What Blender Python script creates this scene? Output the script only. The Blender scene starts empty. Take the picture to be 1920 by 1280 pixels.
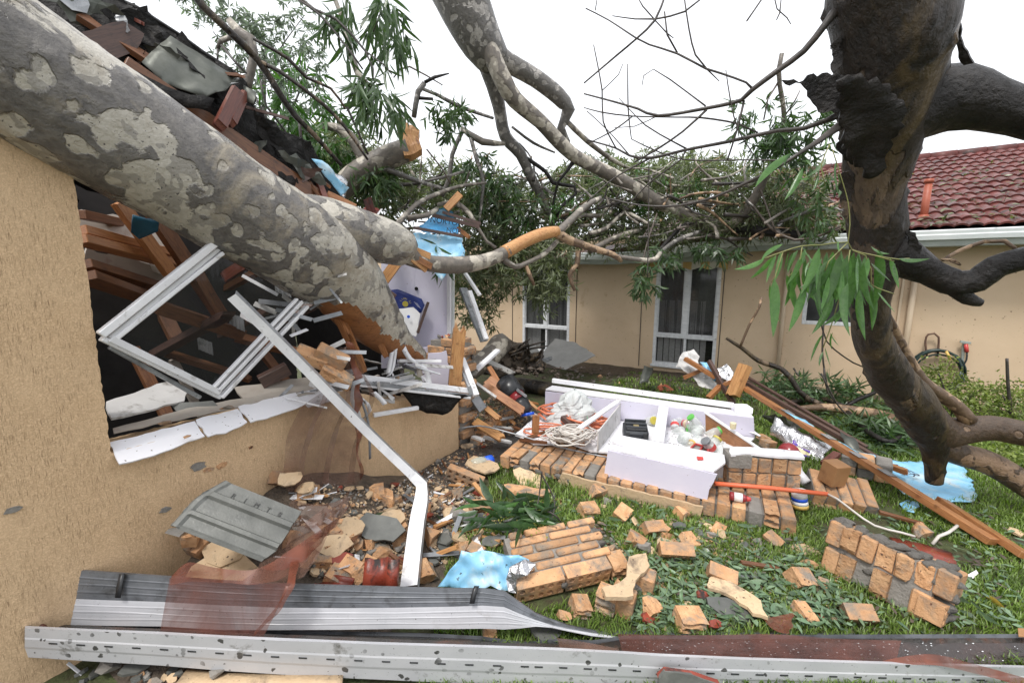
import bpy, bmesh, math, random
import numpy as np
from mathutils import Vector, Matrix, noise
from mathutils.geometry import delaunay_2d_cdt
R = math.radians
scn = bpy.context.scene
COL = scn.collection
rnd = random.Random(7)

# ------------------------------------------------------------------ camera
CAMH, FPX, PIT = 1.75, 785.0, math.atan(124 / 785)
cam = bpy.data.cameras.new('camera')
cam.sensor_width = 36.0
cam.lens = 36.0 * FPX / 1920
cam.clip_start, cam.clip_end = 0.05, 500
camo = bpy.data.objects.new('camera', cam)
COL.objects.link(camo)
camo.location = (0, 0, CAMH)
camo.rotation_euler = (R(90) - PIT, 0, 0)
scn.camera = camo

# ------------------------------------------------------------------ sky, sun, exposure
SUN_EL, SUN_AZ = 62, 215          # degrees; azimuth measured from +Y towards +X
world = bpy.data.worlds.new('World')
scn.world = world
world.use_nodes = True
wn = world.node_tree
wn.nodes.clear()
sky = wn.nodes.new('ShaderNodeTexSky')
sky.sky_type = 'NISHITA'
sky.sun_disc = False
sky.sun_elevation = R(SUN_EL)
sky.sun_rotation = R(SUN_AZ)
sky.dust_density = 6
mixw = wn.nodes.new('ShaderNodeMixRGB')        # thick white rain cloud over the clear sky
mixw.inputs[0].default_value = 0.93
mixw.inputs[2].default_value = (7.6, 7.75, 8.05, 1)
bg = wn.nodes.new('ShaderNodeBackground')
bg.inputs[1].default_value = 0.1
wo = wn.nodes.new('ShaderNodeOutputWorld')
wn.links.new(sky.outputs[0], mixw.inputs[1])
wn.links.new(mixw.outputs[0], bg.inputs[0])
wn.links.new(bg.outputs[0], wo.inputs[0])
sl = bpy.data.lights.new('sun', 'SUN')
sl.energy = 1.5
sl.angle = R(13)
sl.color = (1.0, 0.97, 0.92)
so = bpy.data.objects.new('sun', sl)
COL.objects.link(so)
so.rotation_euler = Vector((-math.sin(R(SUN_AZ)) * math.cos(R(SUN_EL)), -math.cos(R(SUN_AZ)) * math.cos(R(SUN_EL)), -math.sin(R(SUN_EL)))).to_track_quat('-Z', 'Y').to_euler()
scn.view_settings.view_transform = 'Standard'
scn.view_settings.look = 'None'
scn.view_settings.gamma = 1
scn.view_settings.use_curve_mapping = False
scn.view_settings.exposure = 0.97

# ------------------------------------------------------------------ surveying: photo sight lines cut by real planes
cP, sP = math.cos(PIT), math.sin(PIT)
def ray(px, py):
    x, y = (px - 960) / FPX, -(py - 640) / FPX
    return Vector((x, y * sP + cP, y * cP - sP))
def P(px, py, d):                                  # at forward distance d
    r = ray(px, py)
    k = d / r.y
    return Vector((r.x * k, d, CAMH + r.z * k))
def Z(px, py, z=0.0):                              # on the level plane z
    r = ray(px, py)
    k = (z - CAMH) / r.z
    return Vector((r.x * k, r.y * k, z))
AZ = math.atan2(480, 795)
A = Vector((math.sin(AZ), math.cos(AZ), 0))        # along the left wall, away from the camera
B = Vector((math.cos(AZ), -math.sin(AZ), 0))       # out of the left wall / along the far wall
UP = Vector((0, 0, 1))
LO, FO = Z(860, 842), Z(1283, 700)
def onplane(px, py, o, n):
    r = ray(px, py)
    k = (o - Vector((0, 0, CAMH))).dot(n) / r.dot(n)
    return Vector((0, 0, CAMH)) + r * k
def LP(px, py, off=0.0):                           # on the left wall plane (off = metres in front of it)
    return onplane(px, py, LO + B * off, B)
def LC(s, z, off=0.0):
    return LO + A * s + B * off + UP * z
def FPt(px, py, off=0.0):
    return onplane(px, py, FO - A * off, A)
def FC(s, z, off=0.0):
    return FO + B * s - A * off + UP * z

# ------------------------------------------------------------------ objects
WM = {}
def link(o, M, parent=None):
    COL.objects.link(o)
    WM[o.name] = M
    if parent is not None:
        o.parent = parent
        o.matrix_basis = WM[parent.name].inverted() @ M
    else:
        o.matrix_basis = M
    return o
def tag(o, label=None, cat=None, group=None, kind=None):
    if label: o['label'] = label
    if cat: o['category'] = cat
    if group: o['group'] = group
    if kind: o['kind'] = kind
    return o
def thing(name, label, cat, loc, group=None):
    o = bpy.data.objects.new(name, None)
    o.empty_display_size = 0.1
    link(o, Matrix.Translation(Vector(loc)))
    return tag(o, label, cat, group)
def to_mesh(name, v, f, mats, smooth=False, fm=None):
    me = bpy.data.meshes.new(name)
    me.from_pydata([tuple(x) for x in v], [], [tuple(x) for x in f])
    for m in (mats if isinstance(mats, (list, tuple)) else [mats]):
        me.materials.append(m)
    if fm is not None:
        me.polygons.foreach_set('material_index', np.array(fm, dtype=np.int32))
    if smooth:
        me.polygons.foreach_set('use_smooth', np.ones(len(me.polygons), dtype=bool))
    me.update()
    return me
def obj(name, v, f, mat, parent=None, M=None, smooth=False, fm=None):
    if M is None:
        c = sum((Vector(x) for x in v), Vector()) / len(v)
        v = [Vector(x) - c for x in v]
        M = Matrix.Translation(c)
    return link(bpy.data.objects.new(name, to_mesh(name, v, f, mat, smooth, fm)), M, parent)
def inst(name, me, M, parent=None):
    return link(bpy.data.objects.new(name, me), M, parent)
def fr(o, x, yh):                                  # frame: origin, x direction, y hint
    x = Vector(x).normalized()
    z = x.cross(Vector(yh)).normalized()
    y = z.cross(x)
    return Matrix(((x.x, y.x, z.x, o[0]), (x.y, y.y, z.y, o[1]), (x.z, y.z, z.z, o[2]), (0, 0, 0, 1)))
def rotm(rx, ry, rz):
    return Matrix.Rotation(rz, 4, 'Z') @ Matrix.Rotation(ry, 4, 'Y') @ Matrix.Rotation(rx, 4, 'X')

# ------------------------------------------------------------------ shapes
BOXF = [(0, 3, 2, 1), (4, 5, 6, 7), (0, 1, 5, 4), (1, 2, 6, 5), (2, 3, 7, 6), (3, 0, 4, 7)]
def box_g(x0, x1, y0, y1, z0, z1):
    return ([Vector(q) for q in ((x0, y0, z0), (x1, y0, z0), (x1, y1, z0), (x0, y1, z0), (x0, y0, z1), (x1, y0, z1), (x1, y1, z1), (x0, y1, z1))], list(BOXF))
def merge(*gs):
    V_, F_ = [], []
    for v, f in gs:
        n = len(V_)
        V_ += list(v)
        F_ += [tuple(i + n for i in q) for q in f]
    return V_, F_
def bev_g(sx, sy, sz, b, jit=0.0, seed=0, cuts=0):
    bm = bmesh.new()
    bmesh.ops.create_cube(bm, size=1)
    for v in bm.verts:
        v.co = Vector((v.co.x * sx, v.co.y * sy, v.co.z * sz))
    if b: bmesh.ops.bevel(bm, geom=bm.edges[:], offset=b, segments=1, affect='EDGES')
    if cuts: bmesh.ops.subdivide_edges(bm, edges=bm.edges[:], cuts=cuts, use_grid_fill=True)
    if jit:
        r = random.Random(seed)
        o = Vector((r.random() * 99, r.random() * 99, r.random() * 99))
        for v in bm.verts:
            v.co += noise.noise_vector(v.co * 22 + o) * jit
    bm.verts.ensure_lookup_table()
    g = ([v.co.copy() for v in bm.verts], [[v.index for v in f.verts] for f in bm.faces])
    bm.free()
    return g
def lathe_g(prof, n=14):                           # prof: (r, z) pairs
    v, f = [], []
    for r, z in prof:
        for k in range(n):
            a = 2 * math.pi * k / n
            v.append(Vector((r * math.cos(a), r * math.sin(a), z)))
    for i in range(len(prof) - 1):
        for k in range(n):
            f.append((i * n + k, i * n + (k + 1) % n, (i + 1) * n + (k + 1) % n, (i + 1) * n + k))
    f.append(tuple(range(n))[::-1])
    f.append(tuple((len(prof) - 1) * n + k for k in range(n)))
    return v, f
def spline(pts, rads, step):
    out, ro = [], []
    n = len(pts)
    for i in range(n - 1):
        p0, p1, p2, p3 = pts[max(i - 1, 0)], pts[i], pts[i + 1], pts[min(i + 2, n - 1)]
        k = max(1, int((p2 - p1).length / step))
        for j in range(k):
            t = j / k
            out.append(0.5 * ((2 * p1) + (p2 - p0) * t + (2 * p0 - 5 * p1 + 4 * p2 - p3) * t * t + (3 * p1 - p0 - 3 * p2 + p3) * t ** 3))
            ro.append(rads[i] + (rads[i + 1] - rads[i]) * t)
    out.append(pts[-1].copy())
    ro.append(rads[-1])
    return out, ro
def tube_g(pts, rads, n=8, step=0.1, wob=0.0, wsc=3.0, seed=0, knots=0.0):
    pts, rads = spline([Vector(p) for p in pts], rads, step)
    r = random.Random(seed)
    off = Vector((r.random() * 50, r.random() * 50, r.random() * 50))
    v, f = [], []
    t = (pts[1] - pts[0]).normalized()
    u = t.cross(Vector((0.31, 0.2, 0.93))).normalized()
    m = len(pts)
    for i, p in enumerate(pts):
        t = (pts[min(i + 1, m - 1)] - pts[max(i - 1, 0)]).normalized()
        u = (u - t * u.dot(t)).normalized()
        w = t.cross(u)
        for k in range(n):
            a = 2 * math.pi * k / n
            d = u * math.cos(a) + w * math.sin(a)
            q = p + d * rads[i]
            s = 1 + (noise.noise(q * wsc / 1.0 + off) * wob if wob else 0)
            if knots: s += max(0, noise.noise(q * wsc * 4 + off) - 0.35) * knots
            v.append(p + d * rads[i] * s)
    for i in range(m - 1):
        for k in range(n):
            f.append((i * n + k, i * n + (k + 1) % n, (i + 1) * n + (k + 1) % n, (i + 1) * n + k))
    f.append(tuple(range(n))[::-1])
    f.append(tuple((m - 1) * n + k for k in range(n)))
    return v, f
def tube(name, pts, rads, mat, parent=None, **kw):
    if isinstance(rads, (int, float)): rads = [rads] * len(pts)
    g = tube_g(pts, rads, **kw)
    return obj(name, g[0], g[1], mat, parent, smooth=True)
def brads(lst):                                    # true radii: a wide lens stretches what lies off its axis
    out = []
    n = len(lst)
    for i, (a, b, d, w) in enumerate(lst):
        q0, q1 = lst[max(i - 1, 0)], lst[min(i + 1, n - 1)]
        t = Vector((q1[0] - q0[0], q1[1] - q0[1]))
        nv = Vector((-t.y, t.x)).normalized() if t.length > 1 else Vector((1, 0))
        k = math.sqrt(1 + (((a - 960) * nv.x + (b - 640) * nv.y) / FPX) ** 2)
        p = P(a, b, d)
        zc = p.y * math.cos(PIT) - (p.z - CAMH) * math.sin(PIT)
        r = w * 0.5 / FPX / k
        out.append(r * zc / math.sqrt(1 + r * r))
    return out
def bpx(name, lst, mat, parent=None, **kw):        # branch surveyed as (px, py, distance, width in px)
    pts = [P(a, b, d) for a, b, d, w in lst]
    rads = brads(lst)
    return tube(name, pts, rads, mat, parent, **kw)
def beam(name, p0, p1, w, h, mat, parent=None, up=UP, bev=0.003, split=0.0, seed=0):
    p0, p1 = Vector(p0), Vector(p1)
    d = p1 - p0
    if abs(d.normalized().dot(Vector(up))) > 0.98: up = Vector((0.9, 0.1, 0))
    x = d.normalized()
    y = Vector(up).cross(x).normalized()
    M = fr((p0 + p1) / 2, x, y)
    l = d.length
    if split:                                      # splintered far end
        r = random.Random(seed)
        n = 5
        v, f = [], []
        for k in range(n + 1):
            yy = -w / 2 + w * k / n
            e = l / 2 + (r.random() - 0.5) * 2 * split
            s0 = -l / 2 + (r.random() - 0.5) * 0.4 * split
            v += [Vector((s0, yy, -h / 2)), Vector((e, yy, -h / 2)), Vector((e - split * 0.3 * r.random(), yy, h / 2)), Vector((s0, yy, h / 2))]
        for k in range(n):
            a, b = k * 4, k * 4 + 4
            f += [(a + 0, a + 1, b + 1, b + 0), (a + 1, a + 2, b + 2, b + 1), (a + 2, a + 3, b + 3, b + 2), (a + 3, a + 0, b + 0, b + 3)]
        f += [(0, 3, 2, 1), (n * 4, n * 4 + 1, n * 4 + 2, n * 4 + 3)]
        f = [tuple(reversed(q)) for q in f]
    else:
        v, f = bev_g(l, w, h, min(bev, w * 0.3, h * 0.3))
    return obj(name, v, f, mat, parent, M)
def pbeam(name, a, b, w, h, mat, parent=None, **kw):
    return beam(name, P(*a), P(*b), w, h, mat, parent, **kw)
def ragged(poly, step, amp, seed):
    r = random.Random(seed)
    out = []
    n = len(poly)
    for i in range(n):
        a, b = Vector(poly[i]), Vector(poly[(i + 1) % n])
        k = max(1, int((b - a).length / step))
        nrm = Vector((-(b - a).y, (b - a).x)).normalized() if (b - a).length else Vector((0, 0))
        for j in range(k):
            q = a + (b - a) * (j / k)
            out.append(q + nrm * (r.random() - 0.5) * 2 * amp * (0.5 if j == 0 else 1))
    return out
def plate_g(poly, thick, step=0.0, amp=0.0, freq=6.0, rag=0.0, ragstep=0.05, seed=0, holes=0):
    pl = ragged(poly, ragstep, rag, seed) if rag else [Vector(p) for p in poly]
    n = len(pl)
    area = sum(pl[i].x * pl[(i + 1) % n].y - pl[(i + 1) % n].x * pl[i].y for i in range(n))
    if area < 0: pl = pl[::-1]
    if not step:
        v = [Vector((p.x, p.y, thick / 2)) for p in pl] + [Vector((p.x, p.y, -thick / 2)) for p in pl]
        f = [tuple(range(n)), tuple(range(2 * n - 1, n - 1, -1))]
        f += [(i + n, (i + 1) % n + n, (i + 1) % n, i) for i in range(n)]
        return v, f
    r = random.Random(seed + 5)
    xs, ys = [p.x for p in pl], [p.y for p in pl]
    x0, x1, y0, y1 = min(xs), max(xs), min(ys), max(ys)
    pts = list(pl)
    X = x0
    while X < x1:
        Y = y0
        while Y < y1:
            q = Vector((X + (r.random() - 0.5) * step * 0.5, Y + (r.random() - 0.5) * step * 0.5))
            ins = False
            md = 9
            for i in range(n):
                a, b = pl[i], pl[(i + 1) % n]
                if (a.y > q.y) != (b.y > q.y) and q.x < (b.x - a.x) * (q.y - a.y) / (b.y - a.y) + a.x: ins = not ins
                md = min(md, (a - q).length)
            if ins and md > step * 0.4: pts.append(q)
            Y += step
        X += step
    vs, es, fs, *_ = delaunay_2d_cdt(pts, [], [list(range(n))], 1, 1e-6)
    o = Vector((r.random() * 90, r.random() * 90, 0))
    def hz(p):
        q = Vector((p.x, p.y, 0)) * freq + o
        return (noise.noise(q) + 0.5 * noise.noise(q * 2.1) + abs(noise.noise(q * 0.7 + Vector((5, 5, 5)))) * 1.2) * amp
    if holes:
        fs = [q for q in fs if noise.noise(Vector((vs[q[0]].x, vs[q[0]].y, 3)) * 9 + o) < holes]
    m = len(vs)
    hs = [hz(p) for p in vs]
    v = [Vector((p.x, p.y, h + thick / 2)) for p, h in zip(vs, hs)] + [Vector((p.x, p.y, h - thick / 2)) for p, h in zip(vs, hs)]
    f = [tuple(q) for q in fs] + [tuple(i + m for i in reversed(q)) for q in fs]
    cnt = {}
    for q in fs:
        for i in range(len(q)):
            e = (q[i], q[(i + 1) % len(q)])
            cnt[e] = 1
    for (a, b) in cnt:
        if (b, a) not in cnt: f.append((a + m, b + m, b, a))
    return v, f
def poly3(name, pts, thick, mat, parent=None, smooth=False, out=None, **kw):
    """A plate of real thickness whose outline runs through the given (nearly planar) 3-D points."""
    pts = [Vector(p) for p in pts]
    c = sum(pts, Vector()) / len(pts)
    n = Vector()
    for i in range(len(pts)):
        n += (pts[i] - c).cross(pts[(i + 1) % len(pts)] - c)
    n.normalize()
    if out is not None and n.dot(Vector(out)) < 0: n = -n
    x = pts[1] - pts[0]
    x = (x - n * x.dot(n)).normalized()
    M = fr(c, x, n.cross(x))
    Mi = M.inverted()
    g = plate_g([(Mi @ p).to_2d() for p in pts], thick, **kw)
    return obj(name, g[0], g[1], mat, parent, M, smooth)
def rails(name, rl, mats, parent=None, smooth=True, th=0.0, fm=None):
    """A sheet spanned between polylines; th = sheet thickness."""
    n, m = len(rl[0]), len(rl)
    v = [Vector(p) for r in rl for p in r]
    f, mi = [], []
    for j in range(m - 1):
        for i in range(n - 1):
            f.append((j * n + i, j * n + i + 1, (j + 1) * n + i + 1, (j + 1) * n + i))
            mi.append(fm[j] if fm else 0)
    o = obj(name, v, f, mats, parent, None, smooth, mi)
    if th:
        md = o.modifiers.new('thickness', 'SOLIDIFY')
        md.thickness = th
        md.offset = 0
    return o
def interp(pts, n):
    pts = [Vector(p) for p in pts]
    o, _ = spline(pts, [0] * len(pts), max(1e-4, sum((pts[i + 1] - pts[i]).length for i in range(len(pts) - 1)) / n))
    L_ = len(o)
    return [o[min(L_ - 1, round(i * (L_ - 1) / (n - 1)))] for i in range(n)]
# ------------------------------------------------------------------ materials
def nodes(name):
    m = bpy.data.materials.new(name)
    m.use_nodes = True
    nt = m.node_tree
    return m, nt, nt.nodes['Principled BSDF']
def N(nt, t, **kw):
    n = nt.nodes.new(t)
    for k, v in kw.items():
        if k.startswith('i_'):
            key = k[2:]
            n.inputs[int(key) if key.isdigit() else key].default_value = v
        else:
            setattr(n, k, v)
    return n
def L(nt, a, b): nt.links.new(a, b)
def ramp(nt, fac, stops, interp_='LINEAR'):
    r = N(nt, 'ShaderNodeValToRGB')
    r.color_ramp.interpolation = interp_
    e = r.color_ramp.elements
    while len(e) < len(stops): e.new(0.5)
    for k, (p, c) in enumerate(stops):
        e[k].position = p
        e[k].color = (*c, 1) if len(c) == 3 else c
    L(nt, fac, r.inputs[0])
    return r.outputs[0]
def coords(nt, scale=(1, 1, 1), jitter=True):
    tc = N(nt, 'ShaderNodeTexCoord')
    mp = N(nt, 'ShaderNodeMapping')
    mp.inputs['Scale'].default_value = scale
    L(nt, tc.outputs['Object'], mp.inputs[0])
    if jitter:
        oi = N(nt, 'ShaderNodeObjectInfo')
        mu = N(nt, 'ShaderNodeMath', operation='MULTIPLY', i_1=37.0)
        L(nt, oi.outputs['Random'], mu.inputs[0])
        L(nt, mu.outputs[0], mp.inputs['Location'])
    return mp.outputs[0]
def tex(nt, co, scale, detail=5, rough=0.55, dist=0.0):
    n = N(nt, 'ShaderNodeTexNoise', i_Scale=scale, i_Detail=detail, i_Roughness=rough, i_Distortion=dist)
    L(nt, co, n.inputs['Vector'])
    return n.outputs['Fac']
def mix(nt, fac, a, b, mode='MIX'):
    n = N(nt, 'ShaderNodeMixRGB', blend_type=mode)
    for s, k in ((fac, 0), (a, 1), (b, 2)):
        if isinstance(s, (int, float)): n.inputs[k].default_value = s
        elif isinstance(s, tuple): n.inputs[k].default_value = (*s, 1)
        else: L(nt, s, n.inputs[k])
    return n.outputs[0]
def step(nt, v, lo, hi):
    n = N(nt, 'ShaderNodeMapRange', i_1=lo, i_2=hi)
    L(nt, v, n.inputs[0])
    return n.outputs[0]
def bump(nt, b, h, strength, dist=0.01):
    n = N(nt, 'ShaderNodeBump', i_Strength=strength, i_Distance=dist)
    L(nt, h, n.inputs['Height'])
    L(nt, n.outputs[0], b.inputs['Normal'])
def M_(name, c1, c2, scale=6, rough=0.6, bmp=0.3, bscale=40, stretch=(1, 1, 1), bdist=0.004, rv=0.15, ov=0.0, iv=0.0, speck=None, spec=0.5, metal=0.0, dirt=None, coat=0.0, trans=None, alpha=None, sub=None):
    m, nt, b = nodes(name)
    co = coords(nt, stretch)
    t = tex(nt, co, scale, 6, 0.6, 0.3)
    c = ramp(nt, t, [(0.32, c1), (0.68, c2)])
    if ov:
        oi = N(nt, 'ShaderNodeObjectInfo')
        k = step(nt, oi.outputs['Random'], 0, 1)
        k.node.inputs[3].default_value = 1 - ov
        k.node.inputs[4].default_value = 1 + ov
        hs = N(nt, 'ShaderNodeHueSaturation')
        L(nt, c, hs.inputs['Color'])
        L(nt, k, hs.inputs['Value'])
        c = hs.outputs[0]
    if iv:
        ge = N(nt, 'ShaderNodeNewGeometry')
        k = step(nt, ge.outputs['Random Per Island'], 0, 1)
        k.node.inputs[3].default_value = 1 - iv
        k.node.inputs[4].default_value = 1 + iv
        hs = N(nt, 'ShaderNodeHueSaturation')
        L(nt, c, hs.inputs['Color'])
        L(nt, k, hs.inputs['Value'])
        c = hs.outputs[0]
    if dirt:                                       # (colour, scale, lo, hi)
        d = step(nt, tex(nt, coords(nt), dirt[1], 8, 0.65, 0.4), dirt[2], dirt[3])
        c = mix(nt, d, c, dirt[0])
    if speck:                                      # (colour, scale, threshold)
        d = step(nt, tex(nt, coords(nt), speck[1], 3, 0.5), speck[2], speck[2] + 0.03)
        c = mix(nt, d, c, speck[0])
    L(nt, c, b.inputs['Base Color'])
    rr = step(nt, tex(nt, co, scale * 2.3, 4), 0.3, 0.7)
    rr.node.inputs[3].default_value = max(0.02, rough - rv)
    rr.node.inputs[4].default_value = min(1, rough + rv)
    L(nt, rr, b.inputs['Roughness'])
    b.inputs['Specular IOR Level'].default_value = spec
    b.inputs['Metallic'].default_value = metal
    if coat:
        b.inputs['Coat Weight'].default_value = coat
        b.inputs['Coat Roughness'].default_value = 0.12
    if bmp: bump(nt, b, tex(nt, co, bscale, 6, 0.6), bmp, bdist)
    if trans:                                      # leaf translucency
        tr = N(nt, 'ShaderNodeBsdfTranslucent')
        L(nt, mix(nt, 1.0, c, trans, 'MULTIPLY'), tr.inputs[0])
        mx = N(nt, 'ShaderNodeMixShader', i_0=0.35)
        L(nt, b.outputs[0], mx.inputs[1])
        L(nt, tr.outputs[0], mx.inputs[2])
        L(nt, mx.outputs[0], nt.nodes['Material Output'].inputs[0])
    if alpha is not None: b.inputs['Alpha'].default_value = alpha
    return m
def m_bark(name, cols, scale=3.0, thr=0.5, rough=0.5, streak=None, bmp=0.5, fine=1.0, st=(1, 1, 1), grad=0.0):
    """Shedding gum bark: pale new bark, grey older plates with hard scalloped edges, spots, wet streaks."""
    m, nt, b = nodes(name)
    co = coords(nt, st, False)
    nz = N(nt, 'ShaderNodeTexNoise', i_Scale=scale * 1.6, i_Detail=3.0, i_Roughness=0.45)
    L(nt, co, nz.inputs[0])
    wv = N(nt, 'ShaderNodeVectorMath', operation='SCALE')
    wv.inputs[3].default_value = 0.16
    L(nt, nz.outputs['Color'], wv.inputs[0])
    av = N(nt, 'ShaderNodeVectorMath', operation='ADD')
    L(nt, co, av.inputs[0]); L(nt, wv.outputs[0], av.inputs[1])
    vo = N(nt, 'ShaderNodeTexVoronoi', feature='SMOOTH_F1', i_Scale=scale * 3.2, i_Smoothness=0.25)
    L(nt, av.outputs[0], vo.inputs['Vector'])
    big = tex(nt, co, scale * 0.9, 7, 0.58, 0.5)
    s1 = N(nt, 'ShaderNodeMath', operation='MULTIPLY_ADD', i_1=0.34)
    L(nt, vo.outputs['Distance'], s1.inputs[0]); L(nt, big, s1.inputs[2])
    sm = s1.outputs[0]
    if grad:                                       # more old bark towards one end
        sx_ = N(nt, 'ShaderNodeSeparateXYZ')
        L(nt, co, sx_.inputs[0])
        s3_ = N(nt, 'ShaderNodeMath', operation='MULTIPLY_ADD', i_1=-grad)
        L(nt, sx_.outputs[0], s3_.inputs[0]); L(nt, sm, s3_.inputs[2])
        sm = s3_.outputs[0]
    mask = step(nt, sm, thr + 0.1, thr + 0.13)
    vo2 = N(nt, 'ShaderNodeTexVoronoi', feature='SMOOTH_F1', i_Scale=scale * 6.5, i_Smoothness=0.2)
    L(nt, av.outputs[0], vo2.inputs['Vector'])
    s2 = N(nt, 'ShaderNodeMath', operation='MULTIPLY_ADD', i_1=0.3)
    L(nt, vo2.outputs['Distance'], s2.inputs[0]); L(nt, tex(nt, co, scale * 1.7 + 1.3, 3), s2.inputs[2])
    mask2 = step(nt, s2.outputs[0], thr + 0.14, thr + 0.15)
    mot = tex(nt, co, scale * 9, 6, 0.65)
    pale = ramp(nt, mot, [(0.3, cols[0]), (0.7, cols[1])])
    dark = ramp(nt, mot, [(0.3, cols[2]), (0.72, cols[3])])
    mid = ramp(nt, mot, [(0.3, tuple((a + b_) / 2.2 for a, b_ in zip(cols[1], cols[3]))), (0.7, tuple((a + b_) / 1.9 for a, b_ in zip(cols[0], cols[2])))])
    c = mix(nt, mask2, pale, mid)
    c = mix(nt, mask, c, dark)
    sp = step(nt, tex(nt, co, scale * 22, 2, 0.5), 0.66, 0.7)
    c = mix(nt, sp, c, cols[2])
    if streak:
        c = mix(nt, step(nt, tex(nt, co, scale * 1.2, 6, 0.6, 1.0), 0.52, 0.66), c, streak)
    L(nt, c, b.inputs['Base Color'])
    rr = step(nt, tex(nt, co, scale * 3, 5), 0.3, 0.7)
    rr.node.inputs[3].default_value = max(rough - 0.18, 0.08)
    rr.node.inputs[4].default_value = rough + 0.15
    L(nt, rr, b.inputs['Roughness'])
    hsum = N(nt, 'ShaderNodeMath', operation='ADD')
    a1 = N(nt, 'ShaderNodeMath', operation='MULTIPLY', i_1=0.8)
    L(nt, mask, a1.inputs[0]); L(nt, a1.outputs[0], hsum.inputs[0]); L(nt, mot, hsum.inputs[1])
    bump(nt, b, hsum.outputs[0], bmp, 0.012 * fine)
    return m
def m_wood(name, c1, c2, dark, rough=0.45, wet=0.2, gsc=1.0):
    m, nt, b = nodes(name)
    co = coords(nt, (1.2 * gsc, 18 * gsc, 18 * gsc))
    g = tex(nt, co, 2.2, 6, 0.6, 1.4)
    g2 = tex(nt, co, 9, 4, 0.6)
    c = ramp(nt, g, [(0.3, c2), (0.5, c1), (0.56, c2), (0.7, c1)])
    c = mix(nt, step(nt, g2, 0.52, 0.8), c, dark)
    kn = step(nt, tex(nt, coords(nt, (1, 2.5, 2.5)), 5, 2), 0.68, 0.74)
    c = mix(nt, kn, c, dark)
    dt = step(nt, tex(nt, coords(nt), 14, 8, 0.7), 0.58, 0.72)
    c = mix(nt, dt, c, tuple(x * 0.45 for x in c2))
    L(nt, c, b.inputs['Base Color'])
    b.inputs['Roughness'].default_value = rough
    b.inputs['Coat Weight'].default_value = wet
    b.inputs['Coat Roughness'].default_value = 0.18
    bump(nt, b, g2, 0.35, 0.003)
    return m
def m_stucco(name, c1, c2, groove, depth=0.9):
    """Bagged render: coarse grit with short vertical scratches."""
    m, nt, b = nodes(name)
    co = coords(nt, (1, 1, 1), False)
    sc = coords(nt, (1, 0.035, 1), False)
    scr = tex(nt, sc, 640, 2, 0.6, 0.1)
    gate = step(nt, tex(nt, coords(nt, (1, 0.4, 1), False), 9, 3), 0.34, 0.56)
    grit = tex(nt, co, 170, 3, 0.6)
    mm = N(nt, 'ShaderNodeMath', operation='MULTIPLY')
    cut = step(nt, scr, 0.58, 0.68)
    L(nt, cut, mm.inputs[0]); L(nt, gate, mm.inputs[1])
    c = ramp(nt, tex(nt, co, 2.2, 8, 0.6), [(0.3, c1), (0.7, c2)])
    c = mix(nt, step(nt, grit, 0.44, 0.7), c, tuple(min(1, x * 1.22) for x in c2))
    c = mix(nt, mm.outputs[0], c, groove)
    st = step(nt, tex(nt, coords(nt, (1, 0.25, 1), False), 3.2, 6, 0.65), 0.6, 0.85)
    c = mix(nt, st, c, tuple(x * 0.72 for x in c1))
    L(nt, c, b.inputs['Base Color'])
    b.inputs['Roughness'].default_value = 0.72
    b.inputs['Specular IOR Level'].default_value = 0.35
    h = N(nt, 'ShaderNodeMath', operation='MULTIPLY_ADD', i_1=-0.9)
    L(nt, mm.outputs[0], h.inputs[0]); L(nt, grit, h.inputs[2])
    bump(nt, b, h.outputs[0], depth, 0.006)
    return m
def m_glass(name, col=(0.9, 0.95, 0.95), rough=0.03, alpha=0.25, spec=0.8):
    m, nt, b = nodes(name)
    b.inputs['Base Color'].default_value = (*col, 1)
    b.inputs['Roughness'].default_value = rough
    b.inputs['Specular IOR Level'].default_value = spec
    tr = N(nt, 'ShaderNodeBsdfTransparent')
    mx = N(nt, 'ShaderNodeMixShader')
    fz = N(nt, 'ShaderNodeLayerWeight', i_Blend=0.25)
    k = step(nt, fz.outputs['Facing'], 0.0, 1.0)
    k.node.inputs[3].default_value = alpha
    k.node.inputs[4].default_value = min(1, alpha + 0.6)
    L(nt, k, mx.inputs[0]); L(nt, tr.outputs[0], mx.inputs[1]); L(nt, b.outputs[0], mx.inputs[2])
    L(nt, mx.outputs[0], nt.nodes['Material Output'].inputs[0])
    return m
def m_cloth(name, col, dens=0.55, wet=True):
    """Fine screen cloth: dense threads one can half see through, more where it bunches."""
    m, nt, b = nodes(name)
    co = coords(nt, (1, 1, 1))
    c = ramp(nt, tex(nt, co, 7, 6), [(0.3, tuple(x * 0.6 for x in col)), (0.7, tuple(x * 1.3 for x in col))])
    L(nt, c, b.inputs['Base Color'])
    b.inputs['Roughness'].default_value = 0.45
    tr = N(nt, 'ShaderNodeBsdfTransparent')
    mx = N(nt, 'ShaderNodeMixShader')
    k = step(nt, tex(nt, co, 4.5, 5, 0.6, 0.8), 0.3, 0.7)
    k.node.inputs[3].default_value = max(0, dens - 0.22)
    k.node.inputs[4].default_value = min(1, dens + 0.3)
    L(nt, k, mx.inputs[0]); L(nt, tr.outputs[0], mx.inputs[1]); L(nt, b.outputs[0], mx.inputs[2])
    L(nt, mx.outputs[0], nt.nodes['Material Output'].inputs[0])
    return m
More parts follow.
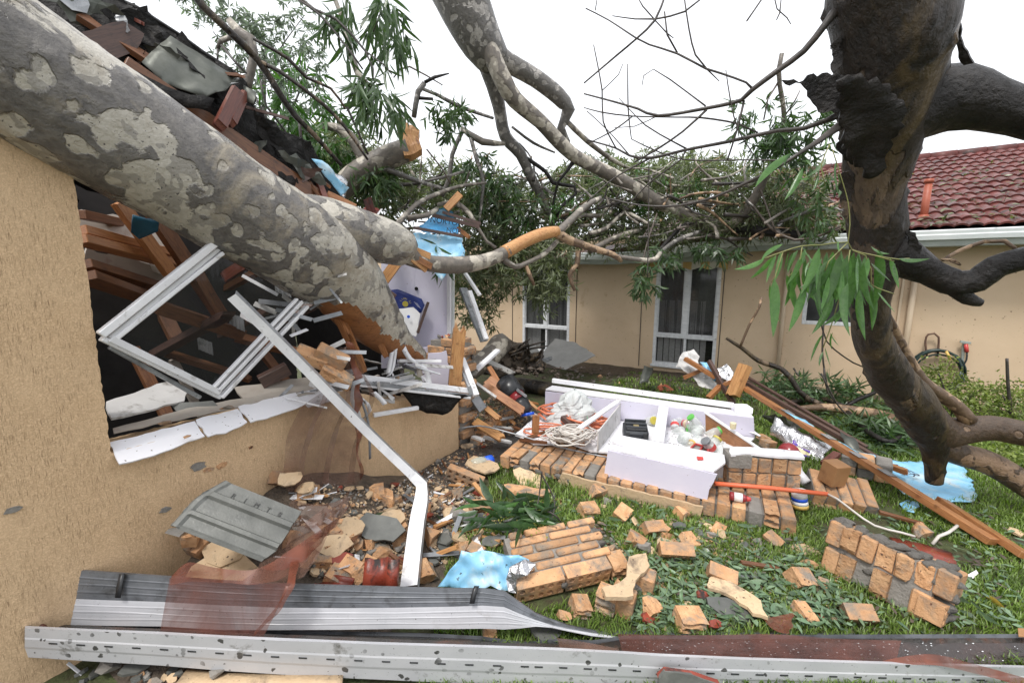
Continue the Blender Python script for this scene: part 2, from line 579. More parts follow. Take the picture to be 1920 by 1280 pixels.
def m_spotted(name, c1, c2, spot, sscale, thr, rough, grime=None):
    """Painted metal with round mould spots and grime."""
    m, nt, b = nodes(name)
    co = coords(nt)
    c = ramp(nt, tex(nt, co, 3, 7), [(0.3, c1), (0.7, c2)])
    vo = N(nt, 'ShaderNodeTexVoronoi', i_Scale=sscale)
    nzc = N(nt, 'ShaderNodeTexNoise', i_Scale=22.0, i_Detail=3.0)
    L(nt, co, nzc.inputs[0])
    nzs = N(nt, 'ShaderNodeVectorMath', operation='SCALE')
    nzs.inputs[3].default_value = 0.03
    L(nt, nzc.outputs['Color'], nzs.inputs[0])
    nza = N(nt, 'ShaderNodeVectorMath', operation='ADD')
    L(nt, co, nza.inputs[0]); L(nt, nzs.outputs[0], nza.inputs[1])
    L(nt, nza.outputs[0], vo.inputs['Vector'])
    gate = N(nt, 'ShaderNodeSeparateColor')
    L(nt, vo.outputs['Color'], gate.inputs[0])
    g1 = step(nt, gate.outputs[0], 0.36, 0.38)
    rad = N(nt, 'ShaderNodeMath', operation='MULTIPLY', i_1=thr)
    L(nt, gate.outputs[1], rad.inputs[0])
    lt = N(nt, 'ShaderNodeMath', operation='LESS_THAN')
    L(nt, vo.outputs['Distance'], lt.inputs[0]); L(nt, rad.outputs[0], lt.inputs[1])
    mm = N(nt, 'ShaderNodeMath', operation='MULTIPLY')
    L(nt, lt.outputs[0], mm.inputs[0]); L(nt, g1, mm.inputs[1])
    m3 = N(nt, 'ShaderNodeMath', operation='MULTIPLY')
    L(nt, mm.outputs[0], m3.inputs[0]); L(nt, step(nt, tex(nt, co, 4.5, 3), 0.3, 0.5), m3.inputs[1])
    c = mix(nt, m3.outputs[0], c, spot)
    if grime:
        c = mix(nt, step(nt, tex(nt, co, 7, 9, 0.7, 0.3), 0.6, 0.7), c, grime)
    c = mix(nt, step(nt, tex(nt, co, 160, 2), 0.7, 0.74), c, tuple(x * 1.1 for x in spot))
    L(nt, c, b.inputs['Base Color'])
    b.inputs['Roughness'].default_value = rough
    b.inputs['Specular IOR Level'].default_value = 0.6
    bump(nt, b, tex(nt, co, 5, 3), 0.25, 0.01)
    return m

BARK_MAIN = m_bark('bark_spotted', [(0.5, 0.47, 0.41), (0.39, 0.36, 0.305), (0.09, 0.084, 0.082), (0.2, 0.185, 0.168)], 3.1, 0.55, 0.36, streak=(0.3, 0.26, 0.2), bmp=0.9, grad=0.12)
BARK_PALE = m_bark('bark_pale', [(0.5, 0.46, 0.39), (0.36, 0.32, 0.26), (0.1, 0.09, 0.08), (0.2, 0.17, 0.14)], 2.6, 0.52, 0.5, bmp=0.5)
BARK_GREY = m_bark('bark_grey', [(0.4, 0.375, 0.345), (0.29, 0.27, 0.25), (0.08, 0.075, 0.07), (0.16, 0.148, 0.135)], 3.6, 0.5, 0.4, bmp=0.7)
BARK_DARK = m_bark('bark_wet_brown', [(0.19, 0.135, 0.085), (0.095, 0.062, 0.038), (0.01, 0.0085, 0.0075), (0.036, 0.024, 0.016)], 3.0, 0.475, 0.5, streak=(0.1, 0.068, 0.03), bmp=1.0, fine=2.0, st=(1, 1, 0.32))
BARK_BROWN = m_bark('bark_lit_brown', [(0.3, 0.2, 0.125), (0.2, 0.125, 0.075), (0.05, 0.033, 0.022), (0.11, 0.07, 0.042)], 3.0, 0.52, 0.48, bmp=0.9, fine=1.5)  # paler copy of the wet brown bark, light put into its colour
BARK_TAN = m_bark('bark_tan', [(0.42, 0.29, 0.18), (0.3, 0.19, 0.11), (0.09, 0.055, 0.035), (0.17, 0.11, 0.065)], 3.2, 0.55, 0.5, bmp=0.6)
BARK_BLACK = M_('bark_blackened', (0.006, 0.0055, 0.0055), (0.024, 0.02, 0.018), 9, 0.48, 1.0, 26, bdist=0.02, spec=0.35)
TWIG = M_('twig_bark', (0.06, 0.045, 0.035), (0.13, 0.1, 0.08), 12, 0.5, 0.4, 60)
TWIG_DK = M_('twig_dark', (0.03, 0.026, 0.024), (0.075, 0.062, 0.055), 12, 0.5, 0.4, 60)
RAWWOOD = m_wood('torn_heartwood', (0.33, 0.14, 0.05), (0.22, 0.085, 0.03), (0.07, 0.028, 0.013), 0.5, 0.1, 0.8)
RAWBRIGHT = m_wood('fresh_split_wood', (0.55, 0.3, 0.12), (0.42, 0.19, 0.07), (0.2, 0.08, 0.03), 0.5, 0.1, 0.8)
PINE = m_wood('pine_batten', (0.4, 0.18, 0.07), (0.28, 0.11, 0.04), (0.15, 0.05, 0.02), 0.42, 0.3)
PINE_DK = m_wood('dark_and_shaded_pine', (0.18, 0.075, 0.03), (0.1, 0.038, 0.016), (0.07, 0.028, 0.014), 0.5, 0.15)  # dark pine; inside the crushed room the dark stands in for shade
REDTIM = m_wood('red_wet_timber', (0.16, 0.045, 0.028), (0.1, 0.026, 0.016), (0.05, 0.015, 0.01), 0.4, 0.3)
BROWNTIM = m_wood('brown_fascia_timber', (0.1, 0.055, 0.042), (0.065, 0.036, 0.03), (0.03, 0.02, 0.018), 0.5, 0.15)
STUCCO = m_stucco('bagged_render', (0.53, 0.36, 0.208), (0.61, 0.435, 0.268), (0.36, 0.235, 0.13), 0.6)
STUCCO_FAR = M_('smooth_render', (0.53, 0.395, 0.262), (0.61, 0.465, 0.32), 1.4, 0.7, 0.25, 70, dirt=((0.36, 0.22, 0.1), 2.6, 0.62, 0.8), speck=((0.16, 0.1, 0.06), 34, 0.7))
RENDER_FL = M_('render_flake', (0.5, 0.355, 0.215), (0.6, 0.45, 0.29), 8, 0.75, 0.8, 45, ov=0.16, bdist=0.008, dirt=((0.2, 0.145, 0.1), 8, 0.53, 0.7), speck=((0.12, 0.08, 0.05), 40, 0.68))
BRICK = M_('tan_brick', (0.48, 0.25, 0.118), (0.6, 0.35, 0.185), 9, 0.75, 0.8, 55, ov=0.32, bdist=0.01, dirt=((0.22, 0.18, 0.14), 8, 0.46, 0.64), speck=((0.12, 0.05, 0.03), 60, 0.68))
BRICK_ROUGH = M_('broken_brick_face', (0.42, 0.215, 0.1), (0.61, 0.37, 0.2), 14, 0.85, 1.0, 32, ov=0.26, bdist=0.02, dirt=((0.24, 0.21, 0.175), 8, 0.5, 0.62), speck=((0.1, 0.05, 0.03), 40, 0.66))
MORTAR = M_('grey_mortar', (0.17, 0.16, 0.145), (0.27, 0.25, 0.225), 9, 0.85, 1.0, 45, bdist=0.012)
CONC_TILE = M_('wet_concrete_tile', (0.085, 0.088, 0.082), (0.14, 0.143, 0.132), 7, 0.5, 0.5, 90, ov=0.15, dirt=((0.23, 0.23, 0.215), 6, 0.58, 0.8))
RED_TILE = M_('red_glazed_tile', (0.1, 0.026, 0.022), (0.155, 0.043, 0.036), 5, 0.45, 0.3, 60, ov=0.25, dirt=((0.05, 0.028, 0.025), 5, 0.5, 0.66), spec=0.35)
RED_TILE2 = M_('red_broken_tile', (0.2, 0.035, 0.02), (0.3, 0.06, 0.035), 8, 0.35, 0.5, 60, ov=0.2, dirt=((0.03, 0.02, 0.018), 7, 0.5, 0.62))
TERRA = M_('terracotta_pipe', (0.3, 0.075, 0.04), (0.38, 0.1, 0.055), 8, 0.5, 0.2)
WHITEP = M_('white_painted_board', (0.72, 0.715, 0.75), (0.79, 0.785, 0.81), 3, 0.4, 0.2, 30, dirt=((0.4, 0.35, 0.3), 5, 0.6, 0.84), speck=((0.16, 0.13, 0.1), 48, 0.69))
LAV = M_('lavender_and_shaded_white_board', (0.6, 0.575, 0.7), (0.66, 0.64, 0.74), 3, 0.45, 0.2, 30, dirt=((0.4, 0.36, 0.37), 4, 0.6, 0.86), speck=((0.25, 0.22, 0.22), 40, 0.71))  # also puts shade into the colour of white cupboard and box faces
WHITEAL = M_('white_aluminium', (0.62, 0.62, 0.64), (0.76, 0.76, 0.78), 6, 0.32, 0.15, 30, ov=0.1, dirt=((0.2, 0.17, 0.13), 9, 0.6, 0.76), speck=((0.06, 0.05, 0.04), 55, 0.72))
GREYAL = M_('grey_aluminium', (0.2, 0.21, 0.22), (0.34, 0.35, 0.37), 6, 0.35, 0.2, 25, ov=0.2, metal=0.3, dirt=((0.08, 0.075, 0.07), 8, 0.55, 0.75))
PAINTFR = M_('weathered_window_paint', (0.52, 0.53, 0.55), (0.66, 0.67, 0.68), 7, 0.5, 0.3, 60, (3, 3, 0.5), dirt=((0.22, 0.2, 0.18), 16, 0.6, 0.75))
GUTTERP = M_('white_eave_paint', (0.62, 0.66, 0.66), (0.72, 0.75, 0.74), 3, 0.4, 0.1, dirt=((0.3, 0.3, 0.26), 7, 0.62, 0.85))
EAVEG = M_('grey_green_eave', (0.3, 0.33, 0.31), (0.38, 0.41, 0.38), 3, 0.5, 0.1)
GUT_WHITE = m_spotted('mouldy_white_gutter', (0.42, 0.43, 0.45), (0.54, 0.54, 0.56), (0.07, 0.07, 0.07), 30, 0.4, 0.35, (0.14, 0.135, 0.125))
GUT_PLAIN = M_('white_gutter_paint', (0.44, 0.45, 0.475), (0.56, 0.56, 0.59), 4, 0.35, 0.12, 20, dirt=((0.3, 0.29, 0.28), 5, 0.6, 0.8), speck=((0.07, 0.06, 0.05), 70, 0.71))
GUT_GREY = M_('bare_gutter_steel', (0.11, 0.118, 0.13), (0.2, 0.21, 0.23), 5, 0.38, 0.2, 20, metal=0.35, dirt=((0.05, 0.05, 0.05), 7, 0.52, 0.7))
GUT_IN = M_('sludgy_gutter_inside', (0.022, 0.02, 0.018), (0.07, 0.062, 0.055), 8, 0.3, 0.8, 30, bdist=0.01, dirt=((0.11, 0.05, 0.03), 5, 0.52, 0.66))
SLUDGE = M_('rusty_gutter_sludge', (0.018, 0.011, 0.009), (0.05, 0.026, 0.02), 8, 0.18, 0.9, 45, bdist=0.008, coat=0.5, dirt=((0.025, 0.018, 0.015), 6, 0.5, 0.64))
BLUEFOIL = M_('blue_sarking', (0.2, 0.47, 0.7), (0.29, 0.57, 0.77), 6, 0.38, 0.25, 14, dirt=((0.5, 0.6, 0.65), 6, 0.5, 0.7), speck=((0.06, 0.1, 0.13), 38, 0.68))
BLUEFOIL2 = M_('mid_blue_sarking', (0.08, 0.36, 0.7), (0.13, 0.45, 0.8), 5, 0.3, 0.2, 14)
BLUEDK = M_('dark_blue_sarking', (0.01, 0.07, 0.12), (0.02, 0.12, 0.19), 6, 0.4, 0.4, 20)
FOIL = M_('silver_foil', (0.5, 0.5, 0.52), (0.75, 0.75, 0.77), 8, 0.22, 0.7, 18, metal=0.85, bdist=0.02)
FOILDULL = M_('dull_foil', (0.06, 0.066, 0.055), (0.15, 0.155, 0.14), 4, 0.45, 0.4, 12, metal=0.5, dirt=((0.07, 0.075, 0.06), 4, 0.5, 0.7))
SARK_BLK = M_('black_sarking', (0.005, 0.005, 0.005), (0.016, 0.014, 0.013), 7, 0.6, 1.0, 18, bdist=0.025, spec=0.22, dirt=((0.07, 0.065, 0.06), 7, 0.62, 0.74))
PLASTER = M_('dirty_plasterboard', (0.33, 0.29, 0.25), (0.45, 0.41, 0.36), 5, 0.8, 0.3, 30, dirt=((0.2, 0.1, 0.08), 5, 0.56, 0.75))
FIBRO = M_('grey_fibre_sheet', (0.24, 0.235, 0.22), (0.31, 0.3, 0.285), 4, 0.65, 0.3, 40)
DIRTYWH = M_('dirty_white_sheet', (0.48, 0.47, 0.46), (0.62, 0.61, 0.6), 4, 0.55, 0.3, 40, dirt=((0.16, 0.14, 0.12), 9, 0.55, 0.7))
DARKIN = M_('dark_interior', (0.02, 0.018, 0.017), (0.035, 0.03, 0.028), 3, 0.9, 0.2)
SOIL = M_('wet_soil', (0.035, 0.026, 0.018), (0.075, 0.055, 0.036), 9, 0.6, 1.0, 60, bdist=0.015)
CONC_PATH = M_('wet_dark_path', (0.045, 0.043, 0.042), (0.085, 0.08, 0.076), 5, 0.28, 0.4, 60, dirt=((0.03, 0.025, 0.02), 4, 0.55, 0.7))
CLOTH = m_cloth('rust_screen_cloth', (0.115, 0.038, 0.026), 0.52)
CLOTH2 = m_cloth('brown_screen_cloth', (0.16, 0.085, 0.06), 0.38)
CLOTHD = m_cloth('bunched_screen_cloth', (0.16, 0.045, 0.024), 0.66)
CLEARP = m_glass('clear_plastic', (0.5, 0.46, 0.44), 0.2, 0.35)
JARGL = m_glass('jar_glass', (0.72, 0.76, 0.74), 0.06, 0.34)
PANEGL = m_glass('window_glass', (0.03, 0.033, 0.035), 0.02, 0.12, 0.6)
PANEFAR = M_('fly_screen_glass', (0.02, 0.021, 0.022), (0.05, 0.051, 0.053), 2.5, 0.14, 0.05, spec=0.4)
CURTAIN_DK = M_('dark_curtain', (0.12, 0.12, 0.12), (0.2, 0.197, 0.192), 5, 0.8, 0.2, 30, (6, 6, 0.4))
CURTAIN = M_('grey_curtain', (0.32, 0.32, 0.32), (0.44, 0.435, 0.43), 5, 0.8, 0.2, (30), (6, 6, 0.4))
AWN_Y = M_('yellow_awning_stripe', (0.42, 0.27, 0.09), (0.5, 0.34, 0.13), 6, 0.8, 0.1)
AWN_W = M_('cream_awning_stripe', (0.46, 0.44, 0.37), (0.54, 0.52, 0.45), 6, 0.8, 0.1)
BLACKPL = M_('black_plastic', (0.014, 0.015, 0.017), (0.03, 0.031, 0.034), 6, 0.35, 0.1)
CASEPL = M_('dark_grey_case_plastic', (0.025, 0.028, 0.034), (0.045, 0.05, 0.058), 6, 0.4, 0.1)
REDPL = M_('dark_red_plastic', (0.2, 0.02, 0.025), (0.28, 0.03, 0.035), 6, 0.3, 0.1)
REDBR = M_('bright_red_plastic', (0.5, 0.05, 0.05), (0.6, 0.08, 0.07), 6, 0.4, 0.1)
BLUEPL = M_('bright_blue_plastic', (0.01, 0.08, 0.6), (0.02, 0.12, 0.7), 6, 0.35, 0.05)
YELLOWPL = M_('yellow_lid', (0.66, 0.42, 0.1), (0.74, 0.5, 0.16), 8, 0.4, 0.1)
GREENPL = M_('green_lid', (0.1, 0.42, 0.07), (0.14, 0.5, 0.1), 8, 0.4, 0.1)
ORANGEC = M_('orange_cord', (0.6, 0.17, 0.08), (0.68, 0.22, 0.12), 8, 0.45, 0.1)
WHITEC = M_('dirty_white_cord', (0.5, 0.46, 0.42), (0.62, 0.58, 0.54), 8, 0.6, 0.1)
ORANGEP = M_('orange_conduit', (0.68, 0.13, 0.05), (0.74, 0.17, 0.08), 5, 0.35, 0.05)
BAGPL = M_('white_carrier_bag', (0.7, 0.73, 0.73), (0.78, 0.8, 0.8), 5, 0.35, 0.5, 9, bdist=0.03, trans=(0.9, 0.95, 0.95))
NAVY = M_('blue_cloth_bag', (0.008, 0.02, 0.13), (0.015, 0.035, 0.2), 5, 0.6, 0.4, 30)
PURPLE = M_('purple_print', (0.11, 0.05, 0.36), (0.14, 0.07, 0.42), 5, 0.4, 0.05)
CREAMP = M_('cream_print', (0.68, 0.58, 0.36), (0.74, 0.66, 0.46), 5, 0.45, 0.05)
CARTON = M_('brown_carton', (0.3, 0.15, 0.06), (0.38, 0.2, 0.09), 5, 0.55, 0.2, dirt=((0.2, 0.09, 0.035), 5, 0.5, 0.7))
LABELW = M_('white_print', (0.72, 0.72, 0.72), (0.78, 0.78, 0.78), 5, 0.5, 0.0)
INK = M_('dark_ink', (0.02, 0.03, 0.06), (0.03, 0.045, 0.08), 5, 0.6, 0.0)
GOLD = M_('gold_print', (0.5, 0.42, 0.06), (0.58, 0.5, 0.1), 5, 0.5, 0.0)
LETTER_SHADE = M_('pressed_letter_shade', (0.06, 0.06, 0.058), (0.085, 0.085, 0.08), 5, 0.7, 0.0)  # dark colour stands in for the shade of pressed letters
BRASSY = M_('dull_brass_badge', (0.3, 0.24, 0.12), (0.38, 0.3, 0.16), 5, 0.4, 0.0, metal=0.5)
AMBER = m_glass('amber_glass', (0.5, 0.28, 0.02), 0.08, 0.6)
HOSEM = M_('dark_green_hose', (0.012, 0.03, 0.03), (0.022, 0.045, 0.042), 8, 0.35, 0.05)
RUSTY = M_('rusty_steel', (0.09, 0.05, 0.035), (0.16, 0.09, 0.06), 12, 0.7, 0.4)
BRASS = M_('weathered_tap_metal', (0.32, 0.36, 0.34), (0.44, 0.47, 0.44), 12, 0.45, 0.2, metal=0.5)
PIPEP = M_('beige_downpipe_paint', (0.48, 0.37, 0.26), (0.54, 0.43, 0.31), 3, 0.5, 0.1)
SEAM = M_('black_joint_filler', (0.02, 0.018, 0.015), (0.05, 0.045, 0.04), 8, 0.8, 0.2)
LEAF_DK = M_('gum_leaf_dark', (0.045, 0.085, 0.04), (0.09, 0.14, 0.065), 5, 0.36, 0.1, 20, iv=0.5, ov=0.2, trans=(1.2, 1.5, 0.5))
LEAF_MASS = M_('gum_leaf_wilting', (0.1, 0.125, 0.07), (0.2, 0.215, 0.13), 3, 0.4, 0.1, 20, iv=0.6, trans=(1.2, 1.5, 0.6))
LEAF_BR = M_('gum_leaf_bright', (0.045, 0.11, 0.03), (0.085, 0.175, 0.052), 5, 0.3, 0.15, 20, iv=0.4, ov=0.35, trans=(1.3, 1.7, 0.4))
LEAF_SPRIG = M_('sprig_leaf', (0.025, 0.06, 0.022), (0.055, 0.11, 0.04), 5, 0.3, 0.1, 20, ov=0.4, trans=(1.2, 1.5, 0.5))
LEAF_FAR = M_('distant_foliage', (0.14, 0.175, 0.14), (0.21, 0.245, 0.2), 3, 0.5, 0.0, iv=0.5, trans=(1.2, 1.4, 0.9))  # haze of distance put into the leaf colour
LEAF_LIT = M_('fallen_gum_leaf', (0.085, 0.15, 0.085), (0.16, 0.23, 0.13), 6, 0.36, 0.1, 20, ov=0.4, iv=0.4)
LEAF_SHRUB = M_('shrub_leaf', (0.12, 0.17, 0.04), (0.27, 0.32, 0.1), 6, 0.4, 0.0, iv=0.55, trans=(1.2, 1.4, 0.5))
LEAF_YEL = M_('yellow_leaf', (0.6, 0.42, 0.06), (0.68, 0.5, 0.1), 8, 0.5, 0.1)
GRASSM = M_('wet_grass', (0.105, 0.17, 0.034), (0.24, 0.33, 0.085), 2.0, 0.38, 0.0, iv=0.55, trans=(1.3, 1.6, 0.4))
GROUNDM = M_('lawn_soil', (0.045, 0.055, 0.018), (0.085, 0.1, 0.035), 34, 0.85, 1.0, 60, bdist=0.012, dirt=((0.055, 0.04, 0.024), 6, 0.45, 0.65))
CRUMB = M_('rubble_crumb', (0.1, 0.08, 0.06), (0.32, 0.22, 0.14), 30, 0.85, 0.8, 60, iv=0.6)
# ------------------------------------------------------------------ ground
def flat(name, pts, z, mat, kind='structure', **kw):
    o = poly3(name, [Vector((p.x, p.y, z)) for p in pts], 0.002, mat, out=UP, **kw)
    return tag(o, kind=kind)
g = box_g(-150, 150, -150, 150, -0.3, 0)
tag(obj('ground', g[0], g[1], GROUNDM), kind='structure')
flat('garden_bed', [FC(-6, 0, 0.03), FC(6, 0, 0.03), FC(6, 0, 0.55), FC(2, 0, 0.75), FC(0.5, 0, 0.55), FC(-1.5, 0, 0.9), FC(-3, 0, 0.9), FC(-6, 0, 1.6)], 0.008, SOIL, rag=0.06, ragstep=0.12)
flat('path', [Z(*q) for q in ((868, 838), (1004, 770), (1060, 800), (960, 850), (918, 876), (830, 938), (690, 960), (640, 960))], 0.006, CONC_PATH, rag=0.03, ragstep=0.1)

# ------------------------------------------------------------------ left house: rendered wall with the crushed window opening
house = thing('crushed_house', 'tan rendered house wall at the left with its window opening crushed by the trunk', 'house', LC(-1.5, 0))
WMx = fr(LC(0, 0, -0.12), A, UP)
g = plate_g([(-7, 0), (0, 0), (0.01, 0.56), (-0.2, 0.6), (-0.45, 0.66), (-0.88, 0.73), (-1.1, 0.85), (-1.53, 0.925), (-2.565, 0.93), (-2.545, 2.2), (-2.555, 2.27), (-2.62, 2.33), (-7, 2.55)], 0.24, rag=.003, ragstep=.02)
obj('wall', g[0], g[1], STUCCO, house, WMx)
for k, (px, py, w_) in enumerate(((372, 874, .05), (392, 880, .03), (310, 955, .03), (416, 872, .035), (24, 956, .03), (470, 838, .02))):
    q = LP(px, py, .002)
    g = flat_chip = plate_g([(math.cos(a) * w_ * (.6 + .5 * ((k * 7 + i * 3) % 5) / 5), math.sin(a) * w_ * .45) for i, a in enumerate([j * .7 for j in range(9)])], .006, rag=.006, ragstep=.015, seed=k)
    obj('chipped_patch', g[0], g[1], (MORTAR, BRICK_ROUGH)[k % 2], house, fr(q, A, UP))
# white glazed sill tiles, chipped along the front
sx = [-2.56, -2.2, -1.98, -1.62, -1.36]
for i in range(4):
    a, b = sx[i] + 0.004, sx[i + 1] - 0.004
    dz = (0.0, 0.008, 0.02, 0.012)[i]
    pts = [LC(a, 0.962 + dz, -0.06), LC(b, 0.962 + dz, -0.06), LC(b, 0.9 + dz, 0.045), LC((a + b) / 2 + 0.06, 0.893 + dz, 0.055), LC(a + 0.08, 0.885 + dz, 0.07), LC(a, 0.888 + dz, 0.062)]
    poly3('sill_tile', pts, 0.008, WHITEP, house, out=UP, rag=0.007, ragstep=0.035, seed=i)
# dark room behind the opening
def slab(name, pts, mat, parent, t=0.05, **kw): return poly3(name, pts, t, mat, parent, **kw)
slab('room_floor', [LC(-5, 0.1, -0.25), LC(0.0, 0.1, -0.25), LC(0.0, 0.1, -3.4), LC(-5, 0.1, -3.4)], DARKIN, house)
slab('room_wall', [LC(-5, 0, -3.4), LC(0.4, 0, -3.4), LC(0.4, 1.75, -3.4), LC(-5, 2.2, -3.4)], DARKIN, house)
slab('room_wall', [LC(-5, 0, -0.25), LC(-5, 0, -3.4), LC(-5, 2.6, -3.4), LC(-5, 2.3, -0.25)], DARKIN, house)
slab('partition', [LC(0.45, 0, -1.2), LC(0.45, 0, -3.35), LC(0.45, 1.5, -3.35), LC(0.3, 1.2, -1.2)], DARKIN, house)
# crushed roof above the trunk: torn sarking skin over rafters
def pl(lst, n=22): return interp([P(*q) for q in lst], n)
edge = pl([(-260, -190, 2.6), (60, -30, 2.85), (150, -22, 2.9), (225, 2, 3.0), (262, 30, 3.05), (322, 62, 3.15), (440, 148, 3.35), (490, 212, 3.5), (560, 262, 3.75), (615, 322, 4.0), (655, 372, 4.2)])
midl = pl([(-300, -120, 2.55), (40, 20, 2.75), (140, 40, 2.8), (215, 55, 2.86), (260, 100, 2.95), (330, 150, 3.05), (400, 195, 3.15), (480, 255, 3.35), (560, 315, 3.6), (610, 360, 3.85), (650, 392, 4.1)])
lowl = pl([(-300, -30, 2.5), (30, 110, 2.7), (140, 150, 2.75), (215, 190, 2.8), (270, 220, 2.9), (330, 260, 3.0), (400, 310, 3.1), (480, 350, 3.3), (560, 390, 3.55), (610, 405, 3.8), (648, 412, 4.05)])
r3 = random.Random(3)
for k in range(22):
    edge[k] += Vector((r3.random() - .5, r3.random() - .5, r3.random() - .5)) * 0.1
    midl[k] += Vector((r3.random() - .5, r3.random() - .5, r3.random() - .5)) * 0.06
backl = [LC(-5 + 5.3 * k / 21, 2.0 - 0.2 * k / 21, -3.45) for k in range(22)]
def grid_between(lines, nu, per, amp, freq, seed, edge_amp):
    ls = [interp(l, nu) for l in lines]
    rr = random.Random(seed)
    rows = []
    for a, b in zip(ls, ls[1:]):
        for j in range(per):
            t = j / per
            rows.append([p.lerp(q, t) for p, q in zip(a, b)])
    rows.append(ls[-1])
    for j, row in enumerate(rows):
        for i, p in enumerate(row):
            n_ = noise.noise_vector(p * freq + Vector((seed, 0, 0))) * amp + noise.noise_vector(p * freq * 3.1) * amp * .5
            row[i] = p + n_ + (Vector((rr.random() - .5, 0, rr.random() - .5)) * edge_amp if j in (0, len(rows) - 1) else Vector())
    return rows
rails('roof', [backl, edge], SARK_BLK, house, th=0.03)  # hidden back slope, added to keep sky light out of the room
rails('roof_edge', grid_between([edge, midl, lowl], 80, 9, .035, 5, 3, .05), SARK_BLK, house, smooth=False, th=0.012)
for k, (q, m_) in enumerate([(((70, -10, 2.7), (190, -6, 2.8), (235, 30, 2.9), (150, 45, 2.75)), FOILDULL), (((190, 20, 2.8), (262, 22, 2.95), (330, 66, 3.1), (300, 84, 3.0), (230, 60, 2.85)), SARK_BLK), (((330, 90, 3.0), (420, 130, 3.2), (470, 190, 3.3), (440, 200, 3.2), (380, 150, 3.05)), SARK_BLK), (((470, 205, 3.3), (540, 250, 3.5), (600, 318, 3.8), (560, 320, 3.6), (500, 262, 3.35)), SARK_BLK), (((520, 284, 3.4), (575, 300, 3.6), (610, 345, 3.75), (566, 330, 3.55)), FOILDULL), (((110, -20, 2.7), (140, -24, 2.75), (170, 12, 2.8), (130, 14, 2.7)), GREYAL)]):
    poly3('torn_roof_sheet', [P(*w_) for w_ in q], .005, m_, house, smooth=False, step=.05, amp=.05, rag=.03, ragstep=.04, seed=k + 3)
for k in range(14):
    rx = random.Random(k)
    t_ = rx.uniform(.12, .95)
    p_ = edge[int(t_ * 21)] + Vector((0, -.06, -rx.uniform(.06, .3)))
    d_ = Vector((rx.uniform(.2, 1), rx.uniform(-.2, .3), rx.uniform(-.9, .1))).normalized()
    beam('splinter', p_, p_ + d_ * rx.uniform(.12, .35), rx.uniform(.015, .04), .02, (PINE_DK, BROWNTIM, PINE_DK, REDTIM)[k % 4], house, split=.04, seed=k)
pbeam('fascia', (228, 128, 2.7), (628, 395, 3.85), 0.045, 0.16, PINE_DK, house, up=A)
pbeam('fascia', (150, 30, 2.78), (290, 120, 2.95), 0.04, 0.08, PINE_DK, house, up=A)
poly3('soffit_board', [P(*q) for q in ((150, 62, 2.72), (232, 38, 2.85), (270, 66, 2.95), (252, 98, 2.9), (214, 112, 2.8))], 0.016, BROWNTIM, house, rag=0.01)
poly3('foil_sheet', [P(*q) for q in ((266, 114, 2.85), (320, 66, 3.05), (384, 108, 3.12), (449, 146, 3.2), (424, 168, 3.1), (386, 180, 3.0), (339, 170, 2.95), (300, 146, 2.88))], 0.006, FOILDULL, house, smooth=True, step=0.05, amp=0.02, rag=0.008, seed=4)
poly3('sarking', [P(*q) for q in ((242, 132, 2.72), (290, 150, 2.78), (336, 168, 2.85), (403, 184, 3.0), (396, 212, 2.98), (329, 192, 2.83), (255, 150, 2.7))], 0.006, SARK_BLK, house, smooth=True, step=0.05, amp=0.02, rag=0.01, seed=5)
pbeam('rafter_end', (446, 168, 3.12), (412, 236, 2.98), 0.04, 0.07, REDTIM, house, split=0.03)
pbeam('rafter_end', (460, 174, 3.2), (434, 232, 3.05), 0.04, 0.045, REDTIM, house, split=0.03)
pbeam('rafter_end', (588, 330, 3.8), (612, 392, 3.7), 0.05, 0.1, REDTIM, house, split=0.03)
pbeam('rafter_end', (612, 368, 3.8), (662, 392, 3.85), 0.05, 0.1, PINE, house, split=0.03)
poly3('sarking_strip', [P(*q) for q in ((456, 160, 3.2), (480, 172, 3.2), (476, 196, 3.18), (462, 190, 3.18))], 0.004, FOILDULL, house, step=0.03, amp=0.01, smooth=True)
poly3('sarking_strip', [P(*q) for q in ((584, 296, 3.75), (604, 300, 3.8), (640, 340, 3.9), (655, 352, 3.95), (640, 368, 3.9), (618, 340, 3.85))], 0.004, BLUEFOIL, house, step=0.03, amp=0.02, rag=0.012, smooth=True, seed=2)
poly3('sarking_strip', [P(*q) for q in ((516, 294, 3.5), (552, 292, 3.6), (568, 310, 3.65), (540, 318, 3.55))], 0.004, FOIL, house, step=0.03, amp=0.02, rag=0.01, smooth=True, seed=3)
poly3('sarking_strip', [P(*q) for q in ((618, 315, 3.9), (652, 340, 4.0), (648, 372, 3.95), (628, 350, 3.9))], 0.004, FOIL, house, step=0.03, amp=0.02, rag=0.012, smooth=True, seed=8)
for q, w in ((((152, 402, 2.45), (256, 424, 2.95)), .05), (((150, 432, 2.35), (326, 478, 3.0)), .075), (((150, 449, 2.3), (338, 497, 3.0)), .075), (((155, 496, 2.3), (300, 540, 2.9)), .09), (((160, 518, 2.25), (275, 558, 2.75)), .1), (((296, 575, 2.7), (455, 628, 3.2)), .09)):
    pbeam('roof_batten', q[0], q[1], 0.05, w, PINE if w in (.075,) else PINE_DK, house, up=A)  # darker pine puts the room's shade into the inner battens
for q, w, m in ((((222, 378, 2.5), (322, 516, 2.75)), .07, PINE), (((288, 400, 2.7), (420, 600, 3.1)), .09, PINE_DK), (((365, 508, 2.9), (416, 598, 3.05)), .08, PINE_DK), (((470, 488, 3.1), (420, 520, 3.1)), .07, REDTIM)):
    pbeam('rafter', q[0], q[1], 0.05, w, m, house, split=0.03)
ri = random.Random(27)
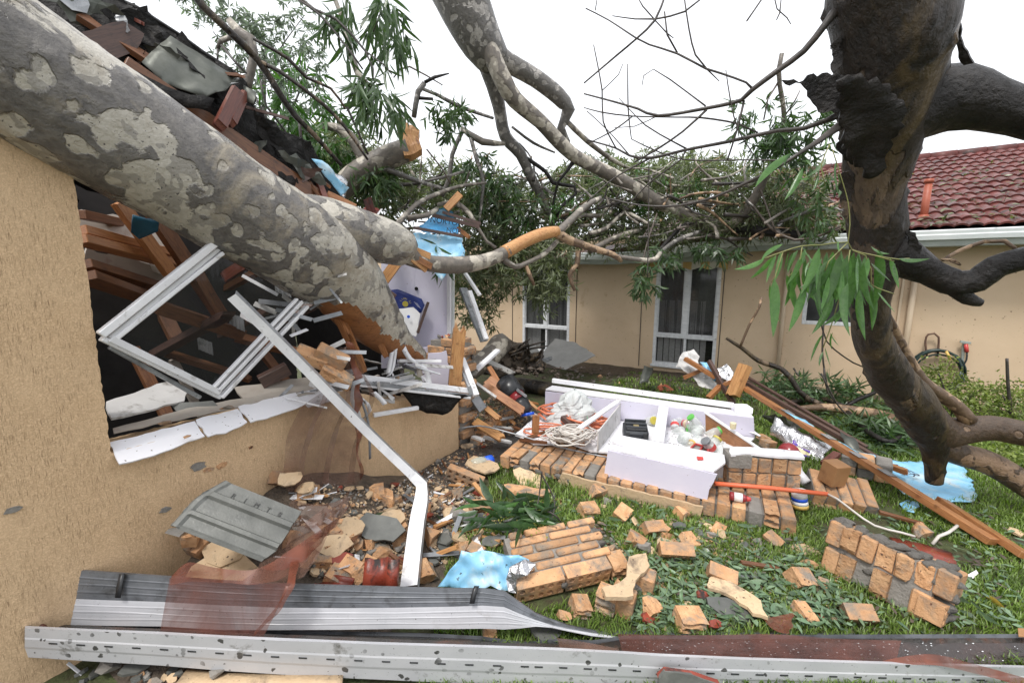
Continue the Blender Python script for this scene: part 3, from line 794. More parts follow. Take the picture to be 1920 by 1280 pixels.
for k in range(16):
    px, py = ri.uniform(230, 560), ri.uniform(470, 700)
    d = 2.5 + px / 700 + ri.uniform(0, .5)
    an = ri.choice((.25, .3, .9, -.5, 1.1))
    ln = ri.uniform(70, 170)
    pbeam('fallen_batten', (px, py, d), (px + math.cos(an) * ln, py + math.sin(an) * ln, d + ri.uniform(-.2, .3)), .045, ri.uniform(.05, .1), (PINE_DK, PINE_DK, BROWNTIM, PLASTER)[k % 4], house, up=A, split=.03, seed=k)
for k, (px, py) in enumerate(((516, 546), (430, 610), (372, 655), (560, 520), (300, 590))):
    c_ = P(px, py, 3.0 + k * .12)
    rails('corrugated_scrap', [[c_ + Vector((x * .014, .008 * (x % 2), z * .1 - .02 * x * .3)) for x in range(9)] for z in (0, 1)], GREYAL, house, th=.003, smooth=False)
for k in range(9):
    t_ = .12 + .09 * k
    p_ = edge[int(t_ * 21)].lerp(lowl[int(t_ * 21)], ri.uniform(.15, .6)) + Vector((0, -.1, 0))
    pts = [p_ + Vector((ri.uniform(-.22, .22), ri.uniform(-.06, .06), ri.uniform(-.1, .1))) for _ in range(5)]
    cc_ = sum(pts, Vector()) / 5
    pts.sort(key=lambda q_: math.atan2(q_.z - cc_.z, q_.x - cc_.x))
    poly3('bent_metal_sheet', pts, .004, (GREYAL, FOILDULL, BROWNTIM)[k % 3], house, step=.04, amp=.04, rag=.015, ragstep=.03, seed=60 + k)
for q in (((148, 398, 2.6), (330, 420, 3.1), (330, 470, 3.05), (148, 440, 2.5)), ((158, 465, 2.5), (320, 502, 3.0), (318, 528, 3.0), (158, 500, 2.45))):
    poly3('plasterboard', [P(*k) for k in q], 0.012, PLASTER, house, rag=0.02, seed=1)
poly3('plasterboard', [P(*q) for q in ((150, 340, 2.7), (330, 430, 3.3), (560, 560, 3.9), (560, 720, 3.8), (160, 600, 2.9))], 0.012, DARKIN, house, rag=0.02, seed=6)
poly3('sarking_strip', [P(*q) for q in ((248, 400, 2.4), (300, 412, 2.5), (298, 434, 2.5), (262, 446, 2.45), (246, 436, 2.4))], 0.004, BLUEDK, house, step=0.03, amp=0.03, rag=0.015, smooth=True, seed=6)

# ------------------------------------------------------------------ far house
far = thing('tiled_roof_house', 'beige rendered single storey house with a red tiled roof behind the lawn', 'house', FC(0, 0))
WIN = [(-3.36, -2.26, 0.12, 1.95), (-0.575, 0.48, 0.12, 1.95), (1.66, 2.34, 1.0, 1.86)]
parts = []
xs = [-8.0, WIN[0][0], WIN[0][1], WIN[1][0], WIN[1][1], WIN[2][0], WIN[2][1], 7.5]
for i in range(0, 8, 2): parts.append(box_g(xs[i], xs[i + 1], 0, 2.4, -0.2, 0))
for a, b, c, d in WIN:
    parts += [box_g(a, b, 0, c, -0.2, 0), box_g(a, b, d, 2.4, -0.2, 0)]
g = merge(*parts)
FMx = fr(FO, B, UP)                                # local: x along the wall, y up, z... check sign below
FSG = 1 if Vector((FMx[0][2], FMx[1][2], 0)).dot(-A) > 0 else -1
if FSG < 0: FMx = fr(FO, -B, UP)
def fx(s): return s if FSG > 0 else -s
v = [Vector((fx(p.x), p.y, p.z)) for p in g[0]]
obj('wall', v, [tuple(reversed(q)) for q in g[1]] if FSG < 0 else g[1], STUCCO_FAR, far, FMx)
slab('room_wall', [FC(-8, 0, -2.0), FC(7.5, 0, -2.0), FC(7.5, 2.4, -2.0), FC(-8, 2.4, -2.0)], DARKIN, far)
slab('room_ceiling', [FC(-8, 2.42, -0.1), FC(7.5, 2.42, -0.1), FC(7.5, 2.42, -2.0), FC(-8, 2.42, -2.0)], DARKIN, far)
def fbar(name, s0, z0, s1, z1, w, t, off, mat, parent):
    return beam(name, FC(s0, z0, off), FC(s1, z1, off), t, w, mat, parent, up=UP if abs(s1 - s0) > abs(z1 - z0) else B, bev=0.004)
UPPANE = m_glass('upper_pane_glass', (0.05, 0.052, 0.055), 0.05, 0.3)
for wi, (a, b, c, d) in enumerate(WIN):
    w = obj('window', *box_g(0, 0.001, 0, 0.001, 0, 0.001), DARKIN, far, Matrix.Translation(FC((a + b) / 2, (c + d) / 2, -0.15)))
    for s0, z0, s1, z1 in ((a, c + .025, b, c + .025), (a, d - .025, b, d - .025), (a + .025, c + .05, a + .025, d - .05), (b - .025, c + .05, b - .025, d - .05)):
        fbar('frame', s0, z0, s1, z1, 0.055, 0.07, -0.03, PAINTFR, w)
    if wi < 2:
        mz = 0.66
        mx = (a + b) / 2
        fbar('frame', a + .05, mz, b - .05, mz, 0.06, 0.075, -0.028, PAINTFR, w)
        fbar('mullion', mx, mz + .03, mx, d - .05, 0.085, 0.06, -0.03, PAINTFR, w)
        fbar('mullion', mx + .02, c + .05, mx + .02, mz - .03, 0.04, 0.05, -0.032, PAINTFR, w)
        for (p0, p1, q0, q1) in ((a + .05, mx - .04, mz + .03, d - .05), (mx + .04, b - .05, mz + .03, d - .05)):
            slab('pane', [FC(p0, q0, -.05), FC(p1, q0, -.05), FC(p1, q1, -.05), FC(p0, q1, -.05)], UPPANE, w, 0.006)
            for kk in range(6):
                c0_ = p0 + (p1 - p0) * kk / 6
                slab('curtain_fold', [FC(c0_, q0 - .02, -.12 - .03 * (kk % 2)), FC(c0_ + (p1 - p0) / 5.6, q0 - .02, -.15 + .03 * (kk % 2)), FC(c0_ + (p1 - p0) / 5.6, q1, -.15 + .03 * (kk % 2)), FC(c0_, q1, -.12 - .03 * (kk % 2))], CURTAIN_DK, w, 0.004)
            for (u0, u1, v0, v1) in ((p0, p1, q0 + .012, q0 + .012), (p0 + .01, p0 + .01, q0, q1), (p1 - .01, p1 - .01, q0, q1)):
                fbar('sash', u0, v0, u1, v1, 0.022, 0.03, -0.036, PAINTFR, w)
        for (p0, p1) in ((a + .05, mx), (mx + .04, b - .05)):
            slab('pane', [FC(p0, c + .05, -.05), FC(p1, c + .05, -.05), FC(p1, mz - .03, -.05), FC(p0, mz - .03, -.05)], m_glass('lower_pane_glass', (0.06, 0.06, 0.06), 0.05, 0.12), w, 0.006)
        n = 9
        for k in range(n):                         # hanging blind strips
            p0 = a + .06 + (b - a - .12) * k / n
            p1 = a + .06 + (b - a - .12) * (k + 0.86) / n
            if (k * 7 + wi) % 9 == 3: continue
            slab('blind_strip', [FC(p0, c + .03, -.12 - .02 * (k % 2)), FC(p1, c + .03, -.14), FC(p1 + .01 * (k % 3), 1.3, -.14), FC(p0, 1.3, -.12)], CURTAIN, w, 0.004)
        fbar('sill', a - .02, c - .015, b + .03, c - .015, 0.04, 0.09, 0.02, PAINTFR, w)
        # roll-up awning above: box, scalloped striped valance
        aw = beam('awning', FC(a - .12, 2.02, .1), FC(b + .12, 2.02, .1), .16, .09, EAVEG, far)
        nst = 9
        for k in range(nst):
            s0, s1 = a - .1 + (b - a + .2) * k / nst, a - .1 + (b - a + .2) * (k + 1) / nst
            pts = [FC(s0, 1.975, .12), FC(s1, 1.975, .12)]
            for j in range(7):
                t = 1 - j / 6
                pts.append(FC(s0 + (s1 - s0) * t, 1.86 + 0.018 * math.cos((k + t) * math.pi), .125))
            slab('valance_stripe', pts, (AWN_Y, AWN_W)[k % 2], aw, 0.004)
    else:
        slab('pane', [FC(a + .05, c + .05, -.05), FC(b - .05, c + .05, -.05), FC(b - .05, d - .05, -.05), FC(a + .05, d - .05, -.05)], PANEFAR, w, 0.006)
for px, py in ((1352, 600), (1202, 590), (1081, 560), (961, 560)):
    q = FPt(px, py)
    s = (q - FO).dot(B)
    beam('joint_strip', FC(s, 0.05, .004), FC(s, 2.05, .004), 0.014, 0.012, SEAM, far, up=B)
for px, py, r_ in ((1466, 610, .032), (1704, 590, .036)):
    s = (FPt(px, py) - FO).dot(B)
    tube('downpipe', [FC(s, 0, .05), FC(s, 1.0, .05), FC(s, 2.2, .05)], r_, PIPEP, far, n=12, step=1)
s = (FPt(1684, 590) - FO).dot(B)
beam('joint_strip', FC(s, 0.0, .012), FC(s, 2.3, .012), 0.05, 0.03, PIPEP, far, up=B)
# eave: sagging white gutter, grey-green fascia, soffit
ev = [(2100, 417), (1920, 425), (1700, 434), (1560, 439), (1460, 443), (1330, 452), (1245, 466), (1150, 474), (1068, 474)]
top = interp([FPt(a, b, .52) for a, b in ev], 30)
def drop(rl, dz, off): return [p - UP * dz + A * off for p in rl]
rails('gutter', [drop(top, .01, .09), drop(top, -.004, .004), drop(top, 0.01, -.012), drop(top, .05, -.004), drop(top, .062, -.012), drop(top, .115, 0.0), drop(top, .12, .06)], GUTTERP, far, th=0.004, smooth=False)
rails('fascia', [drop(top, .10, .03), drop(top, .19, .05), drop(top, .2, .09)], EAVEG, far, th=0.01, smooth=False)
rails('soffit', [drop(top, .195, .06), drop(top, .17, .6)], EAVEG, far, th=0.01, smooth=False)
# roof plane and tiles
RP = R(22)
RY = (A * math.cos(RP) + UP * math.sin(RP))
RO = FC(0, 2.335, .46)
RM = fr(RO, B, RY)
RMn = Vector((RM[0][2], RM[1][2], RM[2][2]))
roof = poly3('roof', [RO + B * q[0] + RY * q[1] - RMn * 0.04 for q in ((1.0, 0), (7.6, 0), (7.6, 4.42), (1.0, 4.42))], 0.03, SARK_BLK, far)
poly3('collapsed_roof', [FPt(1500, 436, .4), FPt(1330, 452, .45), FPt(1240, 466, .45), FPt(1068, 476, .45), FC(-9, 1.6, .3), FC(-9, 2.2, -4), FC(1.3, 3.6, -3.8)], 0.06, M_('dark_wet_tiles', (0.06, 0.025, 0.022), (0.12, 0.045, 0.038), 9, 0.35, 0.8, 12, bdist=0.03), far, step=0.35, amp=0.05)
def tile_mesh():
    n, W_, D_ = 12, 0.26, 0.345
    v, f = [], []
    def h(t): return 0.024 * abs(math.sin(t * math.pi * 2)) ** 0.7 if (t * 2) % 1 < 0.999 else 0
    for row, (y, zz) in enumerate(((-0.02, 0.012), (-0.02, 0.034), (D_, 0.004))):
        for k in range(n + 1):
            t = k / n
            hh = 0.028 * max(0.0, math.sin((t * 2 % 1) * math.pi)) ** 0.8
            v.append(Vector((t * W_, y, zz + (hh if row else hh * 0.9))))
    for r in range(2):
        for k in range(n):
            a = r * (n + 1) + k
            f.append((a, a + 1, a + n + 2, a + n + 1))
    return to_mesh('roof_tile', v, f, RED_TILE, False)
TM = tile_mesh()
rt = random.Random(12)
cells = [(i, j) for j in range(15) for i in range(19)]
for i, j in cells:
    M = RM @ Matrix.Translation((1.0 + i * 0.26 + (rt.random() - .5) * .006, j * 0.293 + (rt.random() - .5) * .008, (rt.random()) * .006)) @ rotm((rt.random() - .5) * .03, (rt.random() - .5) * .02, (rt.random() - .5) * .02)
    inst('roof_tile', TM, M, roof)
# ridge capping
for k in range(17):
    c = RO + B * (1.0 + k * 0.38) + RY * 4.44
    tube('ridge_cap', [c, c + B * 0.37], [0.1, 0.108], RED_TILE, roof, n=10, step=1)
def roofpt(px, py): return onplane(px, py, RO, RMn)
for (px, py, hh) in ((1731, 412, .52), (1487, 418, .42)):
    b = roofpt(px, py)
    b2 = b - UP * 0.1
    tube('vent_pipe', [b2, b + UP * (hh - .05)], .043, TERRA, far, n=12, step=1)
    tube('vent_pipe_collar', [b + UP * (hh - .05), b + UP * hh], .052, TERRA, far, n=12, step=1)
    tube('vent_pipe_collar', [b, b + UP * .06], .058, TERRA, far, n=12, step=1)
# tap on the wall with its hose tail
q = FPt(1812, 640, .04)
tap = tube('tap', [FPt(1803, 690, .04), FPt(1806, 655, .04), FPt(1808, 640, .05)], .018, BRASS, far, n=8, step=.05)
beam('tap_handle', FPt(1800, 640, .07), FPt(1820, 643, .07), .035, .03, BRASS, tap)
tube('tap_outlet', [FPt(1811, 645, .07), FPt(1813, 660, .08)], [.02, .022], REDBR, tap, n=8)
tube('tap_hose', [FPt(1813, 660, .08), FPt(1812, 675, .09), FPt(1804, 690, .08), FPt(1801, 720, .06)], .011, BLACKPL, tap, n=6, step=.04)
hose = thing('garden_hose', 'dark green garden hose coiled on a rusty hook on the beige wall', 'hose', FPt(1752, 690, .1))
rh = random.Random(5)
for k in range(6):
    c = FPt(1753 + rh.random() * 6, 692 + rh.random() * 8, .07 + k * .016)
    ra = .225 + rh.random() * .05
    pts = [c + B * (ra * math.cos(a / 20 * 2 * math.pi)) + UP * (ra * 1.12 * math.sin(a / 20 * 2 * math.pi)) for a in range(21)]
    tube('hose_coil', pts, .012, HOSEM, hose, n=6, step=.06)
tube('hook', [FPt(1738, 668, .05), FPt(1735, 640, .06), FPt(1740, 627, .07), FPt(1752, 625, .07), FPt(1760, 632, .07), FPt(1758, 668, .05)], .013, RUSTY, hose, n=6, step=.05)
tube('hose_nozzle', [FPt(1774, 658, .16), FPt(1782, 674, .16)], [.014, .02], YELLOWPL, hose, n=8)
# ------------------------------------------------------------------ leaves
def leaf_arrays(base, dirn, up, ln, wd, curl=0.25):
    """Lance-shaped leaves: six points, gently folded and drooping."""
    n = len(base)
    d = dirn / np.linalg.norm(dirn, axis=1, keepdims=True)
    s = np.cross(d, up)
    s /= np.linalg.norm(s, axis=1, keepdims=True) + 1e-9
    nn = np.cross(s, d)
    ln, wd = ln[:, None], wd[:, None]
    bend = (np.sin(np.arange(n) * 12.9898)[:, None]) * curl
    m1 = base + d * ln * 0.33 + s * ln * bend * 0.10
    m2 = base + d * ln * 0.68 + s * ln * bend * 0.13 - nn * ln * 0.03
    tip = base + d * ln - nn * ln * 0.09
    v = np.stack([base, m1 - s * wd * 0.5 + nn * wd * .1, m1 + s * wd * 0.5 + nn * wd * .1, m2 - s * wd * 0.4, m2 + s * wd * 0.4, tip], axis=1).reshape(-1, 3)
    i = np.arange(n)[:, None] * 6
    tri = np.concatenate([i + np.array([[0, 2, 1]]), i + np.array([[3, 4, 5]])], axis=0)
    quad = i + np.array([[1, 2, 4, 3]])
    return v, tri, quad
def np_mesh(name, v, tri, quad, mat):
    me = bpy.data.meshes.new(name)
    nt_, nq = len(tri), len(quad)
    me.vertices.add(len(v))
    me.vertices.foreach_set('co', v.astype(np.float32).ravel())
    li = np.concatenate([tri.ravel(), quad.ravel()]).astype(np.int32)
    me.loops.add(len(li))
    me.loops.foreach_set('vertex_index', li)
    me.polygons.add(nt_ + nq)
    st = np.concatenate([np.arange(nt_) * 3, nt_ * 3 + np.arange(nq) * 4]).astype(np.int32)
    me.polygons.foreach_set('loop_start', st)
    me.update(calc_edges=True)
    me.validate()
    me.materials.append(mat)
    return me
def clump_pts(clumps, seed, per=12, ln=0.13, wd=0.022, droop=0.8, spread=0.6, keep=1.0):
    rg = np.random.default_rng(seed)
    Bs, Ds, Ls, Ws = [], [], [], []
    for (px, py, d, rx, ry, rz, n) in clumps:
        c = np.array(P(px, py, d))
        ex = np.array([rx * d / FPX, rz, ry * d / FPX])
        k = max(1, int(n * keep) // per)
        u = rg.normal(size=(k, 3))
        u /= np.linalg.norm(u, axis=1, keepdims=True)
        rad = rg.random(k)[:, None] ** 0.45
        anc = c + u * rad * ex
        outw = u * 0.5
        tw = outw + rg.normal(size=(k, 3)) * 0.5 - np.array([0, 0, droop])
        for j in range(per):
            t = rg.random(k)[:, None]
            b = anc + tw * 0.12 * t + rg.normal(size=(k, 3)) * 0.018
            dd = outw * 0.6 + rg.normal(size=(k, 3)) * spread - np.array([0, 0, droop])
            Bs.append(b); Ds.append(dd)
            Ls.append(ln * (0.65 + 0.7 * rg.random(k)))
            Ws.append(wd * (0.7 + 0.6 * rg.random(k)))
    return np.concatenate(Bs), np.concatenate(Ds), np.concatenate(Ls), np.concatenate(Ws), rg
def foliage(name, clumps, mat, parent, seed=1, kind='stuff', **kw):
    b, d, l, w, rg = clump_pts(clumps, seed, **kw)
    up = rg.normal(size=b.shape) + np.array([0, 0, 0.3])
    v, tri, quad = leaf_arrays(b, d, up, l, w)
    c = v.mean(axis=0)
    o = inst(name, np_mesh(name, v - c, tri, quad, mat), Matrix.Translation(Vector(c)), parent)
    return tag(o, kind=kind)
def leaf_mesh(name, mat, wr, curve, fold, n=7):
    v, f = [], []
    for i in range(n + 1):
        t = i / n
        w = wr * (math.sin(math.pi * min(1, t * 0.93 + 0.05)) ** 0.8) * (1 - 0.45 * t) if 0 < i < n else 0.002
        y = curve * (t * t) - curve * 0.2 * t
        z = -0.12 * t * t
        v += [Vector((t, y - w, z + fold * w)), Vector((t, y, z)), Vector((t, y + w, z + fold * w))]
    for i in range(n):
        a = i * 3
        f += [(a, a + 3, a + 4, a + 1), (a + 1, a + 4, a + 5, a + 2)]
    return to_mesh(name, v, f, mat, True)
def leafM(b, t, tw, scale=1.0):
    x = (t - b)
    yh = x.cross(Vector((math.sin(tw), -1, math.cos(tw) * 0.7)))
    return fr(b, x, yh) @ Matrix.Scale(x.length * scale, 4)
LEAFV = [leaf_mesh('leaf', LEAF_BR, .085 + .014 * (k % 3), (-.3, .2, .36, -.12, .1)[k], (.3, .6, .15, .5, .25)[k]) for k in range(5)]
LEAFD = [leaf_mesh('leaf', LEAF_DK, .07 + .012 * (k % 3), (-.16, .12, .22, -.05, .05)[k], (.3, .5, .15, .4, .25)[k]) for k in range(5)]
LEAFS = [leaf_mesh('leaf', LEAF_SPRIG, .11 + .02 * (k % 3), (-.16, .12, .22, -.05, .05)[k], (.3, .5, .15, .4, .25)[k]) for k in range(5)]
LEAFG = [leaf_mesh('fallen_leaf', LEAF_LIT, .11 + .02 * (k % 3), (-.12, .1, .16, -.05, .05)[k], (.3, -.4, .15, .4, -.25)[k]) for k in range(5)]

# ------------------------------------------------------------------ the great fallen trunk
trunk = thing('fallen_gum_trunk', 'huge mottled gum trunk lying through the crushed roof and window of the left house', 'tree trunk', P(640, 560, 3.1))
TP = [(-330, -110, 1.45, 280), (-120, 26, 1.6, 272), (35, 132, 1.76, 262), (190, 232, 1.95, 238), (345, 328, 2.2, 206), (480, 412, 2.5, 184), (580, 474, 2.8, 172), (645, 528, 3.05, 142), (694, 592, 3.3, 110), (742, 640, 3.5, 66), (792, 668, 3.7, 22)]
g = tube_g([P(a, b, d) for a, b, d, w in TP], brads(TP), n=76, step=0.028, wob=0.05, wsc=3.5, seed=4, knots=0.12)
def topix(q):
    x, y, z = q.x, q.y, q.z - CAMH
    f_ = y * cP - z * sP
    return 960 + FPX * x / f_, 640 - FPX * (y * sP + z * cP) / f_
bl = [(592, 570), (640, 564), (690, 592), (724, 626), (800, 668)]
def bound(px):
    for (a, b), (c, d) in zip(bl, bl[1:]):
        if a <= px <= c: return b + (d - b) * (px - a) / (c - a)
    return 1e9 if px < 598 else 672
fm = []
for q in g[1]:
    c = sum((g[0][i] for i in q), Vector()) / len(q)
    px, py = topix(c)
    fm.append(1 if py > bound(px) + noise.noise(c * 14) * 14 and px > 600 else 0)
obj('trunk', g[0], g[1], [BARK_MAIN, RAWWOOD], trunk, smooth=True, fm=fm)
bpx('limb', [(560, 440, 2.8, 150), (620, 436, 2.95, 128), (690, 446, 3.12, 96), (735, 458, 3.25, 80), (760, 468, 3.33, 66), (771, 474, 3.36, 44)], BARK_MAIN, trunk, n=28, step=.06, wob=.06, seed=6)
bpx('branch', [(755, 470, 3.34, 44), (782, 488, 3.42, 30), (830, 497, 3.6, 33), (890, 494, 3.8, 31), (930, 482, 3.95, 26), (952, 470, 4.02, 25)], BARK_PALE, trunk, n=14, step=.06, wob=.1, seed=7)
bpx('stripped_branch', [(945, 474, 4.0, 26), (985, 452, 4.15, 25), (1020, 438, 4.28, 24), (1046, 434, 4.35, 20)], RAWBRIGHT, trunk, n=12, step=.06, wob=.08, seed=8)
bpx('branch', [(1040, 433, 4.34, 20), (1062, 448, 4.42, 17), (1100, 462, 4.5, 14), (1150, 478, 4.6, 12), (1165, 490, 4.65, 7)], BARK_TAN, trunk, n=9, step=.06, wob=.1, seed=9)
bpx('branch', [(1046, 436, 4.35, 14), (1068, 415, 4.5, 15), (1100, 385, 4.8, 12), (1125, 372, 5, 9)], BARK_PALE, trunk, n=9, step=.06, wob=.1, seed=10)
bpx('branch', [(1120, 470, 4.55, 9), (1165, 482, 4.7, 8), (1222, 488, 4.9, 10), (1238, 474, 5, 8)], BARK_PALE, trunk, n=8, step=.06, wob=.15, seed=11)
bpx('branch', [(1084, 470, 4.5, 11), (1082, 495, 4.5, 9), (1068, 515, 4.5, 9), (1078, 545, 4.5, 6)], BARK_TAN, trunk, n=8, step=.06, wob=.15, seed=12)
bpx('branch', [(940, 482, 3.98, 14), (965, 500, 4.05, 12), (990, 492, 4.1, 9), (1022, 475, 4.3, 9), (1045, 452, 4.4, 9)], BARK_PALE, trunk, n=8, step=.06, wob=.15, seed=13)
bpx('branch', [(985, 494, 4.1, 9), (995, 520, 4.1, 8), (1002, 535, 4.1, 5)], BARK_TAN, trunk, n=8, step=.06, seed=14)
for k, q in enumerate((((762, 462, 3.32), (800, 478, 3.42)), ((760, 474, 3.3), (806, 498, 3.42)), ((766, 480, 3.3), (792, 500, 3.4)))):
    pbeam('splinter', q[0], q[1], .02, .05, RAWBRIGHT if k != 1 else RAWWOOD, trunk, split=.05, seed=k)
for k, q in enumerate((((640, 600, 3.0), (678, 690, 3.0), .07), ((706, 625, 3.25), (722, 664, 3.25), .04), ((630, 590, 3.0), (650, 628, 2.95), .05))):
    pbeam('splinter', q[0], q[1], .03, q[2], RAWWOOD, trunk, split=.06, seed=k)

# ------------------------------------------------------------------ the limb crashed across the far roof
limb = thing('crashed_gum_limb', 'pale forked gum limb coming down from the sky onto the far roof, leaves and all', 'tree limb', P(1370, 425, 6.2))
def multi(name, lst, mat, parent, **kw):
    for k, q in enumerate(lst): bpx(name, q, mat, parent, seed=k, **kw)
bpx('trunk', [(824, -90, 5.2, 110), (870, 10, 5.3, 98), (905, 80, 5.4, 82), (930, 118, 5.5, 62)], BARK_GREY, limb, n=20, step=.12, wob=.06, seed=1)
bpx('branch', [(905, 85, 5.4, 62), (950, 116, 5.5, 40), (1003, 146, 5.6, 36), (1046, 180, 5.7, 32), (1066, 206, 5.75, 26), (1058, 226, 5.8, 18), (1052, 240, 5.8, 16), (1064, 268, 5.9, 13)], BARK_GREY, limb, n=14, step=.1, wob=.08, seed=2)
bpx('branch', [(912, 80, 5.3, 34), (943, 151, 5.35, 36), (966, 188, 5.45, 32), (1013, 228, 5.6, 28), (1050, 268, 5.75, 29), (1085, 297, 5.9, 27), (1151, 330, 6.1, 27), (1240, 382, 6.3, 26), (1300, 410, 6.35, 27), (1345, 424, 6.3, 25), (1385, 424, 6.2, 20)], BARK_PALE, limb, n=14, step=.1, wob=.08, seed=3)
bpx('branch', [(915, 120, 5.5, 40), (926, 160, 5.6, 30), (936, 201, 5.7, 25), (947, 255, 5.8, 24), (976, 289, 5.9, 22), (993, 326, 6, 19), (1016, 373, 6.2, 17), (1036, 412, 6.3, 13)], BARK_GREY, limb, n=12, step=.1, wob=.1, seed=4)
bpx('branch', [(1360, 428, 6.25, 20), (1385, 412, 6.1, 20), (1415, 372, 5.9, 18), (1440, 320, 5.7, 13), (1463, 270, 5.5, 11), (1470, 215, 5.4, 10), (1462, 160, 5.3, 9), (1460, 132, 5.25, 10), (1466, 100, 5.2, 9)], BARK_PALE, limb, n=10, step=.1, wob=.1, seed=5)
bpx('branch', [(1370, 427, 6.25, 21), (1420, 432, 6.0, 20), (1470, 438, 5.8, 19), (1522, 444, 5.6, 12)], BARK_BLACK, limb, n=10, step=.1, wob=.15, seed=6)
multi('branch', [
    [(1060, 225, 5.8, 10), (1078, 243, 5.9, 11), (1110, 272, 6.2, 10), (1152, 302, 6.6, 9), (1188, 320, 7, 6)],
    [(1189, 336, 6.8, 8), (1220, 340, 6.8, 8), (1251, 347, 6.8, 8), (1293, 350, 6.8, 5)],
    [(1048, 442, 6.2, 9), (1074, 412, 6.3, 9), (1096, 403, 6.3, 8), (1124, 405, 6.3, 8), (1150, 380, 6.4, 6), (1172, 371, 6.4, 4)],
    [(1105, 438, 6.1, 8), (1138, 427, 6.2, 8), (1169, 399, 6.3, 7), (1195, 408, 6.2, 7), (1214, 419, 6.1, 6), (1237, 422, 6, 5)],
    [(1106, 470, 6.0, 13), (1152, 446, 6.2, 11), (1197, 432, 6.3, 8)],
    [(865, 240, 5.6, 9), (880, 252, 5.6, 14), (905, 266, 5.6, 15), (945, 270, 5.7, 8)],
    [(738, 430, 4.4, 13), (762, 402, 4.6, 11), (793, 376, 4.8, 9), (859, 350, 5.2, 7), (911, 343, 5.5, 5)],
    [(765, 408, 4.5, 10), (800, 404, 4.6, 10), (820, 392, 4.7, 9)],
    [(820, 384, 5, 8), (850, 378, 5, 9), (880, 400, 5, 9), (895, 425, 5, 7), (912, 452, 5, 6), (930, 465, 5, 7)]], BARK_PALE, limb, n=8, step=.1, wob=.12)
multi('branch', [
    [(868, 244, 5.6, 9), (848, 290, 5.6, 9), (842, 335, 5.6, 9), (828, 368, 5.6, 9)],
    [(882, 255, 5.6, 8), (894, 300, 5.6, 8), (906, 340, 5.6, 7), (898, 420, 5.6, 4)],
    [(720, 315, 4.9, 12), (770, 335, 5.1, 9), (800, 345, 5.2, 8), (835, 355, 5.3, 6)],
    [(800, 340, 5.3, 5), (840, 330, 5.4, 6), (876, 320, 5.5, 5)],
    [(776, 220, 5, 10), (784, 172, 5, 12), (796, 156, 5, 11)],
    [(790, 166, 5, 7), (820, 178, 5.1, 7), (862, 200, 5.2, 8), (925, 222, 5.4, 6)],
    [(960, 238, 5.6, 5), (1000, 268, 5.8, 6), (1040, 286, 6, 4)],
    [(1313, 434, 6.1, 7), (1265, 453, 5.9, 9), (1226, 484, 5.7, 7)],
    [(1456, 420, 5.7, 5), (1518, 396, 5.5, 7), (1566, 392, 5.3, 6)]], BARK_GREY, limb, n=8, step=.1, wob=.12)
multi('branch', [
    [(986, 296, 5.9, 8), (1023, 322, 6, 7), (1037, 343, 6, 8), (1077, 350, 6, 7), (1080, 363, 6, 6), (1052, 388, 6, 6), (1040, 412, 6, 6)],
    [(1077, 300, 5.9, 10), (1062, 322, 5.9, 6), (1046, 342, 5.9, 5), (1038, 380, 6, 5), (1034, 405, 6, 4)],
    [(796, 155, 5, 8), (815, 145, 5, 8), (842, 138, 5, 3)],
    [(785, 184, 5, 7), (812, 186, 5, 6)],
    [(1237, 470, 5.9, 10), (1262, 440, 6.1, 7), (1290, 415, 6.2, 5)]], BARK_BLACK, limb, n=7, step=.1, wob=.15)
multi('twig', [
    [(738, 146, 5, 3), (750, 130, 5, 4), (768, 125, 5, 4), (800, 142, 5, 3), (830, 160, 5, 2)],
    [(1403, 373, 5.8, 5), (1445, 427, 5.6, 6), (1490, 450, 5.4, 6), (1524, 447, 5.3, 5), (1576, 424, 5.1, 4)],
    [(1424, 350, 5.8, 4), (1446, 412, 5.6, 4), (1456, 438, 5.5, 3)],
    [(880, 320, 5.5, 4), (872, 348, 5.5, 4), (845, 352, 5.5, 3)],
    [(800, 280, 5, 3), (830, 318, 5, 3), (845, 345, 5, 3)],
    [(1232, 400, 6, 3), (1212, 460, 5.9, 3), (1204, 500, 5.8, 3)],
    [(1290, 330, 6.5, 3), (1293, 350, 6.5, 4), (1294, 380, 6.5, 3)],
    [(1462, 150, 5.3, 4), (1440, 185, 5.3, 3), (1432, 225, 5.3, 3)],
    [(1470, 220, 5.4, 3), (1490, 190, 5.3, 3), (1500, 170, 5.3, 2)]], TWIG, limb, n=6, step=.12)
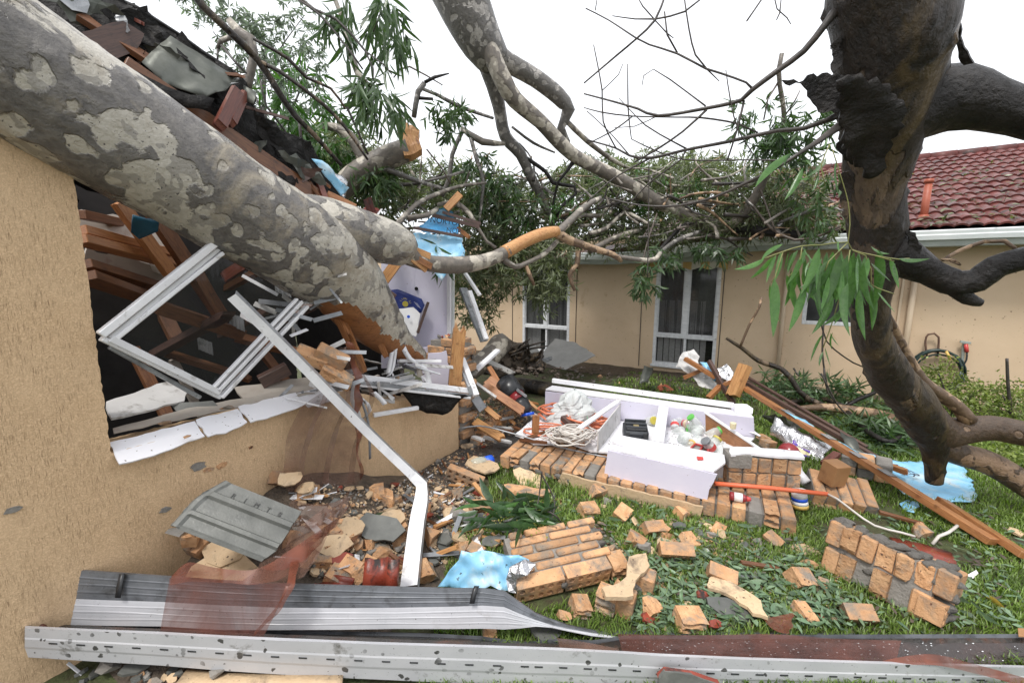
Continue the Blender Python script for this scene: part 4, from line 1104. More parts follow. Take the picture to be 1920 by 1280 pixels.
foliage('foliage', [
    (690, 372, 5.6, 55, 40, .5, 700), (755, 345, 6, 70, 45, .6, 1000), (835, 335, 6.5, 75, 40, .6, 900), (905, 360, 6.4, 70, 48, .6, 1000), (965, 395, 6.5, 80, 60, .7, 1500),
    (1040, 355, 7, 65, 42, .7, 900), (1110, 375, 7, 85, 48, .8, 1400), (1190, 365, 7.2, 85, 50, .8, 1500), (1270, 345, 7, 95, 48, .8, 1700), (1345, 372, 6.8, 85, 55, .8, 1700), (1300, 322, 7.6, 80, 32, .6, 700),
    (1425, 385, 6.3, 70, 50, .7, 1200), (1490, 360, 6, 60, 55, .6, 800), (1525, 412, 5.8, 60, 26, .5, 600), (1130, 425, 6.9, 110, 38, .8, 1500), (1250, 425, 6.6, 90, 30, .7, 1000), (1385, 408, 6.4, 85, 32, .6, 1100), (1000, 440, 6.6, 90, 40, .6, 1200), (880, 420, 6.0, 70, 40, .5, 900),
    (900, 505, 6.2, 60, 65, .4, 1300), (960, 490, 6.1, 75, 70, .5, 1900), (1022, 515, 5.9, 45, 60, .3, 1100), (1200, 318, 7.4, 90, 30, .7, 900), (1120, 330, 7.3, 70, 36, .7, 800), (1400, 330, 6.9, 70, 34, .7, 800), (860, 480, 6, 40, 50, .4, 500), (900, 580, 6.4, 40, 40, .3, 300), (660, 300, 5.5, 65, 50, .5, 700), (610, 280, 5.8, 55, 50, .5, 500), (720, 320, 5.4, 50, 45, .4, 500), (1045, 470, 6.0, 35, 40, .3, 400), (870, 560, 6.3, 35, 50, .3, 400)], LEAF_MASS, limb, seed=2, ln=.125, wd=.02, droop=.5, spread=.75, keep=1.15)
foliage('foliage', [(940, 372, 5.9, 62, 42, .35, 420), (835, 215, 5.1, 38, 32, .25, 220), (700, 330, 5, 40, 30, .3, 200), (905, 310, 5.8, 40, 35, .3, 200), (1205, 520, 5.6, 22, 34, .15, 160), (1235, 478, 5.6, 20, 20, .15, 80), (1330, 462, 5.9, 60, 14, .15, 160), (1450, 235, 5.4, 45, 40, .3, 260), (1505, 230, 5.3, 40, 40, .3, 200), (1470, 285, 5.4, 50, 36, .3, 300), (1395, 205, 5.5, 20, 25, .2, 60), (1530, 380, 5.2, 40, 45, .3, 160), (820, 470, 4.6, 20, 22, .15, 60)], LEAF_DK, limb, seed=3, ln=.15, wd=.024, droop=.75, spread=.6, keep=1.3)
foliage('foliage', [(1010, 395, 6.2, 60, 50, .5, 220), (1240, 360, 6.6, 160, 45, .6, 420), (1460, 262, 5.4, 40, 18, .2, 60)], LEAF_BR, limb, seed=4, ln=.14, wd=.024, droop=.5)
rtw = random.Random(19)
for k in range(170):
    x, y = rtw.uniform(660, 1560), rtw.uniform(330, 455)
    d = 7.0 - abs(x - 1050) / 700 - rtw.random() * .8
    a = rtw.uniform(-2.6, .5)
    q = [(x, y, d - .3, rtw.uniform(3, 9))]
    for j in range(3):
        a += rtw.uniform(-.7, .7)
        l_ = rtw.uniform(22, 48)
        q.append((q[-1][0] + math.cos(a) * l_, q[-1][1] + math.sin(a) * l_ * .6, d + rtw.uniform(-.2, .2), max(1.5, q[-1][3] * .72)))
    bpx('branch', q, (BARK_PALE, BARK_PALE, TWIG_DK, BARK_TAN, BARK_GREY)[k % 5], limb, n=6, step=.1, wob=.1, seed=k)
# broken stub with torn heartwood
stub = thing('snapped_gum_stub', 'pale snapped branch stub with a torn orange end standing behind the crushed roof', 'broken branch', P(655, 335, 4.9))
bpx('stub', [(628, 372, 4.95, 44), (655, 338, 4.95, 48), (690, 312, 4.95, 46), (735, 292, 4.95, 48), (768, 280, 4.95, 46)], BARK_PALE, stub, n=18, step=.08, wob=.06, seed=3)
poly3('torn_end', [P(*q) for q in ((758, 300, 4.9), (748, 262, 4.9), (744, 232, 4.95), (752, 223, 5.0), (768, 240, 5.0), (788, 250, 5.0), (786, 268, 4.95), (792, 282, 4.9), (778, 292, 4.88))], .12, RAWBRIGHT, stub, rag=.012, ragstep=.04, step=.05, amp=.03)
bpx('branch', [(605, 236, 5, 13), (632, 240, 5, 18), (658, 258, 5, 20), (676, 292, 5, 20), (690, 318, 5, 22)], BARK_PALE, stub, n=10, step=.08, wob=.1, seed=2)
# thin live tree at upper left, its hanging leaves picked out one by one
thin = thing('slender_gum', 'slender gum with long dark whips and hanging leaf bunches at the upper left', 'tree', P(640, 330, 4.2))
multi('branch', [[(352, -30, 3.3, 16), (380, 12, 3.35, 15), (417, 47, 3.4, 14), (484, 114, 3.6, 13), (524, 175, 3.7, 12), (554, 218, 3.8, 11), (588, 252, 3.9, 9), (640, 310, 4.1, 7)], [(484, 114, 3.6, 8), (524, 134, 3.65, 8), (571, 168, 3.7, 7), (605, 195, 3.8, 7), (645, 236, 3.9, 6), (690, 300, 4, 4)], [(475, 73, 3.6, 6), (540, 110, 3.7, 7), (575, 146, 3.8, 6), (620, 166, 3.9, 5), (648, 205, 4, 4)]], BARK_DARK, thin, n=9, step=.08, wob=.08)
multi('branch', [[(430, 38, 4.5, 12), (447, 60, 4.5, 18), (470, 74, 4.5, 19), (477, 100, 4.5, 17), (470, 134, 4.5, 20), (462, 168, 4.5, 20)], [(440, 67, 4.5, 13), (414, 77, 4.5, 13), (408, 92, 4.5, 8)]], BARK_PALE, thin, n=12, step=.08, wob=.1)
multi('branch', [[(622, -15, 5, 8), (640, 30, 5, 8), (652, 75, 5, 11), (660, 110, 5, 12), (672, 140, 5, 12), (695, 165, 5, 8)]], BARK_PALE, thin, n=8, step=.1, wob=.12)
multi('twig', [[(555, -10, 4, 5), (590, 18, 4, 5), (630, 36, 4, 6), (660, 66, 4, 5), (685, 96, 4, 4), (700, 130, 4, 3), (700, 150, 4, 2)], [(560, 0, 4, 5), (600, 28, 4, 5), (634, 68, 4, 4), (662, 104, 4, 4), (680, 130, 4, 3)], [(408, 92, 4.4, 5), (408, 118, 4.4, 4)], [(415, 85, 4.4, 5), (440, 115, 4.4, 5), (462, 138, 4.4, 4)], [(488, 150, 3.7, 4), (500, 200, 3.7, 4), (530, 240, 3.8, 4), (560, 280, 3.9, 4), (580, 300, 3.9, 3)], [(560, 220, 3.9, 6), (565, 262, 3.9, 6), (585, 295, 4, 5)], [(685, 96, 4, 3), (720, 122, 4, 3), (735, 140, 4, 2)], [(700, 60, 4.1, 3), (715, 20, 4.1, 3), (712, -5, 4.1, 3)], [(650, 200, 4.1, 5), (668, 240, 4.2, 4), (690, 290, 4.3, 4)]], TWIG_DK, thin, n=6, step=.1)
b, d, l, w, rg = clump_pts([(736, 40, 4.1, 40, 36, .3, 90), (690, 18, 4.1, 40, 26, .25, 48), (626, 34, 4.1, 30, 20, .2, 36), (708, 176, 4.2, 46, 30, .3, 110)], 9, per=6, ln=.2, wd=.03, droop=.85, spread=.42)
rl = random.Random(2)
for i in range(len(b)):
    bb = Vector(b[i])
    inst('leaf', LEAFD[i % 5], leafM(bb, bb + Vector(d[i]).normalized() * float(l[i]), rl.random() * 6.28), thin)
foliage('foliage', [(735, 36, 4.4, 46, 40, .3, 130), (632, 34, 4.4, 34, 22, .3, 50), (706, 178, 4.5, 50, 34, .3, 200)], LEAF_DK, thin, seed=6, ln=.19, wd=.028, droop=.85, spread=.42)
foliage('foliage', [(560, 205, 5.2, 32, 30, .3, 110), (600, 255, 5.4, 45, 45, .4, 160), (530, 215, 5.6, 40, 40, .4, 160), (590, 300, 5, 60, 35, .4, 260), (640, 250, 5.2, 45, 45, .4, 200), (560, 150, 5.4, 45, 40, .4, 120)], LEAF_BR, thin, seed=7, ln=.2, wd=.026, droop=.7, spread=.5)
# distant gum
dg = thing('distant_gum', 'hazy grey-green gum tree standing far behind the crushed house', 'tree', P(500, 420, 16))
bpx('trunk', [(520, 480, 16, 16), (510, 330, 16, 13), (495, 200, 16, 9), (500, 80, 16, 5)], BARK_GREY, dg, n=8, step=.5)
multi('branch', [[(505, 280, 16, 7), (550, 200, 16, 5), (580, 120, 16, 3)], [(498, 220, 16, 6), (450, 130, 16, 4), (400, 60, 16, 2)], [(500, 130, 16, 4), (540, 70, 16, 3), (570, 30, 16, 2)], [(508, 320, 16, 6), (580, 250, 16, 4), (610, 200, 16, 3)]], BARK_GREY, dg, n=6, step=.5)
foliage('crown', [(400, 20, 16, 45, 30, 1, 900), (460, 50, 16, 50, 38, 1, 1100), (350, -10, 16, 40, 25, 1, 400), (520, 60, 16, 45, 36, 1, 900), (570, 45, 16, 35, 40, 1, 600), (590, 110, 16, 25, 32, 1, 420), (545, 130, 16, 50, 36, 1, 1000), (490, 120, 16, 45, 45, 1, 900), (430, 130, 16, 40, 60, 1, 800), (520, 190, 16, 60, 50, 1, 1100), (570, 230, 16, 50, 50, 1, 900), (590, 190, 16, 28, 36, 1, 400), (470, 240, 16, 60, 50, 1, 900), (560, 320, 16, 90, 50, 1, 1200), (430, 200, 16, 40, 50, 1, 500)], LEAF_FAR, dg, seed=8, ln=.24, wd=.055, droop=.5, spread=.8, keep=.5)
# hedge line behind the far house
hg = thing('tall_hedge_tree', 'green bushy trees showing just above the crushed roof between the branches', 'tree', P(800, 470, 13))
bpx('trunk', [(760, 520, 13, 14), (765, 430, 13, 10)], BARK_GREY, hg, n=7, step=.5)
foliage('crown', [(700, 340, 13, 90, 35, 1.2, 1500), (820, 370, 13, 90, 32, 1.2, 1500), (930, 370, 13, 80, 32, 1.2, 1200), (640, 290, 13, 60, 50, 1.2, 1100), (1150, 330, 13, 120, 22, 1.2, 1100), (1300, 325, 13, 100, 25, 1.2, 900)], LEAF_MASS, hg, seed=11, ln=.22, wd=.045, droop=.4, spread=.8)

# ------------------------------------------------------------------ the dark wet tree at the right
wet = thing('wet_dark_gum', 'dark wet gum trunk hanging down in the right foreground with a charred-looking side limb', 'tree', P(1752, 890, 3.0))
TR = [(1676, -160, 1.95, 272), (1670, -40, 2.05, 254), (1672, 70, 2.12, 236), (1662, 180, 2.25, 200), (1648, 270, 2.35, 146), (1642, 350, 2.42, 120), (1643, 430, 2.48, 120), (1640, 500, 2.52, 98), (1631, 570, 2.58, 78), (1638, 640, 2.66, 78), (1676, 712, 2.8, 86), (1720, 768, 2.9, 84), (1742, 808, 2.95, 78), (1750, 838, 2.98, 58), (1752, 868, 3.0, 46), (1752, 902, 3.02, 38)]
bpx('trunk', TR, BARK_DARK, wet, n=56, step=.03, wob=.16, wsc=4.2, seed=14, knots=.4)
bpx('limb', [(1650, 240, 2.3, 120), (1710, 205, 2.26, 128), (1790, 186, 2.2, 128), (1850, 195, 2.15, 112), (1920, 212, 2.1, 96), (2050, 240, 2.0, 96), (2300, 270, 1.95, 92), (2600, 290, 1.9, 84)], BARK_BLACK, wet, n=28, step=.05, wob=.12, seed=15, knots=.3)
bpx('limb', [(1655, 470, 2.5, 96), (1700, 490, 2.48, 74), (1745, 512, 2.45, 52), (1796, 534, 2.4, 48), (1832, 526, 2.36, 46), (1868, 500, 2.32, 44), (1925, 484, 2.26, 42), (1990, 470, 2.2, 42), (2150, 440, 2.15, 40), (2400, 430, 2.1, 30)], BARK_BLACK, wet, n=20, step=.04, wob=.14, seed=16, knots=.3)
bpx('stub', [(1790, 538, 2.4, 44), (1815, 560, 2.38, 30), (1840, 568, 2.36, 16)], BARK_BLACK, wet, n=14, step=.03, wob=.15, seed=17)
bpx('branch', [(1768, 488, 2.44, 6), (1800, 470, 2.44, 8), (1846, 453, 2.4, 8), (1884, 452, 2.35, 9), (1904, 466, 2.3, 8)], BARK_TAN, wet, n=7, step=.04, seed=18)
bpx('branch', [(1765, 486, 2.42, 4), (1790, 488, 2.4, 7), (1800, 496, 2.4, 5), (1782, 490, 2.4, 3)], BARK_TAN, wet, n=6, step=.03, seed=18)
bpx('limb', [(1730, 775, 2.92, 70), (1765, 808, 2.95, 62), (1810, 806, 2.93, 52), (1860, 802, 2.88, 46), (1930, 815, 2.8, 46), (2000, 830, 2.7, 46), (2200, 850, 2.6, 42), (2500, 880, 2.5, 34)], BARK_BROWN, wet, n=20, step=.05, wob=.1, seed=19)
bpx('limb', [(1745, 825, 3.0, 50), (1790, 848, 2.98, 44), (1840, 862, 2.95, 46), (1885, 884, 2.9, 46), (1960, 930, 2.8, 46), (2100, 1000, 2.7, 42), (2250, 1060, 2.6, 30)], BARK_BROWN, wet, n=20, step=.05, wob=.1, seed=20)
bpx('branch', [(1662, 585, 2.75, 12), (1682, 628, 2.8, 20), (1702, 672, 2.85, 26), (1728, 714, 2.88, 27), (1765, 742, 2.9, 27), (1795, 762, 2.9, 26), (1816, 788, 2.9, 32)], BARK_TAN, wet, n=16, step=.05, wob=.08, seed=21)
poly3('bark_flap', [P(*q) for q in ((1466, 152, 2.12), (1486, 150, 2.12), (1500, 153, 2.1), (1526, 140, 2.1), (1560, 138, 2.1), (1605, 140, 2.08), (1610, 205, 2.1), (1570, 212, 2.12), (1540, 210, 2.12), (1522, 186, 2.12), (1508, 164, 2.12))], .012, BARK_BLACK, wet, step=.04, amp=.02, rag=.012, ragstep=.02, seed=3)
poly3('bark_sheet', [P(*q) for q in ((1566, 150, 2.02), (1600, 140, 1.98), (1650, 152, 1.96), (1692, 190, 1.97), (1700, 240, 2.0), (1672, 262, 2.06), (1652, 318, 2.16), (1622, 330, 2.2), (1600, 300, 2.16), (1582, 280, 2.12), (1580, 220, 2.06))], .02, BARK_BLACK, wet, smooth=True, step=.035, amp=.03, rag=.014, ragstep=.02, seed=9)
poly3('bark_flap', [P(*q) for q in ((1762, 24, 2.0), (1780, 20, 2.0), (1802, 45, 2.0), (1810, 100, 2.0), (1826, 118, 2.0), (1806, 124, 2.02), (1796, 98, 2.03), (1788, 60, 2.03))], .012, BARK_BLACK, wet, step=.04, amp=.02, rag=.008, ragstep=.02, seed=4)
poly3('bark_flap', [P(*q) for q in ((1700, 430, 2.36), (1718, 436, 2.35), (1730, 470, 2.36), (1722, 500, 2.38), (1706, 480, 2.38))], .01, BARK_BLACK, wet, step=.03, amp=.015, rag=.006, ragstep=.02, seed=5)
poly3('bark_flap', [P(*q) for q in ((1570, 270, 2.2), (1592, 240, 2.2), (1640, 250, 2.15), (1640, 300, 2.18), (1612, 315, 2.22), (1580, 300, 2.24))], .01, BARK_BLACK, wet, step=.03, amp=.03, rag=.008, ragstep=.02, seed=6)
multi('branch', [[(1600, 10, 2.1, 30), (1562, 26, 2.1, 18), (1546, 48, 2.1, 13), (1507, 96, 2.15, 11), (1459, 132, 2.2, 10), (1411, 168, 2.25, 9), (1390, 188, 2.3, 8), (1325, 203, 2.35, 7), (1234, 217, 2.45, 6), (1196, 204, 2.5, 5), (1148, 190, 2.6, 4), (1095, 176, 2.7, 3)],
    [(1580, 212, 2.2, 16), (1550, 226, 2.2, 10), (1507, 241, 2.25, 9), (1459, 245, 2.3, 8), (1421, 253, 2.35, 8), (1364, 266, 2.4, 7), (1287, 281, 2.5, 6), (1220, 296, 2.6, 6), (1181, 292, 2.65, 5), (1155, 278, 2.7, 4), (1100, 262, 2.8, 3)],
    [(1590, 225, 2.15, 22), (1560, 246, 2.1, 14), (1530, 268, 2.08, 10), (1507, 282, 2.06, 8), (1456, 315, 2.1, 6), (1397, 344, 2.2, 6), (1344, 368, 2.3, 5), (1293, 382, 2.4, 5), (1251, 387, 2.5, 4), (1195, 384, 2.6, 3), (1140, 372, 2.7, 3)]], TWIG_DK, wet, n=8, step=.05, wob=.1)
multi('twig', [[(1410, 166, 2.25, 6), (1399, 155, 2.25, 5), (1352, 138, 2.3, 5), (1323, 129, 2.3, 5), (1270, 101, 2.35, 5), (1217, 84, 2.4, 4), (1193, 72, 2.4, 4), (1141, 38, 2.5, 3), (1098, 16, 2.5, 3)],
    [(1320, -6, 2.3, 3), (1284, 22, 2.3, 4), (1229, 36, 2.4, 4), (1191, 36, 2.4, 3), (1148, 30, 2.4, 2)], [(1247, -8, 2.4, 4), (1228, 38, 2.4, 5), (1193, 73, 2.4, 4), (1155, 105, 2.5, 4), (1095, 156, 2.5, 3)],
    [(1283, -5, 2.3, 3), (1292, 55, 2.3, 3.5), (1304, 103, 2.3, 4), (1325, 129, 2.3, 4), (1349, 153, 2.3, 2)], [(1246, 22, 2.4, 3), (1251, 65, 2.4, 4), (1270, 99, 2.4, 4)],
    [(1421, 249, 2.35, 4), (1383, 232, 2.4, 4), (1316, 221, 2.4, 4), (1268, 220, 2.5, 3), (1186, 218, 2.6, 3), (1129, 211, 2.6, 3), (1095, 202, 2.7, 2)],
    [(1325, 206, 2.35, 5), (1280, 247, 2.4, 4), (1232, 280, 2.5, 4), (1190, 304, 2.6, 3)], [(1395, 189, 2.3, 5), (1383, 240, 2.3, 4), (1364, 300, 2.35, 3)], [(1287, 279, 2.5, 4), (1237, 252, 2.5, 3), (1210, 235, 2.5, 3), (1179, 204, 2.6, 2)],
    [(1323, 199, 2.35, 4), (1287, 172, 2.4, 3), (1256, 149, 2.4, 3), (1225, 130, 2.4, 2), (1207, 142, 2.4, 2), (1204, 160, 2.4, 1.5)], [(1113, 84, 2.6, 2), (1129, 170, 2.6, 3), (1131, 228, 2.6, 3), (1155, 278, 2.7, 3)],
    [(1177, 120, 2.6, 2), (1178, 206, 2.6, 3), (1184, 261, 2.6, 2)], [(1431, -5, 2.2, 3), (1400, 40, 2.2, 3)], [(1452, -5, 2.2, 3), (1457, 17, 2.2, 3), (1476, 34, 2.2, 3), (1483, 46, 2.2, 2)], [(1465, -5, 2.2, 2), (1462, 25, 2.2, 3), (1456, 38, 2.2, 2)],
    [(1361, 131, 2.3, 2), (1370, 190, 2.3, 3), (1385, 245, 2.3, 3), (1420, 300, 2.3, 2)], [(1228, 38, 2.4, 3), (1250, 62, 2.4, 3), (1263, 72, 2.4, 2)], [(1228, 38, 2.4, 3), (1205, 12, 2.4, 3), (1195, -6, 2.4, 2)], [(1129, 170, 2.6, 2), (1160, 140, 2.6, 2), (1168, 120, 2.6, 1.5)], [(1116, 20, 2.5, 2), (1120, -5, 2.5, 2)],
    [(1186, 218, 2.6, 3), (1150, 245, 2.6, 3), (1105, 268, 2.7, 2)], [(1179, 204, 2.6, 2), (1160, 184, 2.6, 1.5)], [(1234, 217, 2.45, 2), (1190, 237, 2.5, 2), (1152, 240, 2.5, 1.5)], [(1184, 261, 2.6, 2), (1235, 285, 2.6, 3), (1290, 300, 2.6, 3), (1400, 300, 2.5, 3), (1470, 301, 2.4, 4)],
    [(1181, 292, 2.65, 3), (1140, 245, 2.7, 2), (1100, 208, 2.7, 2)], [(1287, 281, 2.5, 4), (1276, 300, 2.5, 3), (1215, 345, 2.6, 3), (1165, 400, 2.7, 2)], [(1220, 296, 2.6, 4), (1150, 335, 2.7, 3), (1100, 380, 2.7, 2)], [(1217, 300, 2.6, 2), (1216, 420, 2.6, 3), (1214, 520, 2.6, 2)]], TWIG_DK, wet, n=5, step=.06)
for k, q in enumerate((((1556, 84, 2.1), (1572, 70, 2.08), (1580, 120, 2.08), (1566, 150, 2.1)), ((1574, 330, 2.36), (1590, 322, 2.32), (1600, 380, 2.36), (1588, 410, 2.4), (1576, 380, 2.4)), ((1598, 560, 2.54), (1612, 548, 2.5), (1620, 600, 2.52), (1604, 620, 2.56)), ((1684, 300, 2.3), (1708, 290, 2.3), (1712, 330, 2.34), (1690, 350, 2.34)), ((1660, 590, 2.5), (1676, 596, 2.52), (1668, 650, 2.58), (1656, 640, 2.56)))):
    poly3('bark_flap', [P(*w_) for w_ in q], .012, (BARK_BLACK, BARK_DARK)[k % 2], wet, step=.03, amp=.025, rag=.012, ragstep=.018, seed=30 + k)
# the leafy spray in front of it: every leaf its own
spray = thing('hanging_leaf_spray', 'fresh green gum leaf spray hanging in front of the dark wet trunk', 'leaf spray', P(1600, 455, 1.95))
def zz(x, y, d=1.95): return (1360 + x / 2.782, 400 + y / 2.782, d)
LFS = [(300,160,165,220),(205,235,75,315),(250,225,160,345),(265,215,205,345),(255,340,270,610),(235,360,235,560),(290,200,280,345),(330,200,310,290),(380,190,310,300),(420,185,360,330),(405,175,470,290),(320,320,390,500),(345,290,330,420),(380,270,375,410),(415,380,360,595),(420,240,395,370),(490,180,440,400),(540,240,450,400),(530,200,520,430),(600,215,550,450),(640,215,560,500),(650,240,620,440),(690,230,690,400),(735,215,710,400),(745,230,735,360),(760,172,832,235),(800,190,830,440),(760,260,830,325),(905,235,1035,260),(860,235,905,370),(885,260,870,350),(760,390,800,575),(795,410,870,500),(700,400,695,630),(690,340,600,560),(640,360,570,600),(560,430,500,620),(640,480,520,600),(505,300,470,520),(595,200,580,150),(440,250,400,320),(505,230,470,400),(580,260,560,400),(610,300,590,500),(670,300,640,520),(560,620,530,700),(510,630,445,760),(520,700,540,775),(510,720,480,790),(545,620,575,680),(360,200,300,290),(470,230,420,420),(560,220,500,340),(620,240,610,400),(680,250,650,430),(720,260,700,480),(590,330,540,520),(540,330,520,500),(630,420,600,560),(400,230,345,360)]
rs = random.Random(4)
for k, (a, b, c, d) in enumerate(LFS):
    dd = 1.95 + (rs.random() - .5) * .3
    inst('leaf', LEAFV[k % 5], leafM(P(*zz(a, b, dd)), P(*zz(c, d, dd + (rs.random() - .5) * .06)), rs.random() * 2 - 1, 1.12), spray)
for k in range(34):
    a, b = rs.uniform(380, 740), rs.uniform(180, 300)
    dd = 1.98 + rs.random() * .14
    inst('leaf', LEAFV[k % 5], leafM(P(*zz(a, b, dd)), P(*zz(a + rs.uniform(-70, 50), b + rs.uniform(130, 250), dd + .02)), rs.random() * 2 - 1, 1.05), spray)
for k, (a, b, c, d) in enumerate([(760,765,525,915),(815,840,750,1010),(930,790,870,900),(985,800,965,970),(935,690,925,750),(760,765,700,820),(890,870,880,960),(830,800,870,830),(700,960,760,880),(850,890,790,905)]):
    inst('leaf', LEAFV[k % 5], leafM(P(1200 + a / 2.667, b / 2.667, 1.98), P(1200 + c / 2.667, d / 2.667, 1.96), rs.random() * 2 - 1, 1.04), spray)
STEM = M_('yellow_green_stem', (0.16, 0.17, 0.05), (0.22, 0.22, 0.08), 8, 0.5, 0.1)
for k, q in enumerate([[(560,-330),(600,-200),(640,-60),(650,60),(640,150),(660,190),(780,220),(905,240),(960,235)], [(640,150),(560,155),(500,165),(400,170),(300,200),(205,235)], [(640,150),(600,190),(540,250),(520,300)], [(650,190),(640,260),(620,320),(600,420),(560,560),(540,620),(510,700)], [(660,190),(730,220),(760,290),(760,370),(880,420)], [(300,200),(260,330),(240,360)], [(400,175),(380,280),(330,330)], [(780,220),(880,250)], [(545,-360),(500,-250),(520,-150)]]):
    bpx('stem', [(*zz(x, y)[:2], 1.95, 2.6 - .2 * (i / len(q))) for i, (x, y) in enumerate(q)], STEM, spray, n=5, step=.04, seed=k)

# ------------------------------------------------------------------ branches and shrubs on the far side of the lawn
def gb(name, lst, mat, parent, h=.12, **kw):
    pts = [Z(a, b, h_) for a, b, w, h_ in [(q + (h,))[:4] for q in lst]]
    return tube(name, pts, [q[2] * .5 * p.y / FPX for q, p in zip(lst, pts)], mat, parent, **kw)
fb = thing('fallen_branch', 'long brown fallen branch on the grass behind the orange roof timbers', 'branch', Z(1600, 775, .1))
gb('branch', [(1500, 765, 10), (1552, 764, 16), (1605, 770, 18), (1655, 780, 22), (1705, 800, 24)], BARK_TAN, fb, n=10, step=.08, wob=.12)
bpx('branch', [(1362, 634, 5.6, 5), (1392, 653, 5.55, 8), (1422, 676, 5.5, 9), (1465, 691, 5.4, 10), (1482, 707, 5.3, 11), (1497, 732, 5.25, 11), (1515, 747, 5.2, 11), (1552, 764, 5.1, 13)], BARK_DARK, fb, n=8, step=.08, wob=.15, seed=2)
bpx('branch', [(1428, 557, 5.4, 7), (1424, 575, 5.4, 5), (1405, 609, 5.45, 5), (1388, 650, 5.5, 5)], BARK_TAN, fb, n=7, step=.08, wob=.2, seed=3)
gb('branch', [(1462, 757, 6), (1495, 752, 10), (1535, 746, 9), (1580, 760, 8)], BARK_DARK, fb, n=7, step=.08, seed=4)
gb('branch', [(1585, 762, 7, .15), (1610, 748, 8, .25), (1640, 736, 7, .35), (1652, 722, 4, .45)], BARK_BLACK, fb, n=7, step=.08, seed=5)
gb('branch', [(1590, 772, 8), (1612, 795, 10), (1638, 816, 11), (1668, 828, 9), (1690, 815, 6)], BARK_BLACK, fb, n=7, step=.08, seed=6)
multi('twig', [[(1538, 590, 2.6, 3), (1550, 640, 2.7, 3), (1600, 680, 2.8, 3), (1640, 695, 2.9, 2)], [(1540, 700, 4.6, 4), (1560, 740, 4.6, 4), (1580, 770, 4.6, 3), (1640, 815, 4.4, 3)], [(1545, 690, 4.7, 4), (1552, 735, 4.7, 3), (1600, 790, 4.6, 3)], [(1488, 690, 5.3, 4), (1498, 705, 5.2, 3)], [(1545, 600, 4.8, 4), (1542, 660, 4.8, 4), (1550, 720, 4.8, 4)]], TWIG_DK, fb, n=5, step=.1)
foliage('foliage', [(1440, 715, 5.8, 30, 14, .2, 120), (1500, 722, 5.6, 40, 22, .3, 260), (1560, 730, 5.4, 45, 20, .3, 260), (1600, 745, 5.3, 35, 14, .3, 160), (1470, 740, 5.4, 30, 14, .2, 140), (1640, 800, 4.3, 40, 12, .25, 220), (1690, 820, 4.2, 35, 12, .3, 200), (1590, 820, 4.3, 30, 8, .2, 110)], LEAF_DK, fb, seed=12, ln=.15, wd=.024, droop=.25, spread=.7)
def shrub(label, clumps, stems, seed):
    c = clumps[0]
    base = P(c[0], c[1], c[2]); base.z = 0
    t = thing('garden_shrub', label, 'shrub', base)
    for k, q in enumerate(stems): bpx('stem', q, TWIG_DK, t, n=6, step=.06, seed=k)
    foliage('foliage', clumps, LEAF_SHRUB, t, seed=seed, per=9, ln=.036, wd=.02, droop=-.25, spread=.75, keep=1.0)
    return t
shrub('yellow-green shrub under the coiled hose, behind the tan branch', [(1762, 715, 5.2, 45, 22, .25, 900), (1790, 745, 5.0, 60, 25, .3, 1000), (1735, 735, 5.2, 25, 20, .2, 300), (1840, 740, 5.0, 30, 16, .2, 300), (1770, 690, 5.2, 25, 10, .15, 200)], [[(1770, 800, 5, 8), (1775, 750, 5, 6), (1760, 700, 5, 3)], [(1790, 800, 5, 8), (1800, 760, 5, 6), (1840, 730, 5, 3)], [(1785, 790, 5, 6), (1790, 730, 5, 4), (1815, 712, 5, 2)]], 21)
shrub('yellow-green shrub at the right edge around a bare dead stick', [(1870, 765, 4.7, 50, 22, .3, 900), (1905, 745, 4.7, 40, 25, .3, 700), (1850, 785, 4.6, 40, 14, .3, 500), (1930, 770, 4.6, 40, 25, .3, 500)], [[(1890, 830, 4.6, 8), (1895, 780, 4.6, 6), (1880, 740, 4.6, 3)], [(1900, 830, 4.6, 11), (1895, 770, 4.6, 9), (1890, 720, 4.6, 8), (1888, 672, 4.6, 7)]], 22)
shrub('low dark leafy weeds under the lower right limb', [(1860, 850, 3.7, 45, 14, .2, 420), (1900, 870, 3.5, 40, 16, .2, 420), (1920, 840, 3.9, 40, 14, .2, 300)], [[(1870, 880, 3.6, 4), (1868, 850, 3.6, 3)]], 23)
